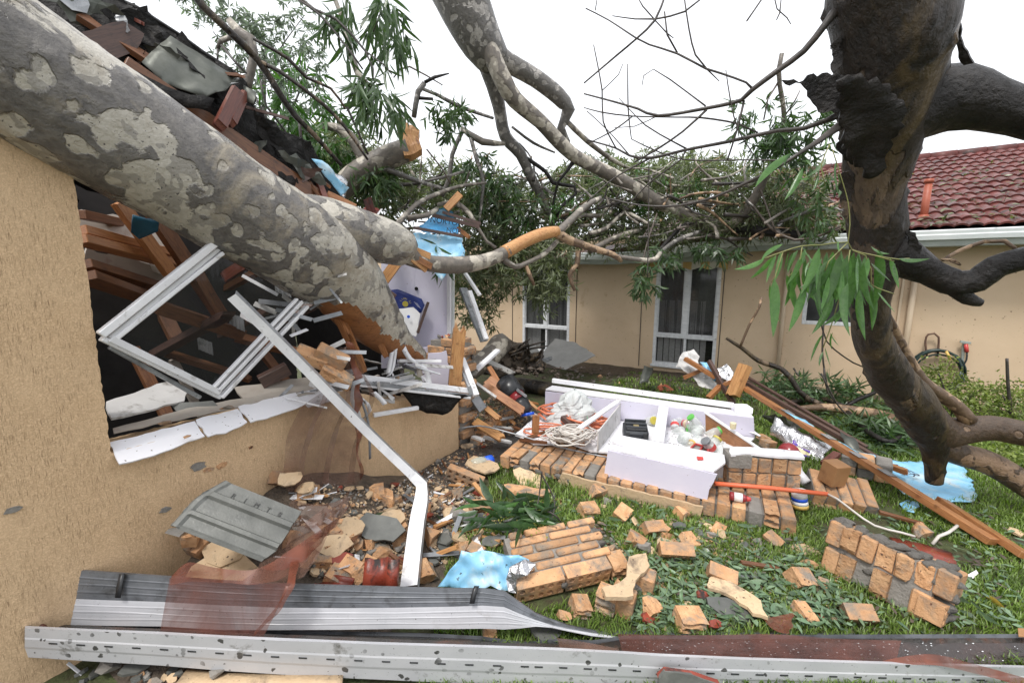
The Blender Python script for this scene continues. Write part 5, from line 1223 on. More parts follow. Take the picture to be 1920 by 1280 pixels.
# ------------------------------------------------------------------ bricks
BM_ = {}
def hull_g(seed, sx, sy, sz, n=13, flat=0.0):
    r = random.Random(seed)
    bm = bmesh.new()
    for _ in range(n):
        q = Vector((r.uniform(-1, 1), r.uniform(-1, 1), r.uniform(-1, 1)))
        m = max(abs(q.x), abs(q.y), abs(q.z))
        q = q / m * r.uniform(.75, 1) if r.random() > .3 else q.normalized()
        bm.verts.new((q.x * sx / 2, q.y * sy / 2, q.z * sz / 2))
    bmesh.ops.convex_hull(bm, input=bm.verts[:])
    for v in [v for v in bm.verts if not v.link_faces]: bm.verts.remove(v)
    bm.verts.index_update()
    g = ([v.co.copy() for v in bm.verts], [[v.index for v in f.verts] for f in bm.faces])
    bm.free()
    return g
def cored_g(sx, sy, sz, nx, nz):
    """A brick whose -y face shows its core holes."""
    v, f = [], []
    y0 = -sy / 2
    cw, ch = sx / nx, sz / nz
    rad = min(cw, ch) * 0.33
    for i in range(nx):
        for j in range(nz):
            cx, cz = -sx / 2 + cw * (i + .5), -sz / 2 + ch * (j + .5)
            n0 = len(v)
            for k in range(8):
                a = k * math.pi / 4
                ca, sa = math.cos(a), math.sin(a)
                m = max(abs(ca), abs(sa))
                v.append(Vector((cx + ca / m * cw / 2, y0, cz + sa / m * ch / 2)))
            for k in range(8):
                a = k * math.pi / 4
                v.append(Vector((cx + math.cos(a) * rad, y0, cz + math.sin(a) * rad)))
            for k in range(8):
                a = k * math.pi / 4
                v.append(Vector((cx + math.cos(a) * rad * .8, y0 + sy * .92, cz + math.sin(a) * rad * .8)))
            for k in range(8):
                k2 = (k + 1) % 8
                f.append((n0 + k, n0 + k2, n0 + 8 + k2, n0 + 8 + k))
                f.append((n0 + 8 + k, n0 + 8 + k2, n0 + 16 + k2, n0 + 16 + k))
            f.append(tuple(n0 + 16 + k for k in range(8)))
    b = len(v)
    g = box_g(-sx / 2, sx / 2, -sy / 2, sy / 2, -sz / 2, sz / 2)
    v += g[0]
    f += [tuple(i + b for i in q) for q in g[1] if q != (0, 1, 5, 4)]
    return v, f
def brick_mesh(kind, sx, sy, sz, var=0):
    key = (kind, round(sx, 3), round(sy, 3), round(sz, 3), var % 4)
    if key in BM_: return BM_[key]
    if kind == 'plain': g, m = bev_g(sx, sy, sz, .007, .005, 31 + var), BRICK
    elif kind == 'rough': g, m = bev_g(sx, sy, sz, .012, .016, 77 + var, 1), BRICK_ROUGH
    elif kind == 'grey': g, m = bev_g(sx, sy, sz, .008, .008, 51 + var), MORTAR
    elif kind == 'ribbed':
        r = random.Random(var * 5 + 1)             # a brick split through its cores: ridged -y face
        nz, nx = 13, 4
        v, f = [], []
        ph = r.random()
        for j in range(nz):
            t = j / (nz - 1)
            for i in range(nx):
                rd = abs(math.sin((t * 2.6 + ph) * math.pi)) ** .7
                y = -sy / 2 + sy * .3 * (1 - rd) + sy * .12 * (r.random() - .5)
                v.append(Vector((-sx / 2 + sx * i / (nx - 1) + (r.random() - .5) * sx * .05, y, -sz / 2 + sz * t)))
        for j in range(nz - 1):
            for i in range(nx - 1):
                a = j * nx + i
                f.append((a, a + 1, a + nx + 1, a + nx))
        b0_ = len(v)
        for z in (-sz / 2, sz / 2):
            for x in (-sx / 2, sx / 2): v.append(Vector((x, sy / 2 * (.85 + .3 * r.random()), z)))
        lb, rb_2, lt, rt2 = b0_, b0_ + 1, b0_ + 2, b0_ + 3
        f += [(lb, lt, rt2, rb_2), tuple([lb, rb_2] + [nx - 1 - i for i in range(nx)]), tuple([rt2, lt] + [(nz - 1) * nx + i for i in range(nx)]), tuple([lt, lb] + [j * nx for j in range(nz)]), tuple([rb_2, rt2] + [(nz - 1 - j) * nx + nx - 1 for j in range(nz)])]
        g, m = (v, f), BRICK_ROUGH
    else: g, m = cored_g(sx, sy, sz, *( (5, 2) if sx / sz > 1.6 else (3, 2))), BRICK
    BM_[key] = to_mesh('brick', g[0], g[1], m)
    return BM_[key]
def brick(kind, size, M, parent, var=0, name='brick'):
    return inst(name, brick_mesh(kind, *size, var), M, parent)
rb = random.Random(21)
def jig(a=.03): return rotm((rb.random() - .5) * a, (rb.random() - .5) * a, (rb.random() - .5) * a)
BLOBS = []
for k in range(5):
    bm = bmesh.new()
    bmesh.ops.create_icosphere(bm, subdivisions=2, radius=.5)
    for v in bm.verts: v.co *= 1 + .55 * noise.noise(v.co * 2.3 + Vector((k * 7, 0, 0))) + .3 * noise.noise(v.co * 6 + Vector((0, k * 5, 0)))
    me_ = bpy.data.meshes.new('mortar_lump')
    bm.to_mesh(me_); bm.free()
    me_.polygons.foreach_set('use_smooth', [True] * len(me_.polygons))
    me_.materials.append(MORTAR)
    BLOBS.append(me_)
def mortar_lumps(M, spots, parent):
    for k, (x, y, z, s) in enumerate(spots):
        inst('mortar_lump', BLOBS[k % 5], M @ Matrix.Translation((x, y, z)) @ rotm(rb.random() * .6, rb.random() * .6, rb.random() * .6) @ Matrix.Diagonal((s * rb.uniform(1.1, 1.9), s * rb.uniform(.5, .75), s * rb.uniform(.8, 1.2), 1)), parent)

# standing brick pier at the broken end of the wall
pier = thing('brick_pier', 'broken brick pier standing at the end of the rendered wall, render torn off it', 'pier', LC(.16, 0, -.2))
PM = fr(LC(.02, 0, -.42), A, UP)                   # x along wall, y up, z out
for c in range(13):
    yy = .043 + c * .086
    for row in range(2):
        z0 = .11 + row * .24 - (.0 if c % 2 else .06)
        if c == 12 and row == 0: continue
        brick('plain' if (c + row) % 4 else 'rough', (.24, .076, .22), PM @ Matrix.Translation((.14, yy, z0)) @ jig(.04), pier, c)
g = box_g(.03, .25, 0, 1.09, .04, .40)
obj('mortar', g[0], g[1], MORTAR, pier, PM)
mortar_lumps(PM, [(.26, .1 + .09 * k, .41, .07) for k in range(11)] + [(.1 + .1 * (k % 2), 1.12, .1 + .08 * k, .06) for k in range(4)], pier)
g = plate_g([(0, 0), (.2, 0), (.24, .2), (.2, .42), (.03, .4), (-.05, .2)], .016, rag=.015, ragstep=.05)
obj('render_piece', g[0], g[1], LAV, pier, fr(P(800, 738, 3.95), Vector((1, .1, 0)), UP))
gb_ = random.Random(6)
for k in range(14):
    g = hull_g(300 + k, .05, .04, .03, 9)
    obj('brick_crumb', g[0], g[1], (BRICK_ROUGH, RED_TILE2)[k % 2], pier, PM @ Matrix.Translation((.04 + gb_.random() * .2, 1.11 + gb_.random() * .02, .05 + gb_.random() * .32)) @ jig(6))
# low brick footing running off behind the pier
foot = thing('brick_footing', 'low course of bricks edging the dark path behind the wall end', 'footing', Z(925, 800))
f0, f1 = Z(880, 834), Z(972, 770)
fd = (f1 - f0).normalized()
FM = fr(f0, fd, UP)
for k in range(int((f1 - f0).length / .24)):
    for c in range(2):
        brick('plain' if (k + c) % 3 else 'rough', (.23, .08, .11), FM @ Matrix.Translation((.12 + k * .24 + .1 * c, .04 + c * .085, .05)) @ jig(.05), foot, k)

# slab of five brick courses, hole faces to the front
s1 = thing('brick_slab', 'slab of tan brick courses with round core holes showing, beside the blue foil', 'brick slab', Z(1060, 1090))
c0, c1, c2 = Z(969, 1107, .12), Z(1150, 1064, .13), Z(1018, 1010, .2)
SM = fr(c0, c1 - c0, c2 - c0)
W1, D1 = (c1 - c0).length, (c2 - c0).length
bl_ = W1 / 2.04
for k in range(2):
    brick('cored', (bl_ * .97, .076, .11), SM @ Matrix.Translation((bl_ * (k + .5) * 1.02, .04, -.055)) @ jig(.02), s1, k)
nc = 6
for r_ in range(1, nc):
    cw = (D1 - .085) / (nc - 1)
    off = (-.5 if r_ % 2 else 0) + (.12 if r_ == 3 else 0)
    k = 0
    x = off * bl_
    while x < W1 + .02:
        x0, x1 = max(x, .0 + .01 * r_), min(x + bl_, W1 + .04 + .02 * math.sin(r_ * 3))
        if x1 - x0 > .04:
            brick('plain', (x1 - x0 - .012, cw - .012, .11), SM @ Matrix.Translation(((x0 + x1) / 2, .085 + cw * (r_ - .5), -.052 + rb.random() * .004)) @ jig(.025), s1, r_ + k)
        x += bl_ * 1.02
        k += 1
g = box_g(.02, W1, .03, D1 - .03, -.1, -.012)
obj('mortar', g[0], g[1], MORTAR, s1, SM)
mortar_lumps(SM, [(W1 + .02, .12 + .08 * k, -.05, .08) for k in range(4)] + [(bl_ * 1.0, -.0, -.05, .04)], s1)
brick('ribbed', (.1, .11, .09), SM @ Matrix.Translation((W1 + .06, .05, -.06)), s1, 3)

# big chunk lying to the right, mortar and split bricks
s2 = thing('mortared_brick_block', 'big tumbled block of split bricks with thick grey mortar, on the right lawn', 'brick block', Z(1640, 1120))
b0, b1 = Z(1536, 1064, .01), Z(1738, 1172, .01)
xd = (b1 - b0).normalized()
bkd = UP.cross(xd)
if bkd.y < 0: bkd = -bkd
zd = (UP + bkd * .26).normalized()                 # the face leans back
S2 = fr(b0, xd, zd)
BK = 1 if Vector((S2[0][2], S2[1][2], S2[2][2])).dot(bkd) > 0 else -1
L2 = (b1 - b0).length
cw = L2 / 6.1
hh = .142
for r_, kds in enumerate((['plain', 'ribbed', 'grey', 'ribbed', 'grey', 'plain'], ['plain', 'ribbed', 'plain', 'ribbed', 'rough', 'rough', 'plain'])):
    for k, kd in enumerate(kds):
        x_ = cw * (k + .5 - (.12 if r_ else 0))
        brick(kd, (cw * .95, hh * .95, .16), S2 @ Matrix.Translation((x_, hh * (r_ + .5) + r_ * .012, BK * (.08 + rb.uniform(-.014, .014) + (.02 if kd == 'grey' else 0)))) @ jig(.07), s2, k + r_)
inst('brick', brick_mesh('cored', .15, .1, .1, 1), S2 @ fr(Vector((L2 * 1.0, .08, BK * .055)), Vector((0, 0, 1)), Vector((-1, 0, 0))), s2)
g = box_g(.01, L2 * .97, .01, hh * 2.02, min(BK * .022, BK * .1), max(BK * .022, BK * .15))
obj('mortar', g[0], g[1], MORTAR, s2, S2)
mortar_lumps(S2, [(cw * (k * .3 + .2), hh * 2.06 + .01 * math.sin(k * 1.7), BK * (.07 + .03 * math.sin(k * 2)), .055) for k in range(22)] + [(cw * (.95 + k * .9), hh * (1.0 + .3 * math.sin(k * 2)), BK * .02, .036) for k in range(3)] + [(L2 * 1.04, .05 + .06 * k, BK * .06, .08) for k in range(4)], s2)

# long toppled strip of wall under the cupboard
s3 = thing('toppled_brick_wall', 'long strip of toppled brick wall lying flat under the white cupboard', 'brick wall', Z(1200, 910))
w0, w1 = Z(936, 853, .13), Z(1497, 977, .12)
yb = Z(1000, 800, .13) - w0
WM3 = fr(w0, w1 - w0, yb)
W3 = (w1 - w0).length
n3 = int(W3 / .098)
for k in range(n3):
    xx = .049 + k * W3 / n3
    for r_ in range(3):
        if r_ == 2 and k > 12: continue
        kd = 'plain'
        if r_ == 0: kd = ('plain', 'ribbed', 'grey', 'ribbed', 'plain', 'rough')[k % 6] if k < 9 or k > 19 else 'plain'
        brick(kd, (.086, .225, .12), WM3 @ Matrix.Translation((xx, .115 + r_ * .238 + (.05 if k % 2 else -.02) * (r_ > 0), -.06 + rb.random() * .008 - .0 * r_)) @ jig(.04), s3, k + r_)
g = box_g(.01, W3 - .01, .03, .7, -.11, -.022)
obj('mortar', g[0], g[1], MORTAR, s3, WM3)
g = plate_g([(.25 * W3, -.125), (.27 * W3, -.02), (.4 * W3, -.03), (.745 * W3, -.035), (.74 * W3, -.125)], .022, rag=.006, seed=3)
obj('render_face', [Vector((p.x, -.022 - p.z, p.y)) for p in g[0]], g[1], RENDER_FL, s3, WM3)
mortar_lumps(WM3, [(.2 + k * .098, -.015, -.07 - .02 * (k % 2), .055) for k in range(9)], s3)
# upright chunk with a white painted top
s4 = thing('brick_chunk', 'upright chunk of split bricks with a white painted top, right of the white box', 'brick chunk', Z(1430, 960))
d0, d1 = P(1362, 925, 3.02), P(1497, 950, 2.95)
d0.z = d1.z = .14
S4 = fr(d0, d1 - d0, UP)
L4 = (d1 - d0).length
for k in range(5):
    for r_ in range(2):
        brick(('plain', 'ribbed', 'plain', 'ribbed', 'plain')[k] if r_ else ('ribbed', 'plain', 'ribbed', 'plain', 'ribbed')[k], (L4 / 5 * .86, .11, .12), S4 @ Matrix.Translation((L4 / 5 * (k + .5), .06 + r_ * .12, -.06)) @ jig(.05), s4, k)
g = box_g(.01, L4 - .01, 0, .24, -.11, -.02)
obj('mortar', g[0], g[1], MORTAR, s4, S4)
g = box_g(-.005, L4 * .3, .16, .262, -.125, .012)
obj('mortar', g[0], g[1], MORTAR, s4, S4)
g = plate_g([(0, .02), (.12, -.02), (.3, .0), (L4, .01), (L4 + .02, -.12), (.3, -.14), (.05, -.13)], .018, rag=.012, ragstep=.05)
obj('painted_top', g[0], g[1], WHITEP, s4, S4 @ Matrix.Translation((0, .262, 0)) @ Matrix.Rotation(R(-90), 4, 'X') @ Matrix.Scale(-1, 4, Vector((0, 1, 0))) @ Matrix.Identity(4))
# four-course slab at right and the one behind it
s5 = thing('brick_slab', 'four course brick slab tilted on the grass under the brown carton', 'brick slab', Z(1580, 950))
e0, e1, e2 = P(1530, 925, 2.95), P(1652, 955, 2.8), P(1519, 876, 3.2)
S5 = fr(e0, e1 - e0, e2 - e0)
L5, D5 = (e1 - e0).length, (e2 - e0).length
for k in range(5):
    brick('plain', (L5 / 5 * .9, min(D5, .3), .1), S5 @ Matrix.Translation((L5 / 5 * (k + .5), D5 / 2 + .02 * math.sin(k * 2), -.05)) @ jig(.05), s5, k)
    brick('ribbed' if k % 2 else 'plain', (L5 / 5 * .9, .1, .08), S5 @ Matrix.Translation((L5 / 5 * (k + .5), .03, -.13)) @ jig(.06), s5, k)
g = box_g(.0, L5, .02, D5, -.16, -.015)
obj('mortar', g[0], g[1], MORTAR, s5, S5)
s6 = thing('brick_slab', 'greyish brick slab lying behind the brown carton under the timber beam', 'brick slab', Z(1600, 890))
S6 = fr(Z(1575, 885, .03), Z(1630, 898, .03) - Z(1575, 885, .03), UP)
for k in range(3):
    for r_ in range(2): brick('grey' if (k + r_) % 2 else 'plain', (.11, .08, .2), S6 @ Matrix.Translation((.05 + k * .115, .03 + r_ * .085, -.1)) @ jig(.05), s6, k + r_)

# ------------------------------------------------------------------ windows, rails and other metal from the wreck
sash = thing('dislodged_window', 'white aluminium window frame with glass hanging askew in the crushed opening', 'window', LP(415, 745, .05))
def wl(px, py, off=.05): return LP(px, py, off)
def wrail(name, a, b, w, t, off, par, m=WHITEAL): return beam(name, LP(*a, off), LP(*b, off), w, t, m, par, up=B, bev=.004)
wrail('frame_rail', (188, 628), (402, 457), .034, .04, .06, sash)
wrail('frame_rail', (205, 634), (413, 464), .022, .026, .045, sash)
wrail('sash_rail', (215, 636), (418, 474), .02, .028, .055, sash)
wrail('frame_rail', (190, 634), (412, 744), .024, .05, .03, sash)
wrail('sash_rail', (206, 634), (412, 736), .032, .03, .055, sash)
wrail('frame_rail', (414, 745), (576, 574), .02, .04, .05, sash)
wrail('sash_rail', (407, 734), (566, 565), .022, .03, .055, sash)
wrail('sash_rail', (400, 726), (557, 560), .016, .03, .06, sash)
slab('pane', [wl(228, 633, .04), wl(405, 727, .04), wl(560, 566, .04), wl(412, 478, .04)], PANEGL, sash, .005)
wrail('weather_strip', (205, 650), (375, 745), .02, .03, .0, sash, GREYAL)
# bent channel in front
bent = thing('bent_window_channel', 'long white metal channel bent sharply, sloping from the window down to the gutter', 'metal channel', P(770, 1090, 2.0))
def chan(name, pts, w, side, par):
    """pts: centre line; w: half width; side: depth of the dark flange."""
    top_, mid_, low_ = [], [], []
    for i, p in enumerate(pts):
        t = (pts[min(i + 1, len(pts) - 1)] - pts[max(i - 1, 0)]).normalized()
        s_ = t.cross(Vector((0, -1, .55)).normalized()).normalized()
        n_ = s_.cross(t)
        top_.append(p + s_ * w[i])
        mid_.append(p - s_ * w[i])
        low_.append(p - s_ * (w[i] + .004) + (n_ if n_.y > 0 else -n_) * side[i])
    return rails(name, [top_, mid_, low_], [WHITEAL, GREYAL], par, smooth=False, th=.004, fm=[0, 1])
cp = interp([P(*q) for q in ((434, 556, 2.1), (560, 680, 2.32), (690, 812, 2.55), (775, 893, 2.66))], 14)
chan('upper_length', cp, [.022 + .006 * k / 13 for k in range(14)], [.05] * 14, bent)
cp2 = interp([P(*q) for q in ((772, 890, 2.66), (790, 908, 2.66), (790, 930, 2.6), (780, 985, 2.4), (766, 1098, 2.04))], 12)
chan('lower_length', cp2, [.03, .036, .042, .045, .046, .046, .046, .046, .046, .046, .046, .046], [.03] * 12, bent)
# window frame corner thrown over the low wall
fcn = thing('fallen_window_frame', 'white window frame corner thrown over the low wall top, left of the brick pier', 'window frame', P(780, 730, 3.3))
pbeam('frame_rail', (668, 706, 3.15), (886, 733, 3.55), .045, .03, WHITEAL, fcn, up=B)
pbeam('frame_rail', (670, 716, 3.12), (884, 742, 3.52), .025, .028, GREYAL, fcn, up=B)
pbeam('frame_rail', (672, 722, 3.12), (882, 746, 3.5), .02, .02, WHITEAL, fcn, up=B)
pbeam('frame_rail', (866, 672, 3.75), (893, 742, 3.5), .05, .04, WHITEAL, fcn)
pbeam('corner_bracket', (880, 722, 3.5), (883, 740, 3.5), .02, .03, GREYAL, fcn)
pbeam('frame_rail', (864, 690, 3.7), (880, 730, 3.5), .02, .03, GREYAL, fcn)
sk = poly3('black_sarking', [P(*q) for q in ((748, 728, 3.3), (880, 742, 3.48), (864, 750, 3.45), (848, 770, 3.42), (830, 778, 3.4), (800, 776, 3.36), (776, 766, 3.34), (762, 748, 3.32))], .005, SARK_BLK, None, smooth=True, step=.04, amp=.02, rag=.012, ragstep=.04, seed=4)
tag(sk, 'ragged black sarking hanging below the fallen window frame', 'sarking')
ot = tag(pbeam('upright_timber', (852, 722, 3.62), (862, 612, 3.62), .11, .045, RAWBRIGHT, None, up=Vector((.3, -1, 0)), split=.05, seed=3), 'bright orange split timber standing upright in front of the brick pier', 'timber')
tag(pbeam('white_rail', (700, 778, 3.1), (784, 764, 3.32), .035, .03, WHITEAL, None), 'short white rail lying across the render below the black sarking', 'metal rail')
# curled blind strips and loose aluminium
cur = random.Random(15)
for k, (lst, wd_) in enumerate(([[(660, 718, 2.9), (672, 742, 2.9), (690, 758, 2.9), (694, 770, 2.9), (680, 785, 2.92)], .014], [[(664, 722, 2.88), (660, 750, 2.88), (672, 775, 2.9), (676, 800, 2.9)], .016], [[(672, 735, 2.86), (690, 790, 2.86), (694, 860, 2.86)], .01], [[(700, 735, 3.0), (716, 750, 3.0), (722, 758, 3.0)], .02], [[(735, 660, 3.3), (728, 700, 3.25)], .02], [[(756, 650, 3.4), (768, 672, 3.4), (796, 690, 3.4), (806, 722, 3.4)], .022], [[(742, 652, 3.35), (736, 690, 3.3), (728, 705, 3.25)], .018], [[(780, 700, 3.4), (800, 712, 3.4), (806, 720, 3.4), (812, 730, 3.45)], .016])):
    pts = interp([P(*q) for q in lst], 10)
    up_ = Vector((.85, .2, .3))
    o = rails('blind_strip', [[p - up_ * wd_ for p in pts], [p + up_ * wd_ for p in pts]], WHITEAL if k != 2 else GREYAL, None, th=.003)
    tag(o, ('curled white blind strip hanging highest beside the bent channel', 'white blind strip hanging straight behind the screen cloth', 'long thin grey strip hanging down the render', 'short bent strip on the window frame rail', 'white strip standing upright below the trunk end', 'twisted white strip under the very tip of the trunk', 'narrow white strip leaning against the trunk underside', 'small curled strip beside the upright orange timber')[k], 'metal strip', 'loose aluminium and blind strips')
AREAS = [((620, 740, 700, 752), 3.2, 14, 'in the wreckage heap below the torn trunk end'), ((450, 620, 470, 610), 2.72, 24, 'behind the dislodged window glass'), ((500, 620, 600, 760), 2.65, 12, 'between the window and the bent channel'), ((690, 800, 670, 715), 3.5, 12, 'on top of the low wall near the brick pier')]
for ai, ((x0, x1, y0, y1), dep, cnt, where) in enumerate(AREAS):
    for k in range(cnt):
        a = (cur.uniform(x0, x1), cur.uniform(y0, y1) if y0 < y1 else y0, dep + cur.uniform(-.12, .12))
        ang = cur.gauss(.15, .7)
        ln = cur.uniform(30, 85)
        b = (a[0] + math.cos(ang) * ln, a[1] + math.sin(ang) * ln * .7, dep + cur.uniform(-.15, .15))
        if ai != 1 and b[1] > 765: b = (b[0], 750, b[2])
        o = pbeam('metal_strip', a, b, cur.uniform(.01, .035), .006, (WHITEAL, GREYAL, GREYAL, DIRTYWH)[k % 4], None, up=Vector((cur.uniform(-.5, .5), -1, cur.uniform(0, 1))))
        m_ = (WHITEAL, GREYAL, GREYAL, DIRTYWH)[k % 4]
        sl_ = (b[1] - a[1]) / max(1, b[0] - a[0])
        ad = ('steep ' if abs(sl_) > .6 else 'level ' if abs(sl_) < .15 else 'rising ' if sl_ < 0 else 'falling ') + ('long ' if ln > 62 else 'short ' if ln < 45 else '')
        tag(o, ad + ('white' if k % 4 in (0, 3) else 'grey') + ' loose metal strip ' + where, 'metal strip', 'loose metal strips ' + where)
wx = random.Random(8)
for k in range(16):
    px, py, d = wx.uniform(610, 800), wx.uniform(672, 740), wx.uniform(3.2, 3.9)
    c = P(px, py, d)
    pts = [c + Vector((wx.uniform(-.2, .2), wx.uniform(-.15, .15), wx.uniform(-.04, .05))) for _ in range(4)]
    cc = sum(pts, Vector()) / 4
    pts.sort(key=lambda q: math.atan2(q.y - cc.y, q.x - cc.x))
    mt = (GREYAL, DIRTYWH, SARK_BLK, FIBRO)[k % 4]
    tag(poly3('torn_sheet', pts, .006, mt, None, out=UP, rag=.015, seed=k), ('grey metal', 'dirty white', 'black', 'grey fibre')[k % 4] + ' torn sheet ' + ('left' if px < 670 else 'right' if px > 740 else 'middle') + ' in the wreckage heap by the trunk end', 'torn sheet', 'torn sheets in the wreckage heap')
for k in range(12):
    px, py, d = wx.uniform(600, 800), wx.uniform(690, 745), wx.uniform(3.2, 3.8)
    g = hull_g(600 + k, wx.uniform(.06, .16), wx.uniform(.05, .1), .05, 12)
    tag(obj('rubble_lump', g[0], g[1], (MORTAR, SARK_BLK, BRICK_ROUGH, PLASTER)[k % 4], None, Matrix.Translation(P(px, py, d)) @ rotm(k, k * 2, k)), ('grey mortar', 'black', 'tan brick', 'plaster')[k % 4] + ' lump ' + ('left' if px < 670 else 'right' if px > 740 else 'middle') + ' in the wreckage heap by the trunk end', 'lump', 'lumps in the wreckage heap')
# things lying along the sill
def single(o, label, cat, group=None): return tag(o, label, cat, group)
single(poly3('white_sheet', [P(*q) for q in ((200, 755, 2.1), (322, 712, 2.5), (352, 735, 2.45), (345, 752, 2.35), (208, 786, 2.0))], .012, DIRTYWH, out=UP, rag=.01), 'broad dirty white sheet lying along the sill behind the pier', 'sheet')
single(poly3('white_board', [P(*q) for q in ((212, 800, 2.0), (350, 770, 2.3), (520, 735, 2.68), (590, 735, 2.75), (420, 770, 2.35), (215, 812, 1.97))], .008, PLASTER, out=UP, rag=.01), 'long dirty board on the sill just behind the white tiles', 'board')
single(poly3('plaster_sheet', [P(*q) for q in ((440, 728, 2.6), (590, 705, 2.95), (600, 730, 2.85), (470, 762, 2.5))], .012, PLASTER, out=UP, rag=.01), 'dirty plaster sheet lying on the sill right of the window corner', 'plaster sheet')
single(poly3('grey_shard', [P(*q) for q in ((320, 758, 2.3), (400, 752, 2.4), (410, 762, 2.38), (330, 772, 2.28))], .012, CONC_TILE, out=UP, rag=.008), 'dark grey tile shard on the sill under the window corner', 'tile shard')
for k, (px, py, d, lab) in enumerate(((424, 764, 2.36, 'tan brick chip on the sill right of the window corner'), (310, 792, 2.12, 'flat tan chip on the white board near the pier'), (352, 818, 2.05, 'tiny brown chip on a white sill tile'))):
    g = hull_g(40 + k, .09 - .025 * k, .05, .03 - .01 * k, 12)
    single(obj('brick_chip', g[0], g[1], BRICK_ROUGH, None, Matrix.Translation(P(px, py, d))), lab, 'brick chip')
g = hull_g(47, .06, .035, .02, 10)
single(obj('mortar_chip', g[0], g[1], MORTAR, None, Matrix.Translation(LP(428, 806, .01))), 'small grey mortar chip stuck to the render below the sill', 'mortar chip')
for k, (a, b, kd, lab) in enumerate((((585, 670, 2.6), (0, 0, 0), 'plain', 'tan brick caught behind the bent channel, upper of two'), ((622, 668, 2.62), (0, 0, 0), 'plain', 'tan brick seen through the screen cloth, nearest the torn trunk'), ((632, 705, 2.6), (0, 0, 0), 'rough', 'broken tan brick behind the screen cloth, lowest of three'))):
    o = brick(kd, (.2, .1, .076), Matrix.Translation(P(*a)) @ rotm(.4, .45 + .1 * k, .3), None, k, 'loose_brick')
    single(o, lab, 'brick')
single(pbeam('dark_frame_piece', (488, 716, 2.7), (540, 690, 2.8), .1, .08, BROWNTIM, None), 'dark brown boxy piece wedged behind the lower window rail', 'timber')
single(pbeam('window_corner', (518, 334, 3.45), (560, 364, 3.5), .05, .03, PAINTFR, None), 'pale window corner showing above the trunk', 'window frame')

# ------------------------------------------------------------------ lavender cupboard still standing inside, with what hangs on it
cup = thing('standing_cupboard', 'lavender cupboard wall with a white edge post standing under the blue sarking', 'cupboard', P(780, 690, 4.9))
slab('panel', [P(715, 465, 4.95), P(778, 478, 5.0), P(778, 690, 5.0), P(715, 690, 4.95)], LAV, cup, .02)
slab('panel', [P(778, 470, 5.005), P(840, 478, 4.95), P(840, 700, 4.95), P(778, 700, 5.005)], LAV, cup, .02)
pbeam('edge_post', (845, 478, 4.93), (845, 700, 4.93), .085, .05, WHITEP, cup, up=B)
pbeam('edge_strip', (850, 480, 4.9), (850, 700, 4.9), .015, .03, GUTTERP, cup, up=B)
pbeam('seam_strip', (726, 525, 4.9), (718, 600, 4.9), .012, .01, WHITEAL, cup, up=B)
g = lathe_g([(.018, 0), (.022, .01), (.014, .02)], 10)
obj('peg_hole', g[0], g[1], SARK_BLK, cup, fr(P(781, 541, 4.985), Vector((1, 0, 0)), UP))
poly3('bottom_box', [P(770, 655, 4.8), P(838, 645, 4.8), P(838, 690, 4.8), P(770, 690, 4.8)], .1, LAV, cup)
bag = thing('blue_bag', 'dark blue cloth bag with a yellow round emblem against the lavender cupboard', 'bag', P(760, 580, 4.85))
poly3('cloth', [P(*q) for q in ((724, 545, 4.86), (745, 542, 4.85), (790, 560, 4.86), (796, 572, 4.85), (790, 586, 4.84), (770, 590, 4.84), (728, 582, 4.84))], .03, NAVY, bag, smooth=True, step=.05, amp=.015)
EM = fr(P(760, 569.5, 4.80), Vector((1, .05, -.35)), Vector((.35, -.25, 1)))
g = lathe_g([(.034, 0), (.034, .004)], 16)
obj('emblem', g[0], g[1], GOLD, bag, EM)
def text(s, M, size, mat, parent, name='lettering', ext=.001, align='CENTER'):
    cu = bpy.data.curves.new(name, 'FONT')
    cu.body = s
    cu.size = size
    cu.extrude = ext
    cu.align_x = align
    cu.align_y = 'CENTER'
    tmp = bpy.data.objects.new(name, cu)
    me = bpy.data.meshes.new_from_object(tmp)
    bpy.data.objects.remove(tmp)
    me.materials.clear()
    me.materials.append(mat)
    return link(bpy.data.objects.new(name, me), M, parent)
for k in range(7):                                 # lettering arched over the emblem
    a = R(160 - k * 22)
    text('INQVEYO'[k] if False else 'LION CL'[k], EM @ Matrix.Translation((math.cos(a) * .062, math.sin(a) * .062, .004)) @ Matrix.Rotation(a - R(90), 4, 'Z'), .028, GOLD, bag)
for k in range(4): pbeam('print_line', (776 + k * 2, 566 + k * 2.5, 4.80), (784 + k * 1.5, 570 + k * 2.5, 4.80), .004, .002, LABELW, bag)
crd = thing('white_card', 'torn white card with pink writing and a blue dot leaning on the blue bag', 'card', P(755, 625, 4.75))
poly3('sheet', [P(*q) for q in ((720, 584, 4.78), (775, 575, 4.8), (788, 588, 4.8), (783, 622, 4.78), (780, 632, 4.77), (758, 622, 4.72), (735, 612, 4.7))], .008, LABELW, crd, rag=.006)
g = lathe_g([(.018, 0), (.018, .003)], 12)
obj('blue_dot', g[0], g[1], BLUEPL, crd, fr(P(766, 593.5, 4.74), Vector((1, 0, 0)), UP))
text('M V A', fr(P(740, 603, 4.7), Vector((.25, 0, -1)), Vector((1, 0, .25))), .07, REDBR, crd)
single(pbeam('dark_stick', (803, 566, 4.8), (783, 624, 4.75), .03, .03, BROWNTIM, None), 'dark brown stick leaning on the lavender cupboard beside the card', 'stick')
single(pbeam('timber', (744, 492, 4.2), (712, 536, 4.2), .1, .04, RAWBRIGHT, None, up=Vector((0, -1, 0)), split=.04), 'bright splintered timber slanting above the blue bag', 'timber')
single(pbeam('timber', (700, 525, 4.1), (742, 556, 4.15), .04, .04, BROWNTIM, None), 'dark brown batten crossing over the blue bag', 'timber')
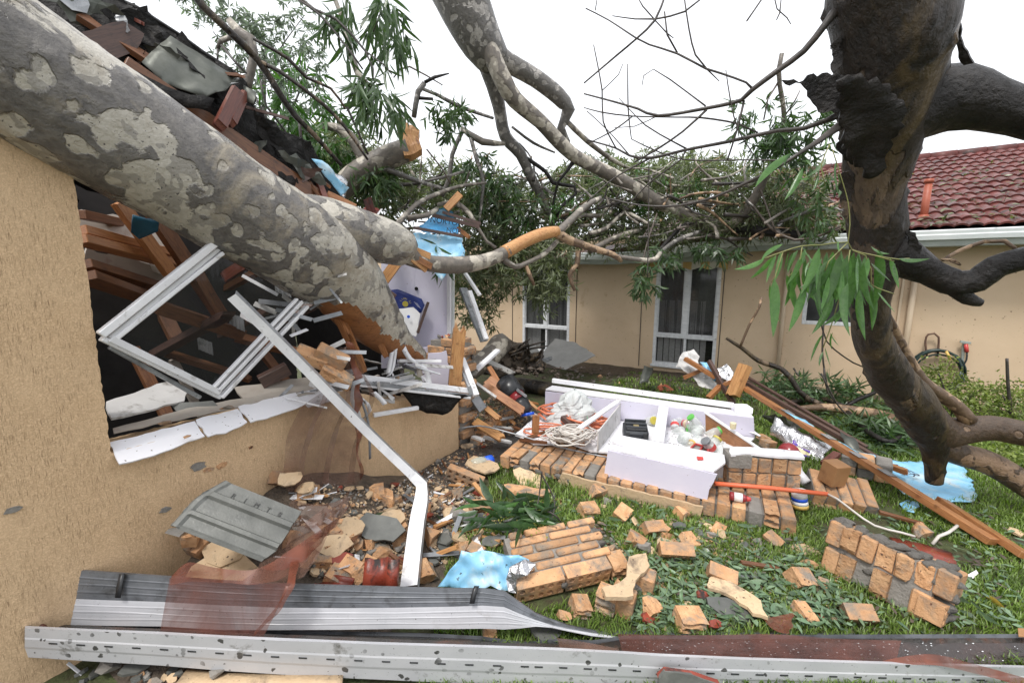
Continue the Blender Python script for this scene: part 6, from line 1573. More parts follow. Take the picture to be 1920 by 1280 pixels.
single(pbeam('timber', (664, 502, 3.7), (706, 510, 3.75), .09, .04, RAWBRIGHT, None, up=Vector((0, -1, 0)), split=.05, seed=9), 'splintered orange timber stub just right of the trunk fork', 'timber')
single(pbeam('timber', (700, 545, 4.3), (722, 590, 4.3), .12, .04, PINE_DK, None, up=Vector((0, -1, 0)), split=.04), 'brown timber behind the trunk left of the blue bag', 'timber')
sar = thing('blue_sarking', 'bright blue sarking hanging over the lavender cupboard under broken battens', 'sarking', P(820, 470, 4.6))
poly3('sheet', [P(*q) for q in ((786, 424, 4.8), (814, 405, 4.9), (858, 411, 4.9), (860, 440, 4.7), (790, 432, 4.7))], .004, BLUEFOIL2, sar, smooth=True, step=.05, amp=.02, rag=.01, seed=2)
poly3('sheet', [P(*q) for q in ((754, 445, 4.6), (777, 436, 4.6), (800, 437, 4.6), (866, 444, 4.6), (868, 462, 4.56), (873, 481, 4.5), (858, 484, 4.5), (852, 494, 4.5), (781, 480, 4.5), (774, 462, 4.55), (764, 462, 4.55))], .004, BLUEFOIL, sar, smooth=True, step=.05, amp=.03, rag=.012, ragstep=.03, seed=3)
poly3('torn_corner', [P(*q) for q in ((800, 494, 4.55), (840, 508, 4.55), (828, 527, 4.5))], .004, BLUEFOIL, sar, smooth=True, step=.05, amp=.01, rag=.004, seed=4)
poly3('dark_fold', [P(*q) for q in ((815, 392, 4.95), (835, 388, 5), (850, 398, 5), (856, 412, 4.9), (820, 404, 4.9))], .004, BLUEDK, sar, smooth=True, step=.05, amp=.03, rag=.01, seed=5)
def onsheet(px, py, d): return P(px, py, d)
text('NORTON', fr(P(838, 416, 4.80), P(858, 418.5, 4.80) - P(838, 416, 4.80), UP), .085, INK, sar, align='CENTER')
text('NOR', fr(P(851, 433, 4.64), Vector((1, 0, -.1)), UP), .075, INK, sar)
pbeam('batten', (776, 427, 4.55), (869, 444, 4.55), .035, .03, BROWNTIM, sar)
pbeam('batten', (812, 404, 4.8), (896, 424, 4.7), .05, .04, BROWNTIM, sar, split=.04)
pbeam('batten', (830, 398, 4.85), (898, 418, 4.8), .03, .03, BROWNTIM, sar, split=.04)
pbeam('batten', (765, 414, 4.6), (815, 398, 4.8), .03, .03, BROWNTIM, sar)
pbeam('batten', (836, 393, 4.9), (863, 364, 4.95), .08, .05, RAWBRIGHT, sar, up=Vector((0, -1, 0)))
pbeam('batten', (858, 428, 4.8), (880, 445, 4.75), .05, .04, PINE, sar)
for k, (px, py, a) in enumerate(((672, 402, .3), (690, 412, -.4), (704, 408, .9), (710, 420, .2), (722, 428, .6))):
    o = inst('red_tile_shard', TM, Matrix.Translation(P(px, py, 4.6)) @ rotm(.6 + k, a, k * 1.3) @ Matrix.Scale(.6, 4), None)
    single(o, 'broken red roof tile on the wreck just above the trunk fork', 'roof tile', 'red tiles above the trunk fork')
single(pbeam('white_batten', (716, 392, 4.7), (704, 408, 4.6), .025, .01, WHITEAL, None), 'slim white strip standing among red tiles above the trunk fork', 'metal strip')
single(pbeam('white_rail', (872, 512, 4.8), (900, 554, 4.7), .045, .03, WHITEAL, None), 'white rail hanging slanted right of the lavender cupboard', 'metal rail')
single(pbeam('white_rail', (880, 545, 5.0), (912, 636, 4.8), .06, .03, WHITEAL, None), 'long white rail leaning in the leafy gap behind the brick pier', 'metal rail')
single(pbeam('grey_rail', (868, 540, 5.2), (908, 640, 5.0), .12, .03, GREYAL, None), 'dark grey sheet rail leaning in the leafy gap behind the brick pier', 'metal rail')
single(pbeam('white_rail', (892, 694, 4.35), (934, 656, 4.6), .07, .03, WHITEAL, None), 'short white grooved rail propped right of the brick pier', 'metal rail')
lg = thing('fallen_log', 'short mossy grey log lying behind the brick pier', 'log', Z(930, 690))
bpx('trunk', [(866, 710, 5.0, 30), (890, 690, 5.25, 36), (916, 668, 5.5, 38), (940, 646, 5.8, 42), (948, 640, 5.85, 34)], BARK_PALE, lg, n=16, step=.05, wob=.2, knots=.5)
for k, (px, py, d, sx_, sz_) in enumerate(((962, 668, 5.9, .5, .42), (990, 676, 6.0, .42, .34), (940, 686, 5.7, .4, .3), (1008, 688, 6.0, .25, .22))):
    bm = bmesh.new()
    bmesh.ops.create_icosphere(bm, subdivisions=3, radius=.5)
    for v in bm.verts: v.co *= 1 + .7 * noise.noise(v.co * 3 + Vector((k * 9, 0, 0))) + .4 * noise.noise(v.co * 8)
    v_, f_ = [v.co.copy() for v in bm.verts], [[v.index for v in f.verts] for f in bm.faces]
    bm.free()
    obj('root_mass', v_, f_, BARK_DARK if k % 2 else SOIL, lg, Matrix.Translation(P(px, py, d)) @ Matrix.Diagonal((sx_, sx_, sz_, 1)))
for k in range(9):
    a = P(955 + k * 6, 662 + (k % 3) * 8, 5.7)
    tube('root', [a, a + Vector((rb.uniform(-.1, .25), -.1, rb.uniform(.0, .2))), a + Vector((rb.uniform(-.1, .4), -.2, rb.uniform(-.1, .3)))], [.03, .02, .008], BARK_DARK, lg, n=6, step=.05, wob=.2)
lg2 = thing('fallen_log', 'long brown mossy log on the ground behind the black vacuum', 'log', Z(1000, 725))
gb('trunk', [(930, 716, 20, .1), (985, 722, 26, .1), (1040, 732, 26, .1), (1080, 738, 18, .1)], BARK_DARK, lg2, n=12, step=.08, wob=.2)
single(rails('gutter_piece', [interp([P(*q) for q in ((926, 655, 6.3), (960, 672, 6.2), (985, 678, 6.2), (1036, 673, 6.3))], 12), interp([P(*q) for q in ((930, 668, 6.1), (965, 686, 6.0), (985, 690, 6.0), (1030, 678, 6.2))], 12), interp([P(*q) for q in ((940, 655, 6.35), (965, 668, 6.35), (990, 676, 6.35), (1036, 668, 6.4))], 12)], [GREYAL], None, th=.006), 'curved grey gutter length lying before the far wall left window', 'gutter')
single(poly3('fibre_sheet', [P(*q) for q in ((1012, 672, 7.4), (1040, 632, 7.8), (1075, 640, 7.6), (1112, 664, 7.2), (1117, 668, 7.1), (1090, 680, 7.0), (1060, 690, 6.9), (1020, 682, 7.2))], .012, FIBRO, rag=.02, ragstep=.08), 'large broken grey fibre sheet leaning on the far wall under the left window', 'fibre sheet')
single(poly3('fibre_sheet', [P(*q) for q in ((985, 655, 7.6), (1002, 644, 7.7), (1016, 668, 7.4), (1006, 682, 7.3))], .012, FIBRO, rag=.02, ragstep=.08), 'small grey fibre sheet shard left of the large one by the window', 'fibre sheet')
single(pbeam('grey_board', (905, 672, 5.3), (962, 700, 5.0), .12, .02, FIBRO, None), 'dark grey narrow board lying above the black vacuum', 'board')
single(poly3('foil_sheet', [P(*q) for q in ((1197, 722, 6.1), (1208, 684, 6.3), (1226, 690, 6.3), (1216, 715, 6.1))], .005, FOILDULL, step=.06, amp=.03, rag=.01, smooth=True), 'small dull foil piece standing in front of the far wall', 'foil')
g = hull_g(5, .3, .2, .1, 12)
single(obj('red_tile_shard', g[0], g[1], TERRA, None, Matrix.Translation(Z(1245, 728, .03))), 'orange red tile shard on the grass behind the cupboard rail', 'tile shard')

# black vacuum with a red band
vac = thing('vacuum_cleaner', 'black cylinder vacuum with a dark red band lying beyond the white cupboard', 'vacuum cleaner', P(970, 765, 4.5))
p0, p1, p2, p3_, p4 = P(948, 716, 4.75), P(966, 742, 4.6), P(974, 752, 4.55), P(984, 768, 4.48), P(992, 778, 4.45)
tube('body', [p0, p1], [.125, .13], BLACKPL, vac, n=18, step=.1)
tube('end_cap', [p0 - (p1 - p0) * .12, p0], [.09, .126], CASEPL, vac, n=18, step=.1)
tube('band', [p1, p2], [.105, .1], REDPL, vac, n=18, step=.05)
tube('nozzle', [p2, p3_, P(988, 774, 4.46)], [.1, .085, .075], BLACKPL, vac, n=16, step=.05)
tube('ring', [P(988, 774, 4.46), P(989, 779, 4.45)], [.082, .082], BLUEPL, vac, n=16, step=.05)
beam('latch', p1 + Vector((.02, -.1, .1)), p1 + Vector((.12, -.08, .02)), .05, .03, GREYAL, vac)
# planks round it
for k, (a, b, w, m, lab) in enumerate((((907, 722, 4.6), (981, 772, 4.35), .1, PINE, 'long orange plank sloping down beside the black vacuum'), ((914, 712, 4.8), (936, 728, 4.7), .13, PINE, 'short wide orange plank end above the long one'), ((917, 688, 5), (937, 722, 4.75), .06, PINE, 'steep orange batten above the black vacuum'), ((890, 790, 4.2), (942, 822, 3.9), .09, RAWBRIGHT, 'pale orange plank across the brick footing'), ((910, 764, 4.4), (936, 786, 4.25), .06, RAWBRIGHT, 'flat wood chip on the rubble above the footing'), ((945, 735, 4.6), (962, 752, 4.5), .03, RAWBRIGHT, 'thin wood sliver under the black vacuum'), ((990, 752, 4.7), (1008, 768, 4.6), .03, RAWBRIGHT, 'thin wood sliver right of the black vacuum'), ((888, 715, 4.4), (930, 745, 4.3), .03, DIRTYWH, 'thin white batten left of the orange planks'), ((1003, 822, 4.0), (1005, 778, 4.0), .07, PINE, 'upright orange wood block on the white board'), ((890, 745, 4.2), (905, 768, 4.2), .1, GREYAL, 'grey metal flap hanging off the brick pier'))):
    o = pbeam('plank', a, b, w, .03, m, None, up=Vector((.1, -.7, .7)), split=.02 if k < 7 else 0, seed=k)
    single(o, lab, 'plank' if k < 9 else 'metal flap')

rq = random.Random(62)
for k in range(18):
    px, py = rq.uniform(880, 985), rq.uniform(735, 825)
    p_ = Z(px, py, .06 + rq.random() * .12)
    an = rq.uniform(-1.2, .6)
    d_ = Vector((math.cos(an), math.sin(an), rq.uniform(-.15, .3))) * rq.uniform(.1, .3)
    o = beam('timber_splinter', p_, p_ + d_, rq.uniform(.02, .06), .02, (PINE, RAWBRIGHT, PINE_DK, DIRTYWH)[k % 4], None, split=.03, seed=k)
    tag(o, ('orange', 'pale split', 'dark brown', 'dirty white')[k % 4] + ' timber splinter in the rubble ' + ('beside the brick pier' if px < 915 else 'near the black vacuum' if py < 780 else 'along the brick footing'), 'timber splinter', 'timber splinters between pier and vacuum')
# ------------------------------------------------------------------ white cupboard on its back
cb = thing('toppled_cupboard', 'white cupboard lying on its back on the toppled bricks, holding jars and cords', 'cupboard', Z(1220, 800, .13))
ZF = .16
fl = [Z(1022, 772, ZF), Z(1414, 822, ZF), Z(1360, 870, ZF), Z(1108, 846, ZF), Z(1000, 806, ZF)]
poly3('floor_panel', fl, .016, WHITEP, cb, out=UP)
k0, k1 = Z(1022, 770, ZF), Z(1415, 820, ZF)
h0, h1 = P(1023, 733, k0.y), P(1413, 783, k1.y)
poly3('back_side', [k0, k1, h1, h0], .018, LAV, cb)  # white board tinted lavender, shade put into its colour
j0, j1 = P(1036, 722, k0.y + .2), P(1402, 774, k1.y + .2)
poly3('back_ledge', [h0 + UP * .01, h1 + UP * .01, j1, j0], .014, WHITEP, cb, out=UP)
beam('top_rail', P(1036, 713, k0.y + .24), P(1376, 760, k1.y + .24), .05, .05, WHITEP, cb)
beam('top_rail_end', P(1374, 763, k1.y + .22), P(1404, 772, k1.y + .2), .05, .07, LAV, cb)
poly3('broken_ledge_end', [P(1376, 760, k1.y + .2), P(1400, 758, k1.y + .2), P(1411, 768, k1.y + .16), P(1409, 778, k1.y + .1), P(1378, 772, k1.y + .1)], .03, WHITEP, cb, out=UP, rag=.008)
for (px, py) in ((1073, 716), (1322, 753)): beam('hinge_plate', P(px - 7, py, k0.y + .2 - (.4 if px > 1200 else 0)), P(px + 7, py + 2, k0.y + .2 - (.4 if px > 1200 else 0)), .02, .012, GREYAL, cb)
def up_panel(name, a, b, hgt, t, mat, capmat=None):
    a, b = Z(*a, ZF), Z(*b, ZF)
    o = poly3(name, [a, b, b + UP * hgt[1], a + UP * hgt[0]], t, mat, cb)
    if capmat: beam('divider_cap', a + UP * (hgt[0] + .008), b + UP * (hgt[1] + .008), t * 3.2, .016, capmat, cb)
    return o
up_panel('divider', (1162, 793), (1120, 848), (.22, .2), .012, DIRTYWH)
a_, b_ = Z(1162, 793, ZF), Z(1092, 835, ZF)
beam('divider_cap', P(1160, 751, a_.y), P(1086, 803, b_.y), .055, .022, WHITEP, cb)
up_panel('divider', (1242, 802), (1232, 862), (.22, .16), .03, WHITEP, WHITEP)
a_, b_ = Z(1326, 815, ZF), Z(1446, 880, ZF - .05)
p_a, p_b = P(1322, 774, a_.y), P(1452, 862, b_.y)
poly3('shelf_board', [a_, b_, p_b, p_a], .018, PINE, cb)
beam('shelf_edge', p_a + UP * .008, p_b + UP * .008, .03, .018, WHITEP, cb)
g = lathe_g([(.025, 0), (.028, .05), (.026, .055)], 12)
obj('peg', g[0], g[1], CREAMP, cb, Matrix.Translation(P(1374, 803, (p_a.y + p_b.y) / 2)))
pbeam('leg_post', (1092, 842, 3.75), (1087, 806, 3.75), .055, .05, PINE, cb)
tile_ = poly3('loose_white_board', [Z(966, 815, .15), Z(1000, 786, .16), Z(1040, 783, .17), Z(1060, 800, .17), Z(1040, 834, .15), Z(1000, 832, .15)], .016, WHITEP, None, out=UP, rag=.008)
single(tile_, 'loose white board lying left of the toppled cupboard under the cords', 'board')
single(poly3('loose_white_board', [Z(975, 765, .18), Z(992, 770, .18), Z(1022, 785, .16), Z(1006, 790, .16)], .016, WHITEP, None, out=UP), 'narrow white board below the vacuum nozzle', 'board')
# white boxed section at the front
bx_ = thing('white_boxed_section', 'white boxed-in section with a shade-tinted front broken off at its right end', 'boxed section', Z(1240, 900, .13))
u = [Z(1140, 842, .34), Z(1338, 884, .34), Z(1360, 868, .345), Z(1358, 853, .35), Z(1164, 817, .35)]
poly3('top_panel', u, .014, WHITEP, bx_, out=UP, rag=.004, ragstep=.1)
dA, dB = Z(1140, 842, .34), Z(1345, 886, .34)
lo_ = [P(1133, 891, dA.y + .0), P(1180, 903, dA.y - .09), P(1326, 936, dB.y + .02)]
poly3('front_panel', [dA - UP * .007, lo_[0], lo_[2], P(1330, 918, dB.y + .01), P(1338, 905, dB.y), dB - UP * .007], .014, LAV, bx_, out=Vector((0, -1, 0)), rag=.004, ragstep=.06)  # white front tinted lavender, its shade put into the colour
poly3('back_panel', [Z(1164, 817, .34), Z(1358, 853, .34), Z(1358, 853, .34) - UP * .18, Z(1164, 817, .34) - UP * .18], .014, WHITEP, bx_)
single(poly3('white_offcut', [Z(1148, 829, .365), Z(1172, 835, .365), Z(1168, 820, .368), Z(1155, 818, .368)], .02, WHITEP, None, out=UP), 'small white square offcut on the left end of the boxed section', 'offcut')
single(poly3('red_flake', [Z(1306, 856, .362), Z(1318, 857, .362), Z(1319, 861, .362), Z(1308, 861, .362)], .01, REDBR, None, out=UP), 'small red flake on the white boxed section', 'flake')
# cords, rope
def coil(name, c, ra, rbb, n, rad, mat, parent, seed, zj=.03, wob=.2):
    r = random.Random(seed)
    pts = []
    for k in range(n * 14):
        a = k / 14 * 2 * math.pi
        q = 1 + wob * math.sin(a * .31 + seed) + (r.random() - .5) * .08
        pts.append(c + Vector((math.cos(a) * ra * q, math.sin(a) * rbb * q, (k / (n * 14)) * .1 + r.random() * zj)))
    return tube(name, pts, rad, mat, parent, n=5, step=.05)
oc = tag(coil('extension_cord', Z(1043, 781, .2), .17, .14, 5, .011, ORANGEC, None, 1), 'orange extension cord coiled left of the carrier bag', 'cord')
tag(coil('extension_cord', Z(1098, 800, .2), .22, .17, 6, .012, ORANGEC, None, 2), 'orange extension cord coiled in front of the carrier bag', 'cord')
tag(coil('extension_cord', Z(1030, 812, .16), .2, .1, 3, .009, ORANGEC, None, 7, .01, .35), 'loose orange cord loops on the white board by the wood block', 'cord')
rp = thing('white_rope', 'tangled dirty white rope heaped inside the left bay of the cupboard', 'rope', Z(1066, 828, .16))
for k in range(8): coil('rope_loop', Z(1064 + 4 * (k % 4), 824 + 3 * (k % 3), .18 + .012 * k), .2 - .012 * k, .1 + .01 * (k % 3), 3, .0075, WHITEC, rp, 20 + k, .03, .35)
tag(tube('thin_rod', [P(860, 804, 3.95), P(900, 798, 4.0), P(960, 812, 3.9), P(1050, 838, 3.75), P(1138, 857, 3.55)], .008, GREYAL, None, n=6, step=.1), 'long thin grey rod lying across the bricks in front of the rope', 'rod')
single(pbeam('brown_downpipe', (1056, 782, 4.1), (1084, 808, 3.9), .07, .05, BROWNTIM, None), 'short brown pipe lying on the orange cords', 'pipe')
bagm = []
for i in range(15):
    t = i / 14
    for k in range(26):
        a = k / 26 * 2 * math.pi
        r_ = (.235 * (1 - t) ** .62 + .014) * (1 + .4 * noise.noise(Vector((math.cos(a) * 1.6, math.sin(a) * 1.6, t * 3))) + .25 * noise.noise(Vector((math.cos(a) * 4, math.sin(a) * 4, t * 7))) + .45 * abs(noise.noise(Vector((math.cos(a) * 3, math.sin(a) * 3, t * 4 + 7)))) + .09 * math.sin(a * 9 + t * 11))
        bagm.append(Vector((math.cos(a) * r_ * 1.1, math.sin(a) * r_ * .8, t * .37 + .03 * noise.noise(Vector((a, t * 4, 1))))))
bf = [(i * 26 + k, i * 26 + (k + 1) % 26, (i + 1) * 26 + (k + 1) % 26, (i + 1) * 26 + k) for i in range(14) for k in range(26)]
bgc = Z(1076, 792, .17)
cbag = thing('carrier_bag', 'crumpled white plastic carrier bag with a green ring print in the cupboard', 'plastic bag', bgc)
obj('plastic', bagm, bf, BAGPL, cbag, Matrix.Translation(bgc), False)
GRP = M_('pale_green_print', (0.3, 0.62, 0.4), (0.36, 0.68, 0.46), 6, .5, 0)
rp_ = [bgc + Vector((.05 + .07 * math.cos(a / 16 * 6.2832), -.165 + .02 * math.sin(a / 16 * 6.2832), .1 + .05 * math.sin(a / 16 * 6.2832))) for a in range(17)]
tube('green_ring', rp_, .004, GRP, cbag, n=5, step=.02)
# black case
cs = thing('tool_case', 'dark tool case with ridged lid and brass badge beside the jars', 'case', Z(1192, 822, .17))
CM = fr(Z(1190, 822, .17), Vector((1, -.18, 0)), Vector((.1, 1, .25)))
for (nm, b_, m) in (('case_body', bev_g(.23, .2, .14, .02), CASEPL), ('lid', bev_g(.2, .16, .03, .012), BLACKPL)):
    obj(nm, b_[0], b_[1], m, cs, CM @ Matrix.Translation((0, 0, .07 if nm == 'case_body' else .152)))
for k in range(3):
    g = bev_g(.2, .018, .02, .004)
    obj('ridge', g[0], g[1], CASEPL, cs, CM @ Matrix.Translation((0, -.06 + k * .06, .172)))
g = bev_g(.05, .035, .006, .001); obj('badge', g[0], g[1], BRASSY, cs, CM @ Matrix.Translation((0, -.03, .17)))
tube('handle', [CM @ Vector((-.06, -.11, .08)), CM @ Vector((-.06, -.14, .08)), CM @ Vector((.06, -.14, .08)), CM @ Vector((.06, -.11, .08))], .01, BLACKPL, cs, n=6, step=.05)
for x in (-.08, .08):
    g = bev_g(.035, .012, .05, .003); obj('latch', g[0], g[1], BLACKPL, cs, CM @ Matrix.Translation((x, -.106, .11)))
# jars
JG = lathe_g([(.036, 0), (.04, .01), (.04, .085), (.033, .1), (.033, .112)], 14)
JME = to_mesh('glass', JG[0], JG[1], JARGL, True)
LG = lathe_g([(.037, 0), (.037, .016), (.03, .018)], 14)
LIDC = [WHITEAL, YELLOWPL, GREENPL, GOLD, REDBR, GREYAL]
LME = [to_mesh('lid', LG[0], LG[1], m) for m in LIDC]
LBG = lathe_g([(.0405, .03), (.0405, .07)], 14)
LBM = [to_mesh('paper_label', LBG[0], LBG[1][:-2], m) for m in (LABELW, CREAMP, REDBR)]
JARS = [(1206, 780, .2, 0), (1216, 772, .22, 0), (1224, 786, .18, 1), (1212, 790, .18, 3), (1228, 776, .19, 0), (1220, 796, .18, 0), (1200, 772, .18, 5),
        (1272, 790, .24, 0), (1282, 782, .27, 2), (1294, 776, .26, 0), (1308, 784, .26, 0), (1266, 804, .2, 0), (1280, 806, .22, 0), (1296, 796, .26, 4), (1310, 798, .24, 2), (1290, 818, .2, 0), (1302, 812, .22, 0), (1318, 806, .22, 2), (1330, 802, .2, 0), (1312, 824, .19, 1), (1326, 818, .2, 2), (1286, 828, .18, 0), (1300, 834, .18, 0), (1322, 834, .2, 1), (1336, 824, .2, 0), (1346, 838, .2, 1), (1338, 845, .19, 5), (1330, 842, .19, 3)]
rj = random.Random(33)
JT = ['plain glass jar', 'yellow lidded glass jar', 'green lidded glass jar', 'gold lidded glass jar', 'red lidded glass jar', 'grey lidded glass jar']
JW = ['behind the tool case at its middle', 'against the back panel behind the tool case', 'right behind the tool case corner', 'touching the tool case lid', 'tucked by the divider behind the tool case', 'between the tool case and the divider, frontmost', 'leftmost behind the tool case',
      'at the left top of the big jar pile', 'with green showing at the top left of the big jar pile', 'topmost of the big jar pile', 'high up against the brown shelf board', 'leftmost of the big jar pile', 'second from left, mid height in the big jar pile', 'in the heart of the big jar pile', 'right of the red lidded jar', 'lying low, centre left of the big jar pile', 'in the middle of the big jar pile', 'right of centre in the big jar pile', 'against the middle of the brown shelf board', 'just above the red tray', 'right above the red tray corner', 'lying alone left of the red tray', 'touching the left end of the red tray', 'right of the red tray', 'by the brown shelf board, low', 'at the low right end of the pile', 'facing its flat grey lid out at the low right', 'beside the flat grey lid']
for k, (px, py, z, lc) in enumerate(JARS):
    c = Z(px, py, z)
    t = thing('glass_jar', JT[lc] + ' ' + JW[k], 'jar', c, 'glass jars tumbled in the cupboard')
    M = Matrix.Translation(c) @ rotm(rj.uniform(.6, 2.4), rj.uniform(-.4, .4), rj.uniform(0, 6.28)) @ Matrix.Scale(rj.uniform(.85, 1.35), 4)
    inst('glass', JME, M, t)
    if lc or rj.random() < .4: inst('lid', LME[lc], M @ Matrix.Translation((0, 0, .108)), t)
    if rj.random() < .35: inst('paper_label', LBM[k % 3], M, t)
tr = thing('red_tray', 'small red plastic tray lying in front of the jars', 'tray', Z(1310, 848, .2))
for k, (a, b) in enumerate((((1292, 843), (1304, 832)), ((1304, 832), (1330, 839)), ((1330, 839), (1326, 848)), ((1292, 843), (1326, 848)), ((1311, 846), (1318, 836)))): beam('tray_rim', Z(*a, .22), Z(*b, .22), .012, .02, REDBR, tr)
slab('tray_base', [Z(1292, 843, .2), Z(1304, 832, .2), Z(1330, 839, .2), Z(1326, 848, .2)], FIBRO, tr, .006)
def lying(name, label, cat, a, b, rads, mats, caps):
    t = thing(name, label, cat, (a + b) / 2)
    n_ = len(rads) - 1
    pts = [a + (b - a) * (i / n_) for i in range(n_ + 1)]
    i0 = 0
    for nm, i1, m in caps:
        tube(nm, pts[i0:i1 + 1], rads[i0:i1 + 1], m, t, n=14, step=.5)
        i0 = i1
    return t
lying('plastic_tub', 'white tub with a yellow lid and blue band standing between the brick chunks', 'tub', Z(1498, 918, .17), Z(1500, 950, .04), [.05, .052, .052, .052, .056, .056], None, [('body', 2, LABELW), ('blue_band', 3, BLUEPL), ('shoulder', 4, LABELW), ('lid', 5, YELLOWPL)])
lying('spray_can', 'red and white can lying on the bricks below the orange conduit', 'can', Z(1368, 929, .16), Z(1408, 936, .16), [.03, .032, .032, .032, .02, .012], None, [('base', 1, REDPL), ('printed_band', 3, LABELW), ('shoulder', 4, REDPL), ('nozzle', 5, REDBR)])
lying('plastic_bottle', 'clear bottle with a blue cap on the dark path by the wall', 'bottle', Z(884, 874, .07), Z(922, 862, .07), [.05, .06, .06, .06, .05, .05, .05], None, [('bottle', 4, m_glass('pale_bottle', (.6, .68, .62), .1, .3)), ('cap', 6, BLUEPL)])
lying('amber_bottle', 'amber bottle with a white label on the grass under the right beam end', 'bottle', P(1852, 1002, 2.6), P(1805, 978, 2.72), [.035, .04, .04, .04, .04, .03, .015], None, [('bottle', 3, AMBER), ('label_band', 4, LABELW), ('neck', 6, AMBER)])
lying('metal_duct', 'battered grey metal spout with a fat round end among the bricks', 'pipe', P(1472, 862, 3.3), P(1512, 905, 3.1), [.045, .075, .07, .045, .04, .038], None, [('drum', 2, GREYAL), ('spout', 5, WHITEAL)])
lying('red_disc', 'dark red round lid on the grass beside the purple packet', 'lid', Z(1478, 846, .05), Z(1480, 850, .09), [.09, .09], None, [('disc', 1, REDPL)])
tag(tube('orange_conduit', [P(1340, 906, 2.9), P(1440, 914, 2.88), P(1552, 926, 2.82)], .016, ORANGEP, None, n=10, step=.3), 'bright orange conduit rod lying across the brick chunks', 'conduit')
tag(tube('white_cable', [P(1550, 925, 2.82), P(1570, 935, 2.75), P(1600, 958, 2.65), P(1640, 985, 2.55), P(1690, 998, 2.5), P(1715, 1005, 2.48)], .008, WHITEC, None, n=6, step=.05), 'white cable curving out of the orange conduit over the brick slab', 'cable')
tag(tube('white_cable', [P(1748, 1020, 2.5), P(1760, 1005, 2.52), P(1778, 998, 2.55), P(1795, 985, 2.6)], .01, WHITEC, None, n=6, step=.05), 'short white strap curling beside the red tile plate', 'cable')
ct = thing('brown_carton', 'small brown carton standing on the four course brick slab', 'carton', P(1565, 900, 3.0))
g = bev_g(.14, .12, .17, .004); obj('box', g[0], g[1], CARTON, ct, Matrix.Translation(P(1564, 886, 3.02)) @ rotm(.15, .05, .25))
pk = thing('purple_packet', 'purple and cream packet with white script on the grass by the foil', 'packet', Z(1500, 850, .05))
KM = fr(Z(1502, 844, .05), Vector((1, -.5, -.1)), Vector((-.15, .8, .5))) @ Matrix.Scale(.72, 4)
g = plate_g([(-.1, -.1), (.1, -.1), (.1, .12), (-.1, .12)], .03, step=.04, amp=.008); obj('packet', g[0], g[1], CREAMP, pk, KM, True)
g = plate_g([(-.102, .03), (-.03, .05), (.03, -.0), (.102, -.03), (.102, .122), (-.102, .122)], .006); obj('purple_panel', g[0], g[1], PURPLE, pk, KM @ Matrix.Translation((0, 0, .024)))
g = plate_g([(-.102, -.102), (.102, -.102), (.102, -.075), (-.102, -.075)], .006); obj('purple_panel', g[0], g[1], PURPLE, pk, KM @ Matrix.Translation((0, 0, .024)))
text('Cadbury', KM @ Matrix.Translation((-.03, .085, .03)) @ Matrix.Rotation(-.1, 4, 'Z'), .034, LABELW, pk)
single(poly3('foil_sheet', [Z(1440, 812, .12), Z(1462, 790, .2), Z(1530, 818, .25), Z(1568, 842, .1), Z(1545, 862, .02), Z(1505, 862, .02), Z(1470, 830, .05)], .004, FOIL, step=.05, amp=.05, rag=.02, smooth=True, out=UP, seed=3), 'crumpled silver foil sheet under the timber beam', 'foil')
single(poly3('foil_sheet', [Z(1430, 780, .15), Z(1470, 778, .3), Z(1500, 806, .25), Z(1460, 806, .1)], .004, FOILDULL, step=.05, amp=.05, rag=.02, smooth=True, out=UP, seed=4), 'dull grey foil right of the toppled cupboard end', 'foil')
g = hull_g(14, .14, .1, .07, 12); single(obj('paper_packet', g[0], g[1], LABELW, None, Matrix.Translation(Z(1414, 812, .2))), 'small pale printed packet at the cupboard right end', 'packet')
single(brick('plain', (.16, .1, .08), Matrix.Translation(Z(1440, 832, .06)) @ rotm(.1, .2, .5), None, 2, 'loose_brick'), 'tan brick beside the right end of the brown shelf board', 'brick')
single(brick('rough', (.14, .09, .07), Matrix.Translation(Z(1432, 822, .05)) @ rotm(.3, .1, 1.5), None, 1, 'loose_brick'), 'chipped brick behind the brown shelf board end', 'brick')

# ------------------------------------------------------------------ timber truss piece slanting over the lawn
tb = thing('roof_truss_piece', 'long paired orange roof timbers slanting down across the right lawn', 'roof timber', Z(1640, 900))
e_ = Z(1862, 1016, .05)
beam('timber', P(1388, 722, 5.0), e_, .082, .05, PINE, tb, up=Vector((.3, -.6, 1)))
beam('timber', P(1396, 716, 5.15), P(1660, 868, 3.55), .06, .045, BROWNTIM, tb, up=Vector((.3, -.6, 1)))
beam('timber', P(1765, 938, 2.95), Z(1926, 1044, .04), .09, .045, PINE, tb, up=Vector((.3, -.6, 1)))
beam('brown_strip', P(1400, 706, 5.25), P(1625, 838, 3.8), .04, .03, BROWNTIM, tb)
pbeam('stub_post', (1398, 684, 4.95), (1374, 742, 4.9), .13, .09, RAWBRIGHT, tb, split=.02)
pbeam('brace', (1570, 850, 3.5), (1545, 870, 3.4), .06, .04, REDTIM, tb)
pbeam('brace', (1660, 870, 3.5), (1700, 885, 3.3), .06, .04, PINE, tb, split=.03)
for t_ in (.3, .5, .62, .72): 
    q = P(1388, 722, 5.0).lerp(e_, t_) + Vector((0, -.01, .03))
    dv = (e_ - P(1388, 722, 5.0)).normalized()
    beam('nail_plate', q - dv * .05, q + dv * .05, .09, .006, GREYAL, tb, up=Vector((.3, -.6, 1)))
poly3('sarking_strip', [P(*q) for q in ((1470, 775, 4.2), (1500, 785, 4.1), (1560, 820, 3.75), (1640, 850, 3.55), (1650, 862, 3.5), (1620, 850, 3.55), (1540, 812, 3.8))], .004, BLUEFOIL, tb, step=.06, amp=.03, rag=.012, smooth=True)
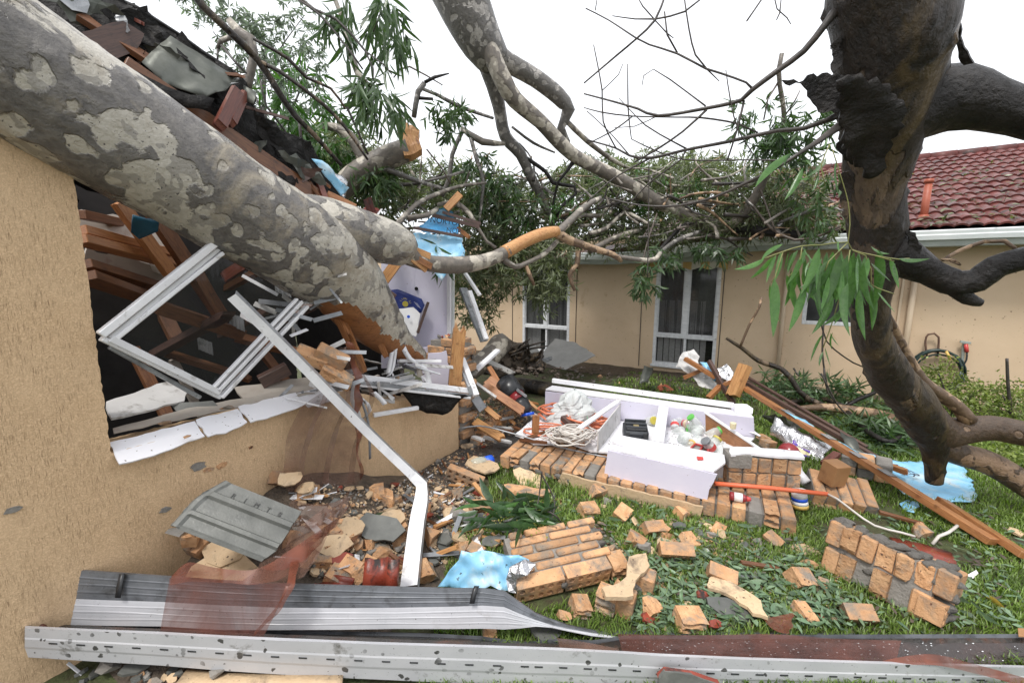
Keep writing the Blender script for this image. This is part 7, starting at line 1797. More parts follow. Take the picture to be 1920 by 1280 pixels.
poly3('sarking_strip', [P(*q) for q in ((1575, 810, 3.9), (1600, 822, 3.8), (1622, 845, 3.65), (1620, 852, 3.62), (1585, 830, 3.75))], .004, FOILDULL, tb, step=.06, amp=.03, rag=.012, smooth=True, seed=2)
wk = thing('foil_and_timber_tangle', 'tangle of white foil, broken timbers and blue sarking before the right window', 'wreckage', Z(1330, 745))
poly3('foil_sheet', [P(*q) for q in ((1266, 685, 5.6), (1280, 662, 5.7), (1300, 655, 5.7), (1312, 668, 5.6), (1310, 690, 5.5), (1345, 715, 5.3), (1350, 735, 5.2), (1318, 725, 5.3), (1290, 700, 5.5))], .004, DIRTYWH, wk, step=.04, amp=.035, freq=11, rag=.02, smooth=False)
poly3('sarking_strip', [P(*q) for q in ((1312, 676, 5.4), (1325, 680, 5.4), (1345, 705, 5.2), (1340, 715, 5.2), (1325, 700, 5.3))], .004, BLUEFOIL, wk, step=.05, amp=.03, rag=.012, smooth=True)
poly3('sarking_strip', [P(*q) for q in ((1345, 690, 5.3), (1362, 682, 5.3), (1376, 698, 5.2), (1366, 712, 5.1), (1350, 706, 5.2))], .004, FOIL, wk, step=.04, amp=.03, freq=11, rag=.012, smooth=False, seed=3)
for k, (a, b, w, m) in enumerate((((1284, 672, 5.5), (1340, 706, 5.2), .07, PINE), ((1282, 708, 5.5), (1318, 692, 5.4), .07, PINE), ((1329, 676, 5.3), (1374, 756, 4.9), .05, BROWNTIM), ((1328, 746, 5.0), (1352, 722, 5.1), .06, PINE), ((1345, 726, 5.1), (1386, 708, 5.0), .06, PINE))): pbeam('timber', a, b, w, .045, m, wk, split=.03, seed=k)

# ------------------------------------------------------------------ sheets lying on the lawn and rubble
def lay(name, label, cat, px, mat, z=.02, th=.004, **kw):
    kw = dict(dict(step=.05, amp=.03, rag=.02, ragstep=.05, smooth=True), **kw)
    return single(poly3(name, [Z(a, b, c[0] if c else z) for a, b, *c in px], th, mat, None, out=UP, **kw), label, cat)
bs = lay('blue_sarking', 'large torn blue sarking sheet on the lawn under the broken trunk end', 'sarking', [(1648, 868), (1672, 864), (1700, 866), (1724, 862), (1732, 868), (1790, 864), (1804, 872), (1822, 905), (1832, 932), (1826, 938), (1780, 944), (1762, 948), (1722, 936), (1694, 926), (1682, 914), (1660, 884)], BLUEFOIL, .025, amp=.016, freq=8, step=.035, seed=8)
text('ATER', fr(Z(1694, 880, .075), Vector((.02, -1, 0)), Vector((1, 0, 0))), .11, INK, bs)
lay('blue_sarking', 'small torn blue sarking scrap on the grass below the orange beam', 'sarking', [(1686, 942), (1700, 938), (1722, 944), (1716, 955), (1714, 964), (1704, 958), (1694, 952)], BLUEFOIL, .03, seed=9, step=.03)
lay('blue_foil', 'crumpled pale blue foil against the left side of the brick slab', 'sarking', [(822, 1098, .04), (845, 1070, .12), (862, 1048, .16), (868, 1030, .2), (885, 1036, .2), (905, 1028, .22), (950, 1042, .22), (995, 1046, .2), (1000, 1062, .16), (975, 1080, .14), (962, 1102, .06), (900, 1104, .06)], BLUEFOIL, th=.005, amp=.022, freq=13, seed=11, step=.018)
lay('foil_scrap', 'silver white foil scrap touching the left end of the brick slab', 'foil', [(955, 1062, .2), (985, 1048, .22), (1004, 1056, .2), (990, 1080, .16), (972, 1085, .16), (968, 1112, .08), (952, 1108, .08)], FOIL, amp=.03, freq=12, smooth=False, seed=12, step=.025)
lay('red_tile_plate', 'flat red tile plate on the grass behind the mortared brick block', 'roof tile', [(1668, 1008), (1730, 1020), (1782, 1036), (1794, 1058), (1720, 1046)], RED_TILE2, .03, .014, amp=0, step=0, rag=.006)
lay('render_flake', 'big beige render flake lying under the white gutter at bottom left', 'render flake', [(350, 1258), (500, 1262), (642, 1268), (640, 1300), (320, 1300)], RENDER_FL, .05, .02, amp=0, step=0, rag=.01)
yl = inst('yellow_leaf', leaf_mesh('yellow_leaf', LEAF_YEL, .28, .1, .3), fr(Z(1848, 1118, .03), Z(1898, 1150, .03) - Z(1848, 1118, .03), Vector((-.2, .2, 1)).cross(Vector((1, 0, 0)))) @ Matrix.Scale((Z(1898, 1150, .03) - Z(1848, 1118, .03)).length, 4))
tag(yl, 'single broad yellow leaf on the right lawn', 'leaf')
single(poly3('white_scrap', [Z(1812, 1078, .04), Z(1830, 1068, .06), Z(1834, 1074, .05), Z(1824, 1084, .03)], .004, LABELW, None), 'small white paper scrap on the right lawn', 'scrap')

# grey concrete tile, underside up
gt = thing('grey_roof_tile', 'big grey concrete roof tile lying underside up against the left wall', 'roof tile', P(440, 1020, 1.95))
t0, t1, t2 = P(322, 986, 1.80), P(503, 1056, 1.80), P(378, 908, 1.98)
GM = fr(t0, t1 - t0, t2 - t0)
GW, GH = (t1 - t0).length, (P(548, 950, 2.0) - t1).length
prof = [(0, .0), (.03, .006), (.06, .0), (.24, .0), (.27, .016), (.31, .016), (.34, .002), (.46, .002), (.47, -.004), (.48, .002), (.62, .0), (.66, .018), (.72, .018), (.75, .004), (.88, .004), (.89, -.003), (.9, .004), (1, .004)]
rr_ = []
for x in (0, .02, .05, .08, .5, .96, 1.0):
    row = []
    for (t, h) in prof:
        y = GH * t
        xx = GW * x
        lo_x = .13 * max(0, t - .55)               # the clipped upper left corner
        hi_x = GW - .0 - max(0, (.2 - t)) * .15
        xx = max(lo_x + 0 * xx, min(xx, hi_x)) if x in (0, 1.0) else lo_x + (hi_x - lo_x) * x
        row.append(GM @ Vector((xx, y, (.012 if x in (.05, .02) else h))))
    rr_.append(row)
o = rails('tile', rr_, CONC_TILE, gt, smooth=False, th=.014)
for k, ch in enumerate('RJMT8'):
    text(ch, GM @ Matrix.Translation((GW * (.3 + .13 * k), GH * .8, .0135)) @ Matrix.Rotation(0, 4, 'Z'), .034, LETTER_SHADE, gt, ext=.0012)
# red tiles in the rubble
def redtile(label, M, sc=1.0):
    v, f = [], []
    prof = [(-.15, .0), (-.14, .03), (-.1, .045), (-.06, .03), (-.04, .0), (.04, .0), (.06, .03), (.1, .045), (.14, .03), (.15, 0)]
    for y in (0, .12, .25):
        for x, z in prof: v.append(Vector((x, y + .01 * math.sin(x * 40), z)))
    n = len(prof)
    for r_ in range(2):
        for k in range(n - 1): f.append((r_ * n + k, r_ * n + k + 1, (r_ + 1) * n + k + 1, (r_ + 1) * n + k))
    o = obj('red_roof_tile', v, f, RED_TILE2, None, M @ Matrix.Scale(sc, 4), True)
    md = o.modifiers.new('thickness', 'SOLIDIFY'); md.thickness = .014
    return single(o, label, 'roof tile')
redtile('red channelled roof tile standing on end beside the bent channel', fr(P(712, 1108, 1.93), Vector((1, 0, 0)), Vector((.05, .45, .9))), .62)
redtile('red roof tile lying half hidden under the screen cloth', fr(P(610, 1100, 1.93), Vector((.3, .9, .1)), Vector((1, -.2, .1))) @ Matrix.Translation((0, -.12, .04)), .8)
single(poly3('grey_tile_piece', [P(*q) for q in ((1234, 1268, 1.5), (1246, 1256, 1.5), (1296, 1262, 1.5), (1345, 1280, 1.49), (1340, 1310, 1.48), (1230, 1310, 1.48))], .016, CONC_TILE, rag=.004), 'grey tile piece with a red upper edge at the bottom, right of centre', 'tile shard')
poly3('red_edge', [P(*q) for q in ((1232, 1266, 1.508), (1246, 1253, 1.508), (1297, 1259, 1.508), (1348, 1278, 1.498), (1345, 1283, 1.498), (1296, 1264, 1.508), (1248, 1258, 1.508), (1238, 1268, 1.508))], .02, RED_TILE2, bpy.data.objects['grey_tile_piece'], rag=.002)

# ------------------------------------------------------------------ the two long gutters in the foreground
g1 = thing('upper_gutter', 'long grey and white gutter lying on its side, its right end squashed into a tail', 'gutter', P(520, 1170, 1.72))
XS = [85, 200, 300, 420, 520, 640, 740, 840, 905, 945, 975, 1005, 1035, 1065, 1110, 1160]
def yv(tab, x):
    for (a, b), (c, d) in zip(tab, tab[1:]):
        if a <= x <= c: return b + (d - b) * (x - a) / (c - a)
    return tab[-1][1] if x > tab[-1][0] else tab[0][1]
T0 = [(85, 1064), (200, 1073), (300, 1080), (420, 1089), (520, 1094), (640, 1098), (740, 1101), (860, 1104), (930, 1104), (950, 1110), (975, 1130), (1005, 1150), (1035, 1162), (1065, 1172), (1110, 1182), (1160, 1190)]
T2 = [(85, 1119), (300, 1127), (420, 1134), (520, 1138), (640, 1139), (740, 1138), (860, 1136), (930, 1134), (950, 1138), (975, 1150), (1005, 1162), (1035, 1171), (1065, 1178), (1110, 1187), (1160, 1193)]
T4 = [(85, 1169), (300, 1174), (420, 1180), (520, 1181), (740, 1178), (930, 1178), (950, 1178), (975, 1176), (1005, 1174), (1035, 1177), (1065, 1183), (1110, 1191), (1160, 1196)]
def dg(x): return 1.655 + .00011 * (x - 85)
RT = [0, .2, .25, .3, .45, .5, .55, .7, .75, .8, 1]
def g1pt(x, k, n_, seg):
    a, b = (T0, T2) if seg == 0 else (T2, T4)
    y = yv(a, x) + (yv(b, x) - yv(a, x)) * k / n_
    t_ = RT[k]
    y = yv(a, x) + (yv(b, x) - yv(a, x)) * t_
    rib = .0011 * (1 if k in (2, 5, 8) else 0)
    tilt = .05 * (1 - (t_ + seg) / 2)
    return P(x, y + 2.2 * noise.noise(Vector((x * .012, seg, k * .3))) + 1.2 * noise.noise(Vector((x * .05, 3, 0))), dg(x) + tilt - rib)
rl = [[P(x, yv(T0, x) - 1, dg(x) + .09) for x in XS], [P(x, yv(T0, x) - 2, dg(x) + .06) for x in XS]]
fmx = [1, 1]
for k in range(10): rl.append([g1pt(x, k, 10, 0) for x in XS])
for k in range(11): rl.append([g1pt(x, k, 10, 1) for x in XS])
fmx = [1] * 12 + [0] * 10
rails('channel', rl, [GUT_PLAIN, GUT_GREY], g1, smooth=False, th=.003, fm=fmx)
for (px, a, b) in ((226, 1076, 1120), (890, 1100, 1131)):
    pts = [P(px + 4, a - 2, dg(px) + .07), P(px + 3, a, dg(px) + .035), P(px - 2, (a + b) / 2, dg(px) + .025), P(px - 5, b, dg(px) + .005)]
    rails('strap', [[p - Vector((.012, 0, 0)) for p in pts], [p + Vector((.012, 0, 0)) for p in pts]], BLACKPL, g1, th=.004)
g2 = thing('front_gutter', 'long white slotted gutter with mould spots along the bottom of the picture', 'gutter', P(900, 1270, 1.56))
X2 = [47, 180, 300, 420, 520, 620, 700, 800, 900, 980, 1050, 1110, 1170, 1240, 1320, 1400, 1500, 1600, 1700, 1800, 1920, 2080, 2350]
FB = [(47, 1230), (300, 1246), (500, 1262), (700, 1272), (900, 1281), (1200, 1289), (1500, 1294), (1920, 1302), (2080, 1306), (2350, 1314)]
FT = [(47, 1177), (300, 1188), (500, 1199), (700, 1207), (900, 1213), (1050, 1218), (1200, 1227), (1400, 1236), (1600, 1242), (1750, 1247), (1920, 1251), (2080, 1255), (2350, 1263)]
BR = [(47, 1166), (300, 1178), (490, 1184), (700, 1187), (880, 1192), (980, 1206), (1050, 1200), (1110, 1203), (1170, 1194), (1400, 1193), (1920, 1191), (2080, 1191), (2350, 1191)]
def d2(x): return 1.545 + .00001 * (x - 900)
rl = []
for t in (0, .3, .36, .62, .68, 1): rl.append([P(x, yv(FB, x) + (yv(FT, x) - yv(FB, x)) * t + 1.8 * noise.noise(Vector((x * .01, t, 5))), d2(x) + .01 * (1 - t) - (.003 if t in (.36, .62) else 0)) for x in X2])
rl.append([P(x, yv(FT, x) - 4 + 1.5 * noise.noise(Vector((x * .02, 0, 0))), d2(x) + .018) for x in X2])
lip = rl[-1]
rails('front_face', rl, [GUT_WHITE, GUT_PLAIN], g2, smooth=False, th=.003, fm=[0, 0, 0, 0, 0, 1])
mid1 = [p + Vector((0, .02, -.06)) for p in lip]
mid2 = [p + Vector((0, .09, -.075)) for p in lip]
brm = [P(x, yv(BR, x) + 4, d2(x) + .17 + (.03 if x < 1100 else 0)) for x in X2]
brt = [P(x, yv(BR, x) - 3, d2(x) + .175 + (.03 if x < 1100 else 0)) for x in X2]
brb = [P(x, yv(BR, x) - 2, d2(x) + .2 + (.03 if x < 1100 else 0)) for x in X2]
rails('trough', [[p + Vector((0, .003, -.003)) for p in lip], mid1, mid2, brm], [GUT_IN], g2, th=.003)
rails('back_rim', [brm, brt, brb, [p - UP * .05 for p in brb]], [GUT_GREY], g2, th=.003, smooth=False)
pts = [P(x, yv(FT, x) - 5, d2(x)) for x in X2]
si = 12
mud = [mid1[i] + Vector((0, .004, .012)) for i in range(si, len(X2))]
mud2 = [mid2[i] + Vector((0, -.01, .012 + .008 * noise.noise(Vector((i * 1.7, 0, 0))))) for i in range(si, len(X2))]
mud3 = [mid2[i].lerp(brm[i], .8) + Vector((0, -.008, .004)) for i in range(si, len(X2))]
def dense(l): return interp(l, 120)
ma, mb, mc = dense(mud), dense(mud2), dense(mud3)
rws = []
for t in range(9):
    u_ = t / 8
    rws.append([(a.lerp(b, u_ * 2) if u_ < .5 else b.lerp(c, u_ * 2 - 1)) + UP * .006 * noise.noise(a * 25 + Vector((0, t * .7, 0))) for a, b, c in zip(ma, mb, mc)])
rails('sludge', rws, [SLUDGE], g2, smooth=True)
drops = random.Random(44)
dv, df = [], []
for k in range(150):
    i = int(drops.betavariate(1.2, 2.2) * 112)
    t = drops.randrange(4, 9)
    c = rws[t][i] + Vector((drops.uniform(-.01, .01), drops.uniform(-.008, .008), .003))
    s_ = drops.uniform(.0012, .003)
    g = ([Vector((s_ * 2, 0, 0)), Vector((-s_ * 2, 0, 0)), Vector((0, s_, 0)), Vector((0, -s_, 0)), Vector((0, 0, s_))], [(0, 2, 4), (2, 1, 4), (1, 3, 4), (3, 0, 4)])
    n0 = len(dv)
    dv += [p + c for p in g[0]]
    df += [tuple(i_ + n0 for i_ in q) for q in g[1]]
tag(obj('water_drops', dv, df, M_('water_bead', (.75, .78, .8), (.85, .87, .9), 5, .08, 0, spec=1.0), g2), kind='stuff')
def slot(x):
    y = yv(FB, x) + (yv(FT, x) - yv(FB, x)) * .52
    return P(x, y, d2(x) + .001)
k = 0
for x in list(range(100, 1000, 52)) + list(range(1010, 1900, 46)):
    c = slot(x)
    x1 = slot(x + 16)
    g = bev_g((x1 - c).length, .006, .007, .001)
    if k == 0: SLM = to_mesh('slot', g[0], g[1], BLACKPL)
    inst('slot', SLM, fr(c, x1 - c, Vector((0, -1, 0))), g2)
    k += 1
rim = tag(rails('metal_rim_rail', [interp([P(1150, 1182, 1.84), P(1400, 1184, 1.84), P(1880, 1186, 1.84)], 8), interp([P(1150, 1188, 1.8), P(1400, 1190, 1.8), P(1884, 1192, 1.8)], 8), interp([P(1150, 1193, 1.82), P(1400, 1195, 1.82), P(1884, 1196, 1.82)], 8)], GUT_GREY, None, th=.006, smooth=False), 'straight grey metal rim lying just behind the front gutter at right', 'metal rail')
single(poly3('card_scrap', [P(1908, 1178, 1.75), P(1935, 1178, 1.75), P(1935, 1195, 1.7), P(1910, 1192, 1.7)], .004, CARTON, None), 'brown card scrap on the gutter at the right edge', 'scrap')

# ------------------------------------------------------------------ rust-coloured screen cloth
cl = thing('screen_cloth', 'see-through rust brown screen cloth draped from the wreck over tile and upper gutter', 'screen cloth', P(520, 1080, 1.75))
def drape(name, ra, rb_, mat, par, nu=34, nv=14, amp=.02, seed=0, freq=5, rip=.7):
    """Cloth between two polylines, rippled."""
    a, b = interp(ra, nu), interp(rb_, nu)
    rows = []
    for j in range(nv):
        t = j / (nv - 1)
        row = []
        for i in range(nu):
            p = a[i].lerp(b[i], t)
            w = noise.noise(p * freq + Vector((seed, 0, 0))) * amp + amp * rip * math.sin(i * .9 + 2 * noise.noise(p * 3)) * (0.4 + t)
            row.append(p + Vector((B.x, B.y, .3)) * w)
        rows.append(row)
    return rails(name, rows, mat, par, smooth=True)
drape('hanging_panel', [LP(640, 648, .16), LP(620, 720, .14), LP(560, 770, .1), LP(532, 860, .1), LP(540, 920, .12), LP(590, 945, .16)], [LP(662, 655, .18), LP(668, 730, .18), LP(672, 800, .18), LP(676, 870, .18), LP(668, 920, .2), LP(650, 945, .24)], CLOTH2, cl, amp=.04, seed=2, freq=4.5, rip=.12)
drape('bunched_edge', [LP(645, 640, .2), LP(662, 700, .2), LP(664, 780, .2), LP(674, 900, .2)], [LP(656, 640, .22), LP(676, 700, .22), LP(674, 780, .22), LP(678, 900, .22)], CLOTHD, cl, amp=.025, seed=3, nv=6)
for k in range(3):
    x_ = 556 + k * 47
    drape('bunched_fold', [LP(646 + k * 2, 650, .22), LP(x_ + 50 - k * 4, 740, .2), LP(x_ + 12, 840, .16), LP(x_, 925, .16)], [LP(650 + k * 2, 650, .23), LP(x_ + 58 - k * 4, 740, .21), LP(x_ + 22, 840, .18), LP(x_ + 13, 930, .18)], CLOTH2, cl, nu=24, amp=.012, seed=20 + k, nv=4)
drape('dark_fold', [P(545, 1000, 1.9), P(590, 965, 2.0), P(630, 940, 2.1), P(662, 928, 2.15)], [P(530, 1040, 1.88), P(590, 1010, 1.95), P(630, 985, 2.05), P(655, 945, 2.12)], CLOTH2, cl, amp=.01, seed=4, nv=8)
drape('bunched_fold', [P(322, 1079, 1.72), P(354, 1054, 1.74), P(408, 1064, 1.74), P(480, 1066, 1.76), P(552, 1025, 1.82), P(641, 964, 2.02), P(660, 931, 2.12)], [P(318, 1096, 1.7), P(360, 1090, 1.71), P(420, 1092, 1.71), P(490, 1094, 1.72), P(556, 1066, 1.78), P(622, 992, 1.98), P(656, 945, 2.1)], CLOTHD, cl, nu=60, amp=.007, seed=5, nv=8)
drape('gutter_cover', [P(318, 1082, 1.64), P(380, 1088, 1.64), P(450, 1094, 1.64), P(545, 1092, 1.65)], [P(298, 1194, 1.56), P(380, 1197, 1.56), P(440, 1200, 1.56), P(492, 1196, 1.57)], CLOTH, cl, nu=30, amp=.003, seed=6, nv=12)
drape('bunched_fold', [P(545, 1050, 1.8), P(535, 1100, 1.64), P(515, 1140, 1.62), P(480, 1180, 1.58)], [P(560, 1050, 1.8), P(550, 1100, 1.64), P(520, 1150, 1.61), P(470, 1196, 1.57)], CLOTHD, cl, nu=24, amp=.006, seed=7, nv=5)
drape('dark_side', [P(-20, 1155, 1.5), P(30, 1145, 1.55), P(82, 1138, 1.63)], [P(-20, 1168, 1.5), P(30, 1172, 1.54), P(90, 1176, 1.6)], CLOTHD, cl, nu=20, amp=.006, seed=8, nv=5)
drape('lower_panel', [P(545, 935, 2.25), P(590, 945, 2.3), P(640, 935, 2.35), P(668, 900, 2.4)], [P(470, 1092, 1.68), P(500, 1094, 1.67), P(540, 1092, 1.67), P(575, 1080, 1.72)], CLOTH2, cl, nu=26, nv=16, amp=.025, freq=5, rip=.2, seed=31)
c2_ = thing('screen_cloth', 'second rust screen cloth lying wet over the right half of the front gutter', 'screen cloth', P(1450, 1220, 1.6))
drape('cover', [P(1158, 1188, 1.7), P(1300, 1190, 1.69), P(1450, 1188, 1.69), P(1560, 1196, 1.68), P(1690, 1200, 1.67)], [P(1170, 1232, 1.56), P(1300, 1236, 1.56), P(1450, 1240, 1.56), P(1560, 1244, 1.56), P(1680, 1246, 1.56)], CLOTH, c2_, nu=50, amp=.004, seed=9, nv=9)
drape('tail', [P(1640, 1240, 1.58), P(1740, 1225, 1.58), P(1830, 1245, 1.54), P(1930, 1272, 1.5)], [P(1640, 1250, 1.56), P(1740, 1245, 1.55), P(1830, 1262, 1.52), P(1930, 1290, 1.49)], CLOTHD, c2_, nu=30, amp=.006, seed=10, nv=5)
drape('flap', [P(1430, 1160, 1.85), P(1450, 1180, 1.78), P(1475, 1188, 1.74)], [P(1486, 1148, 1.85), P(1484, 1172, 1.78), P(1480, 1186, 1.74)], CLOTHD, c2_, nu=16, amp=.006, seed=11, nv=6)
drape('flap', [P(1045, 1195, 1.68), P(1080, 1200, 1.66), P(1160, 1215, 1.62)], [P(1050, 1215, 1.6), P(1090, 1222, 1.6), P(1170, 1236, 1.56)], CLOTH2, c2_, nu=20, amp=.006, seed=12, nv=6)
# ------------------------------------------------------------------ rubble heap against the left wall
def so(p):
    q = p - LO
    return q.dot(A), q.dot(B)
def heap(p):
    s, o = so(p)
    e = max(0.0, min(1.0, (s + 2.75) / .5)) * max(0.0, min(1.0, (-.62 - s) / .6))
    if o < -.02: return 0.0
    h = (.25 * math.exp(-((o - .05) / .6) ** 2) + .2 * math.exp(-((s + 1.75) / .4) ** 2 - (o / .35) ** 2)) * e
    return max(0.0, h + .03 * noise.noise(Vector((p.x * 5, p.y * 5, 0))) * min(1, h * 12))
hv, hf = [], []
NS, NO = 70, 34
for i in range(NS):
    for j in range(NO):
        p = LO + A * (-3.0 + 3.3 * i / (NS - 1)) + B * (.005 + 1.35 * j / (NO - 1))
        hv.append(Vector((p.x, p.y, heap(p) - .012)))
for i in range(NS - 1):
    for j in range(NO - 1):
        a = i * NO + j
        hf.append((a, a + 1, a + NO + 1, a + NO))
tag(obj('rubble_mound', hv, [tuple(reversed(q)) for q in hf], M_('mound_dirt', (.05, .04, .032), (.16, .12, .085), 14, .8, 1.0, 40, bdist=.03), None, None, True), kind='stuff')
def onheap(px, py, dz=0.0):
    z = .62
    p = Z(px, py, z)
    while z > 0:
        q = Z(px, py, z)
        o = so(q)[1]
        if o < .03: break                          # the sight line has reached the wall
        p = q
        if heap(q) >= z: break
        z -= .01
    return Vector((p.x, p.y, max(0.0, min(p.z, heap(p))) + dz)) if so(p)[1] > .06 else Vector((p.x, p.y, p.z + dz))
def flake_g(w, hgt, th, r, n=9):
    pts = []
    for k in range(n):
        a = 2 * math.pi * (k + r.random() * .5) / n
        q = r.uniform(.65, 1.05)
        pts.append((math.cos(a) * w / 2 * q, math.sin(a) * hgt / 2 * q))
    return plate_g(pts, th, rag=w * .03, ragstep=w * .16, seed=r.randrange(999))
rf = random.Random(77)
def cut_brick(w, seed):
    r = random.Random(seed)
    bm = bmesh.new()
    bmesh.ops.create_cube(bm, size=1)
    for v in bm.verts: v.co = Vector((v.co.x * w * 1.15, v.co.y * min(.11, w * .95), v.co.z * min(.076, w * .75)))
    for _ in range(r.choice((2, 3, 3))):
        n_ = Vector((r.uniform(-1, 1), r.uniform(-.8, .8), r.uniform(-.5, 1))).normalized()
        bmesh.ops.bisect_plane(bm, geom=bm.verts[:] + bm.edges[:] + bm.faces[:], plane_co=n_ * w * r.uniform(.2, .36), plane_no=n_, clear_outer=True)
        ed = [e for e in bm.edges if e.is_boundary]
        if ed: bmesh.ops.edgeloop_fill(bm, edges=ed)
    bmesh.ops.triangulate(bm, faces=bm.faces[:])
    bmesh.ops.subdivide_edges(bm, edges=[e for e in bm.edges if e.calc_length() > w * .45], cuts=1)
    bmesh.ops.triangulate(bm, faces=bm.faces[:])
    for v in bm.verts: v.co += noise.noise_vector(v.co * 30 + Vector((seed, 0, 0))) * w * .06
    bm.normal_update()
    bm.verts.index_update()
    g = ([v.co.copy() for v in bm.verts], [[v.index for v in f.verts] for f in bm.faces])
    bm.free()
    return g
def frag(kind, w, M, nm=None):
    if kind == 'b':
        g = cut_brick(w, rf.randrange(99999))
        return obj(nm or 'brick_fragment', g[0], g[1], (BRICK, BRICK_ROUGH)[rf.randrange(2)], None, M)
    if kind == 'k': return inst(nm or 'brick_fragment', brick_mesh('ribbed', w, .1, min(.085, w * .8), rf.randrange(4)), M)
    if kind == 'c': return inst(nm or 'cored_brick', brick_mesh('cored', w, .076, min(.105, w * .6), 0), M)
    if kind == 'm': g, m, n_ = hull_g(rf.randrange(9999), w, w * .7, w * .5, 14), MORTAR, 'mortar_lump'
    elif kind == 'f': g, m, n_ = flake_g(w, w * .62, .014, rf), RENDER_FL, 'render_flake'
    elif kind == 't': g, m, n_ = flake_g(w, w * .6, .014, rf, 6), CONC_TILE, 'tile_shard'
    elif kind == 'r': g, m, n_ = flake_g(w, w * .5, .015, rf, 6), RED_TILE2, 'red_tile_shard'
    elif kind == 's': g, m, n_ = bev_g(w, w * .14, .006, .001), (WHITEAL, GREYAL)[rf.randrange(2)], 'metal_strip'
    elif kind == 'w': g, m, n_ = bev_g(w, w * .13, w * .09, .002), (RAWBRIGHT, PINE_DK)[rf.randrange(2)], 'wood_splinter'
    elif kind == 'p': g, m, n_ = flake_g(w, w * .6, .005, rf, 5), LABELW, 'white_scrap'
    return obj(nm or n_, g[0], g[1], m, None, M)
CATS = {'b': 'brick fragment', 'k': 'brick fragment', 'c': 'brick', 'm': 'mortar lump', 'f': 'render flake', 't': 'tile shard', 'r': 'tile shard', 's': 'metal strip', 'w': 'wood splinter', 'p': 'scrap'}
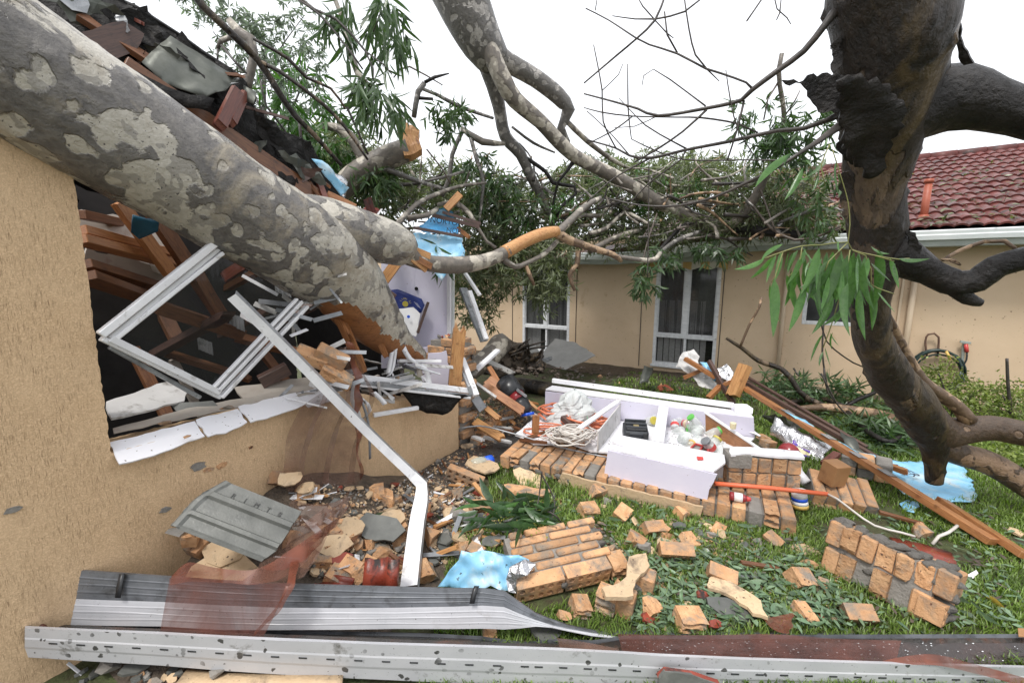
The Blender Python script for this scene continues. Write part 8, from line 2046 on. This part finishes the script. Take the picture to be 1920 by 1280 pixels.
# (px, py, width px, kind, lift, tilt x, tilt y, turn, label)
FR = [(352, 1016, 52, 'b', .06, .3, .2, .4, 'tan brick end poking out under the left corner of the grey tile'), (372, 1038, 40, 'c', .05, .4, .1, -.3, 'holed brick piece under the grey tile'), (430, 1046, 120, 'f', .09, .6, .1, -.2, 'large ribbed render flake under the grey tile'), (420, 1080, 150, 'f', .05, .7, .0, .05, 'broad render flake seen through the rust cloth fold'), (335, 1010, 40, 'm', .08, 0, 0, 0, 'grey mortar lump left of the grey tile'),
 (532, 908, 52, 'c', .04, .9, .1, .2, 'holed tan brick against the wall above the grey tile'), (548, 930, 60, 'f', .16, .8, .2, .6, 'ribbed render flake standing beyond the grey tile corner'), (575, 942, 50, 'f', .14, .7, -.2, -.4, 'notched render flake on the heap right of the grey tile'), (590, 980, 60, 'm', .08, 0, 0, 0, 'mortar and brick lump under the dark cloth fold'), (625, 1045, 84, 'f', .1, .8, .2, .5, 'grey-brown ribbed flake left of the red channel tile'), (655, 1008, 90, 'f', .09, .5, .1, .2, 'pale arched render flake above the red channel tile'), (735, 985, 80, 'f', .08, .5, -.1, .1, 'crazed render flake just left of the bent channel'), (715, 1012, 110, 't', .08, .5, .25, -.2, 'long grey tile shard above the red channel tile'), (640, 1062, 50, 'r', .05, .4, .1, .5, 'red tile splinter left of the red channel tile'), (662, 1076, 50, 'c', .05, .5, .2, -.4, 'holed brick at the foot of the red channel tile'), (600, 1000, 40, 'b', .12, .5, .3, .2, 'brick lump behind the dark cloth fold'),
 (806, 1012, 44, 'b', .05, .4, .1, 1.2, 'tan brick just right of the bent channel'), (832, 1022, 60, 't', .05, .6, -.2, -.8, 'upright grey tile shard right of the bent channel'), (848, 972, 50, 'f', .05, .5, .4, .5, 'brown-backed flake beside the bent channel top'), (862, 1018, 56, 'f', .05, .5, .5, 1.0, 'long pale flake above the crumpled blue foil'), (800, 1080, 60, 'b', .04, .3, -.3, .3, 'tan brick left of the crumpled blue foil'), (828, 1052, 74, 's', .05, .2, 0, .1, 'white rail piece with red edge above the blue foil'), (865, 975, 50, 'm', .05, 0, 0, 0, 'brown rubble lump by the holed brick'), (903, 963, 52, 'c', .05, .5, .2, .4, 'holed brick lump below the cored brick chunk'), (892, 988, 70, 't', .05, .5, .2, .2, 'grey mortar-backed shard below the holed brick lump'), (952, 998, 56, 't', .04, .6, .2, .1, 'curved grey tile shard left of the leafy sprig'), (978, 1022, 40, 'b', .03, .2, .1, .2, 'tan brick crumb above the brick slab left corner'), (920, 1022, 50, 't', .03, .6, -.1, .4, 'grey shard above the crumpled foil'), (770, 945, 46, 's', .04, .1, .1, -.7, 'grey strip leaning by the bend of the channel'),
 (872, 905, 84, 'c', .06, .1, .3, -.2, 'cored brick chunk carrying a render flake on the path edge'), (905, 888, 90, 'f', .13, .1, .15, -.2, 'render flake lying on top of the cored brick chunk'), (960, 926, 100, 'b', .03, .05, .05, -.1, 'low flat brick piece left of the leafy sprig'), (1000, 932, 80, 'b', .03, .05, .05, -.15, 'low flat brick piece right behind the leafy sprig'), (990, 902, 76, 'f', .05, .5, .2, -.5, 'pale tilted render flake behind the leafy sprig stem'), (1015, 898, 40, 'f', .04, .3, .1, .4, 'small render flake touching the tilted one'), (875, 838, 30, 'f', .02, .2, 0, .3, 'pale flake on the dark path by the wall base'),
 (1118, 930, 42, 'b', .05, .2, .3, .9, 'split tan brick standing on the grass below the brick wall strip'), (1103, 966, 52, 'k', .05, .3, .2, .4, 'ribbed tan brick just behind the brick slab'), (1166, 972, 46, 'k', .05, .4, -.3, .8, 'ribbed brick half right behind the brick slab'), (1192, 985, 40, 'f', .05, .9, .2, 1.3, 'upright pale flake beside the ribbed brick half'), (1224, 998, 50, 'c', .04, .6, .1, .3, 'small holed brick on the lawn centre'), (1188, 1016, 60, 'b', .04, .2, .1, -.6, 'grey backed brick on the lawn right of the slab'), (1206, 1030, 40, 'm', .03, 0, 0, 0, 'mortar lump right of the slab'), (1266, 1046, 74, 'c', .06, .7, .0, -.1, 'half brick with three holes and a render face on the lawn'), (1246, 1022, 46, 'f', .03, .4, .1, .2, 'render flake behind the three holed half brick'), (1290, 1022, 44, 'b', .04, .4, .3, .6, 'brick bit right of the three holed half brick'), (1282, 968, 40, 'b', .03, .3, .1, .5, 'weathered brick bit below the brick wall strip'), (1276, 990, 38, 't', .03, .2, .1, .3, 'small grey shard in the lawn centre'), (1336, 1008, 24, 'm', .03, 0, 0, 0, 'small grey mortar cube in the lawn'), (1330, 962, 16, 'p', .02, .1, 0, .3, 'white paper chip near the brick wall strip'), (1276, 958, 20, 'p', .03, .3, 0, .2, 'white square chip just below the render strip'),
 (1162, 1128, 60, 'b', .06, .1, .1, -.9, 'tall brick under the thick render plate'), (1200, 1112, 52, 'm', .08, 0, 0, 0, 'mortared brick end under the thick render plate'), (1088, 1146, 50, 'k', .04, .2, .2, .2, 'ribbed brick end in front of the slab'), (1058, 1160, 30, 'b', .03, .3, .2, .4, 'brick crumb in front of the slab left part'), (1218, 1148, 52, 'b', .04, .4, .3, .6, 'brick with red edge behind the front gutter rim'), (1222, 1165, 60, 'r', .03, .4, .3, .4, 'red tile shard behind the front gutter rim'), (1292, 1175, 76, 'k', .05, .2, .1, .1, 'ribbed brick lying on the gutter rim'), (1340, 1178, 44, 'r', .04, .5, .2, .4, 'red tile wedge on the gutter rim'), (1316, 1126, 52, 'r', .05, .5, .3, .4, 'grey topped tile shard with a red edge'), (1362, 1150, 110, 't', .04, .3, .1, -.2, 'wide grey tile shard under the cracked render flake'), (1352, 1090, 60, 'c', .05, .5, .2, -.4, 'holed brick remains above the cracked render flake'), (1424, 1068, 76, 'w', .04, .1, .1, -.1, 'splintered red-brown timber stub in the litter'), (1404, 1086, 50, 's', .03, 0, 0, -.1, 'white strip in the litter below the timber stub'), (1500, 1096, 62, 'k', .05, .5, .2, .2, 'grey faced ribbed brick left of the mortared block'), (1526, 1098, 36, 'f', .05, .9, .3, 1.0, 'upright render flake touching the grey faced brick'), (1508, 1158, 40, 'k', .04, .2, .2, .1, 'ribbed brick end near the gutter rim'), (1540, 1160, 28, 'r', .03, .8, .2, 1.0, 'dark tile shard right of the ribbed brick end'), (1608, 1160, 60, 'c', .04, .6, -.1, -.2, 'brick with two holes in front of the mortared block'), (1446, 1016, 40, 'b', .02, .2, .5, -.9, 'slanted brick sliver in the grass'), (1510, 1032, 56, 'f', .02, .2, 0, -.1, 'thin bone-shaped render flake in the grass'), (1518, 1062, 30, 'b', .03, .3, .2, .4, 'brick crumb left of the mortared block corner'), (1477, 996, 26, 'p', .02, .2, .1, -.3, 'white scrap on the lawn below the brick chunk'), (1688, 978, 70, 'w', .04, .1, .1, -.5, 'broken timber stub below the four course slab'), (1722, 1002, 40, 'b', .04, .3, .1, .2, 'grey brown lump by the white cable end'), (1905, 1000, 40, 'f', .03, .2, .1, .3, 'tan flake on the lawn at the right edge'),
 (1020, 1192, 80, 't', .03, .2, .1, .1, 'grey tile shard between the two gutters'), (918, 1192, 34, 'b', .04, .4, .2, .2, 'small tan brick between the two gutters'), (1072, 1268, 44, 't', .12, 1.1, .2, 1.2, 'pointed grey shard against the front gutter'), (410, 1272, 40, 'm', .05, 0, 0, 0, 'grey mortar lump below the front gutter at left'), (250, 1270, 60, 't', .04, .2, .2, .3, 'black tile shard under the front gutter at bottom left'), (205, 1262, 50, 'm', .05, 0, 0, 0, 'dark lump in the bottom left corner'), (142, 1262, 40, 's', .08, .2, 1.0, .2, 'white strip poking up at the bottom left'), (350, 1250, 60, 'r', .05, .5, .2, .3, 'red tile shard half under the front gutter at left')]
for (px, py, w, kd, dz, rx, ry, rz, lab) in FR:
    p = onheap(px, py, 0)
    wm = w * p.y / FPX * (.72 if kd in 'bk' else .9 if kd == 'c' else 1.0)
    p.z += min(dz, .015 + wm * .24) if kd not in 'f' else dz * .7
    up_f = {'f': rx * .9, 't': rx * .8}.get(kd, rx)
    o = frag(kd, wm, Matrix.Translation(p) @ rotm(up_f, ry, rz))
    tag(o, lab, CATS[kd])
def pflake(label, px, z, th=.018):
    tag(poly3('render_flake', [Z(a, b, z + .02 * math.sin(a * .05)) for a, b in px], th, RENDER_FL, None, out=UP, rag=.006, ragstep=.03, seed=len(px)), label, 'render flake')
pflake('thick pale render plate propped on bricks right of the slab', [(1179, 1043), (1210, 1040), (1217, 1064), (1192, 1090), (1186, 1104), (1188, 1118), (1159, 1118), (1134, 1127), (1125, 1113), (1159, 1093), (1174, 1079)], .15, .022)
pflake('long cracked render flake on the lawn beside tile shards', [(1340, 1071), (1354, 1071), (1368, 1093), (1397, 1104), (1426, 1125), (1430, 1143), (1440, 1161), (1411, 1147), (1401, 1136), (1361, 1118), (1329, 1104), (1325, 1097)], .06)
for k, (px, py, w, kd, lab) in enumerate(((1142, 1138, .1, 'ribbed', 'ribbed brick under the left end of the thick render plate'), (1176, 1142, .1, 'plain', 'plain brick under the front of the thick render plate'), (1212, 1100, .12, 'plain', 'mortared brick under the right end of the thick render plate'))):
    tag(brick(kd, (w, .1, .115), Matrix.Translation(Z(px, py, .062) + Vector((0, .05, 0))) @ rotm(.05, .05, -.5), None, k, 'loose_brick'), lab, 'brick')
AREAS = [('in rubble between grey tile and bent channel', [(560, 925), (640, 905), (700, 925), (770, 950), (770, 1080), (640, 1095), (550, 1060)], 230, 'bfffttrsmfwbbsb'), ('in rubble between bent channel and leafy sprig', [(800, 930), (900, 920), (960, 1000), (900, 1040), (810, 1060)], 150, 'bfttsmfrwsbf'), ('on the dark path beside the left wall', [(700, 930), (860, 845), (930, 850), (860, 930), (780, 960)], 80, 'bfrmsftw'), ('in rubble between brick pier and vacuum', [(890, 770), (930, 735), (1000, 790), (930, 830), (880, 850)], 100, 'brmfwtsmf'), ('on the lawn between brick slab and toppled wall', [(960, 940), (1130, 920), (1330, 980), (1480, 1010), (1300, 1060), (1190, 1060)], 105, 'bftmfrpbfmt'), ('in the leaf litter behind the front gutter rim', [(1200, 1070), (1500, 1060), (1620, 1160), (1200, 1180)], 40, 'bfmrtfb'), ('below the front gutter at bottom left', [(130, 1245), (340, 1255), (340, 1290), (160, 1290)], 14, 'mtrtfb'), ('in the garden bed under the far wall', [(1030, 700), (1200, 712), (1300, 730), (1200, 735), (1060, 715)], 14, 'mrtpb')]
ADJ = {'b': 'broken tan brick bit', 'f': 'beige render flake', 't': 'grey tile shard', 'r': 'red tile shard', 'm': 'grey mortar lump', 's': 'loose metal strip', 'w': 'wood splinter', 'p': 'white scrap'}
def inpoly(pl_, x, y):
    c = False
    for (a, b), (d, e) in zip(pl_, pl_[1:] + pl_[:1]):
        if (b > y) != (e > y) and x < (d - a) * (y - b) / (e - b) + a: c = not c
    return c
for where, pl_, cnt, kinds_ in AREAS:
    xs_, ys_ = [q[0] for q in pl_], [q[1] for q in pl_]
    k = 0
    while k < cnt:
        x, y = rf.uniform(min(xs_), max(xs_)), rf.uniform(min(ys_), max(ys_))
        if not inpoly(pl_, x, y): continue
        kd = kinds_[rf.randrange(len(kinds_))]
        p = onheap(x, y, 0)
        wm = (.022 + (.12 if 'channel' in where else .075) * rf.random() ** 1.7) * (1.9 if kd in 'sw' else 1)
        p.z += wm * .16
        o = frag(kd, wm, Matrix.Translation(p) @ rotm(rf.uniform(-.6, .6), rf.uniform(-.5, .5), rf.uniform(0, 6.28)))
        sz_ = ('tiny ' if wm < .045 * (1.9 if kd in 'sw' else 1) else 'fist-sized ' if wm > .068 * (1.9 if kd in 'sw' else 1) else 'small ')
        tag(o, sz_ + ADJ[kd] + ' ' + where, CATS[kd], ADJ[kd] + 's ' + where)
        k += 1
# crumbs nobody could count
def crumbs(name, polys, n, mat, smin, smax, seed):
    r = random.Random(seed)
    v, f = [], []
    for _ in range(n):
        pl_ = polys[r.randrange(len(polys))]
        for _t in range(20):
            x, y = r.uniform(min(q[0] for q in pl_), max(q[0] for q in pl_)), r.uniform(min(q[1] for q in pl_), max(q[1] for q in pl_))
            if inpoly(pl_, x, y): break
        p = onheap(x, y, .004)
        s = r.uniform(smin, smax) * r.choice((.5, .7, 1, 1, 1.6))
        n0 = len(v)
        for q in ((1, 0, 0), (-.8, .3, 0), (0, .8, .1), (.1, -.9, 0), (0.1, 0.1, .7), (0, 0, -.5)):
            v.append(p + Vector((q[0] * s * r.uniform(.6, 1.3), q[1] * s * r.uniform(.6, 1.3), q[2] * s)))
        f += [(n0 + a, n0 + b, n0 + c) for a, b, c in ((0, 2, 4), (2, 1, 4), (1, 3, 4), (3, 0, 4), (2, 0, 5), (1, 2, 5), (3, 1, 5), (0, 3, 5))]
    return tag(obj(name, v, f, mat), kind='stuff')
PLS = [a[1] for a in AREAS]
crumbs('brick_crumbs', PLS[:5] + PLS[:4], 3000, CRUMB, .006, .016, 1)
crumbs('mortar_crumbs', PLS[:6] + PLS[:4], 1600, MORTAR, .006, .015, 2)
crumbs('white_crumbs', PLS[:4], 420, DIRTYWH, .006, .015, 3)
crumbs('red_crumbs', PLS[:6], 220, RED_TILE2, .006, .015, 4)
crumbs('render_crumbs', PLS[:6] + PLS[:3], 1500, RENDER_FL, .006, .018, 8)
LAWNP = [[(960, 930), (1500, 990), (1560, 1060), (1620, 1165), (1200, 1180), (1190, 1060)]]
crumbs('lawn_crumbs', LAWNP, 900, BRICK_ROUGH, .006, .016, 11)
crumbs('lawn_mortar_crumbs', LAWNP, 500, MORTAR, .006, .016, 12)
crumbs('lawn_render_crumbs', LAWNP, 350, RENDER_FL, .006, .018, 13)
crumbs('bed_litter', [[(920, 690), (1120, 690), (1640, 745), (1600, 770), (1400, 740), (1040, 715)]], 700, TWIG, .012, .03, 5)

# ------------------------------------------------------------------ leafy sprig with buds on the rubble
sp = thing('fallen_leafy_sprig', 'dark green gum sprig with yellow buds lying on the rubble behind the brick slab', 'leaf sprig', onheap(985, 1000))
for k, q in enumerate(([(1016, 884, .45), (1012, 920, .3), (1004, 960, .2), (985, 1000, .12)], [(1004, 960, .2), (960, 960, .2), (915, 990, .12)], [(1004, 950, .2), (1040, 965, .2), (1060, 990, .1)], [(1016, 890, .42), (1040, 940, .25), (1030, 985, .15)], [(985, 980, .15), (950, 1010, .1)])):
    tube('stem', [Z(*c) for c in q], [.006, .005, .004, .003][:len(q)], TWIG_DK, sp, n=6, step=.03)
for k in range(74):
    bx0, by0 = rs.choice(((1005, 955), (990, 985), (960, 965), (935, 980), (1035, 968), (1000, 970), (1045, 985), (965, 1000)))
    bb = Z(bx0 - 22 + rs.uniform(-22, 22), by0 - 14 + rs.uniform(-18, 18), rs.uniform(.14, .3))
    a = rs.uniform(0, 6.28)
    tt = bb + Vector((math.cos(a), math.sin(a) * .8, rs.uniform(-.6, .3))).normalized() * rs.uniform(.13, .23)
    tt.z = max(tt.z, .015)
    inst('leaf', (LEAFS if k % 4 else LEAFV)[k % 5], leafM(bb, tt, rs.uniform(-1.5, 1.5), 1), sp)
bv, bf2 = [], []
for k in range(90):
    cx_, cy_ = ((930, 966), (1012, 982), (945, 975), (1020, 1000), (1000, 990))[k % 5]
    c = Z(cx_ + rs.gauss(0, 8), cy_ + rs.gauss(0, 9), .2 + rs.uniform(-.03, .03))
    g = hull_g(k, .011, .011, .015, 8)
    n0 = len(bv)
    bv += [p + c for p in g[0]]
    bf2 += [tuple(i + n0 for i in q) for q in g[1]]
tag(obj('buds', bv, bf2, M_('yellow_green_bud', (.3, .3, .06), (.42, .4, .1), 9, .5, 0), sp), kind='stuff')

# ------------------------------------------------------------------ grass
rg = np.random.default_rng(5)
KEEP_OUT = [[Z(*q) for q in pl_] for pl_ in ([(868, 838), (1004, 770), (1060, 800), (950, 850), (915, 876), (830, 938), (690, 960), (640, 960), (300, 1200)], [(1650, 870), (1800, 868), (1828, 934), (1760, 946), (1690, 920)], [(1000, 1015), (1120, 980), (1175, 1040), (1150, 1100), (1000, 1150), (965, 1110)], [(1540, 1062), (1780, 1080), (1740, 1170)], [(940, 870), (1030, 790), (1420, 815), (1500, 980)], [(1330, 1085), (1440, 1140), (1400, 1170), (1310, 1160)])]
KO = [[(p.x, p.y) for p in pl_] for pl_ in KEEP_OUT]
PX, PY, HT = [], [], []
def gsample(n, x0, x1, y0, y1, h, thin_):
    xs_ = rg.uniform(x0, x1, n)
    ys_ = rg.uniform(y0, y1, n)
    for x, y in zip(xs_, ys_):
        if x < y * .0 - .45 + (.25 if y > 3.2 else 0) and y > 1.75: continue
        s, o = so(Vector((x, y, 0)))
        if o < .55: continue
        d_, t_ = FO.y + (x - FO.x) * B.y / B.x - y, 0
        if d_ < .45: continue
        dn = noise.noise(Vector((x * 1.3, y * 1.3, 4))) + .5 * noise.noise(Vector((x * 4, y * 4, 9)))
        if dn < thin_ - .15 * rg.random(): continue
        if abs(x) > y * 1.35 + .3 and rg.random() < .55: continue
        if any(inpoly(k_, x, y) for k_ in KO): continue
        PX.append(x); PY.append(y); HT.append(h * (.5 + .8 * rg.random()) * (1 + .5 * dn))
gsample(66000, -.4, 4.6, 1.3, 2.9, .042, -.42)
gsample(70000, -.2, 7.2, 2.6, 5.0, .05, -.45)
gsample(26000, .0, 9.0, 4.8, 8.6, .06, -.3)
PX, PY, HT = map(np.array, (PX, PY, HT))
n = len(PX)
ang = rg.uniform(0, 6.283, n)
lean = rg.uniform(.15, 1.1, n) * HT
wv = .0022 * (1 + PY * .25)
dx, dy = np.cos(ang), np.sin(ang)
sx_, sy_ = -dy, dx
zb = np.zeros(n)
b1 = np.stack([PX - sx_ * wv, PY - sy_ * wv, zb], 1)
b2 = np.stack([PX + sx_ * wv, PY + sy_ * wv, zb], 1)
m1 = np.stack([PX - sx_ * wv * .8 + dx * lean * .35, PY - sy_ * wv * .8 + dy * lean * .35, HT * .6], 1)
m2 = np.stack([PX + sx_ * wv * .8 + dx * lean * .35, PY + sy_ * wv * .8 + dy * lean * .35, HT * .6], 1)
tp = np.stack([PX + dx * lean, PY + dy * lean, HT * .95], 1)
v = np.stack([b1, b2, m1, m2, tp], 1).reshape(-1, 3)
i = np.arange(n)[:, None] * 5
c = v.mean(axis=0)
tag(inst('lawn_grass', np_mesh('lawn_grass', v - c, i + np.array([[2, 3, 4]]), i + np.array([[0, 1, 3, 2]]), GRASSM), Matrix.Translation(Vector(c))), kind='stuff')

# ------------------------------------------------------------------ fallen leaves
LPOLY = [('in the litter behind the front gutter rim', [(1190, 1050), (1330, 1030), (1500, 1060), (1620, 1165), (1480, 1180), (1200, 1170)], 120), ('on the grass right of the brick slab', [(1030, 960), (1180, 940), (1480, 1010), (1400, 1060), (1190, 1060)], 60), ('near the foot of the mortared brick block', [(1480, 1120), (1560, 1150), (1680, 1180), (1500, 1180)], 18), ('on the open right lawn', [(1500, 990), (1900, 960), (1900, 1170), (1790, 1160)], 24), ('on the rubble by the bent channel', [(560, 960), (900, 930), (1000, 1060), (760, 1090)], 22)]
for lw_, pl_, cnt in LPOLY:
    k = 0
    while k < cnt:
        x, y = rf.uniform(min(q[0] for q in pl_), max(q[0] for q in pl_)), rf.uniform(min(q[1] for q in pl_), max(q[1] for q in pl_))
        if not inpoly(pl_, x, y): continue
        p = onheap(x, y, rf.uniform(.02, .05))
        if any(inpoly(k_, p.x, p.y) for k_ in KO[1:5]) : 
            k += 1
            continue
        a = rf.uniform(0, 6.28)
        q = p + Vector((math.cos(a), math.sin(a), rf.uniform(-.1, .25))) * rf.uniform(.05, .11)
        o = inst('fallen_leaf', LEAFG[k % 5], fr(p, q - p, Vector((0, 0, 1)).cross(q - p) + Vector((0, 0, rf.uniform(-.6, .6)))) @ Matrix.Scale((q - p).length, 4))
        tag(o, ('large' if (q - p).length > .085 else 'small' if (q - p).length < .065 else 'middling') + ' loose green gum leaf ' + lw_, 'leaf', 'fallen gum leaves ' + lw_)
        k += 1
def litter(name, poly, nn, seed, ln, mat, z=.03):
    r = np.random.default_rng(seed)
    B_, D_ = [], []
    xs_, ys_ = [q[0] for q in poly], [q[1] for q in poly]
    while len(B_) < nn:
        x, y = r.uniform(min(xs_), max(xs_)), r.uniform(min(ys_), max(ys_))
        if inpoly(poly, x, y):
            p = onheap(x, y, r.uniform(.01, z))
            B_.append(p)
            a = r.uniform(0, 6.28)
            D_.append((math.cos(a), math.sin(a), r.uniform(-.15, .3)))
    B_, D_ = np.array(B_), np.array(D_)
    up = np.tile([0, 0, 1.0], (nn, 1)) + r.normal(size=(nn, 3)) * .35
    v, t, q = leaf_arrays(B_, D_, up, ln * r.uniform(.5, 1.2, nn), ln * .27 * r.uniform(.7, 1.2, nn))
    c = v.mean(axis=0)
    tag(inst(name, np_mesh(name, v - c, t, q, mat), Matrix.Translation(Vector(c))), kind='stuff')
litter('leaf_litter', [(1180, 1050), (1500, 1040), (1640, 1170), (1190, 1180)], 900, 1, .075, LEAF_LIT, .05)
litter('lawn_leaf_litter', [(960, 930), (1500, 990), (1900, 950), (1910, 1180), (1200, 1180)], 900, 2, .065, LEAF_LIT, .05)
litter('far_leaf_litter', [(1040, 715), (1640, 750), (1800, 850), (1620, 860), (1440, 760)], 900, 3, .12, LEAF_DK, .12)
litter('brown_leaf_litter', [(960, 930), (1500, 990), (1900, 950), (1910, 1180), (1200, 1180)], 240, 4, .06, TWIG, .04)
# dirt spilt inside the cupboard
kv, kf = [], []
rk = random.Random(3)
for k in range(260):
    c = Z(*rk.choice(((1130, 830), (1180, 835), (1265, 820), (1290, 835), (1010, 800), (1050, 800), (1380, 830))), ZF + .012) + Vector((rk.gauss(0, .12), rk.gauss(0, .1), 0))
    g = hull_g(k, rk.uniform(.006, .03), rk.uniform(.005, .014), .006, 6)
    n0 = len(kv)
    kv += [p + c for p in g[0]]
    kf += [tuple(i + n0 for i in q) for q in g[1]]
tag(obj('cupboard_dirt', kv, kf, MORTAR), kind='stuff')
# leaves shed on the far roof
b = []
rz_ = np.random.default_rng(9)
for _ in range(700):
    q = RO + B * rz_.uniform(1.0, 5) + RY * (rz_.random() ** 1.8 * 3.6) + RMn * .06
    b.append(q)
b = np.array(b)
nn = len(b)
v, t, q = leaf_arrays(b, rz_.normal(size=(nn, 3)) * np.array([1, 1, .3]), np.tile(np.array(RMn), (nn, 1)) + rz_.normal(size=(nn, 3)) * .3, .1 * rz_.uniform(.6, 1.3, nn), .026 * np.ones(nn))
c = v.mean(axis=0)
tag(inst('roof_leaf_litter', np_mesh('roof_leaf_litter', v - c, t, q, LEAF_MASS), Matrix.Translation(Vector(c))), kind='stuff')
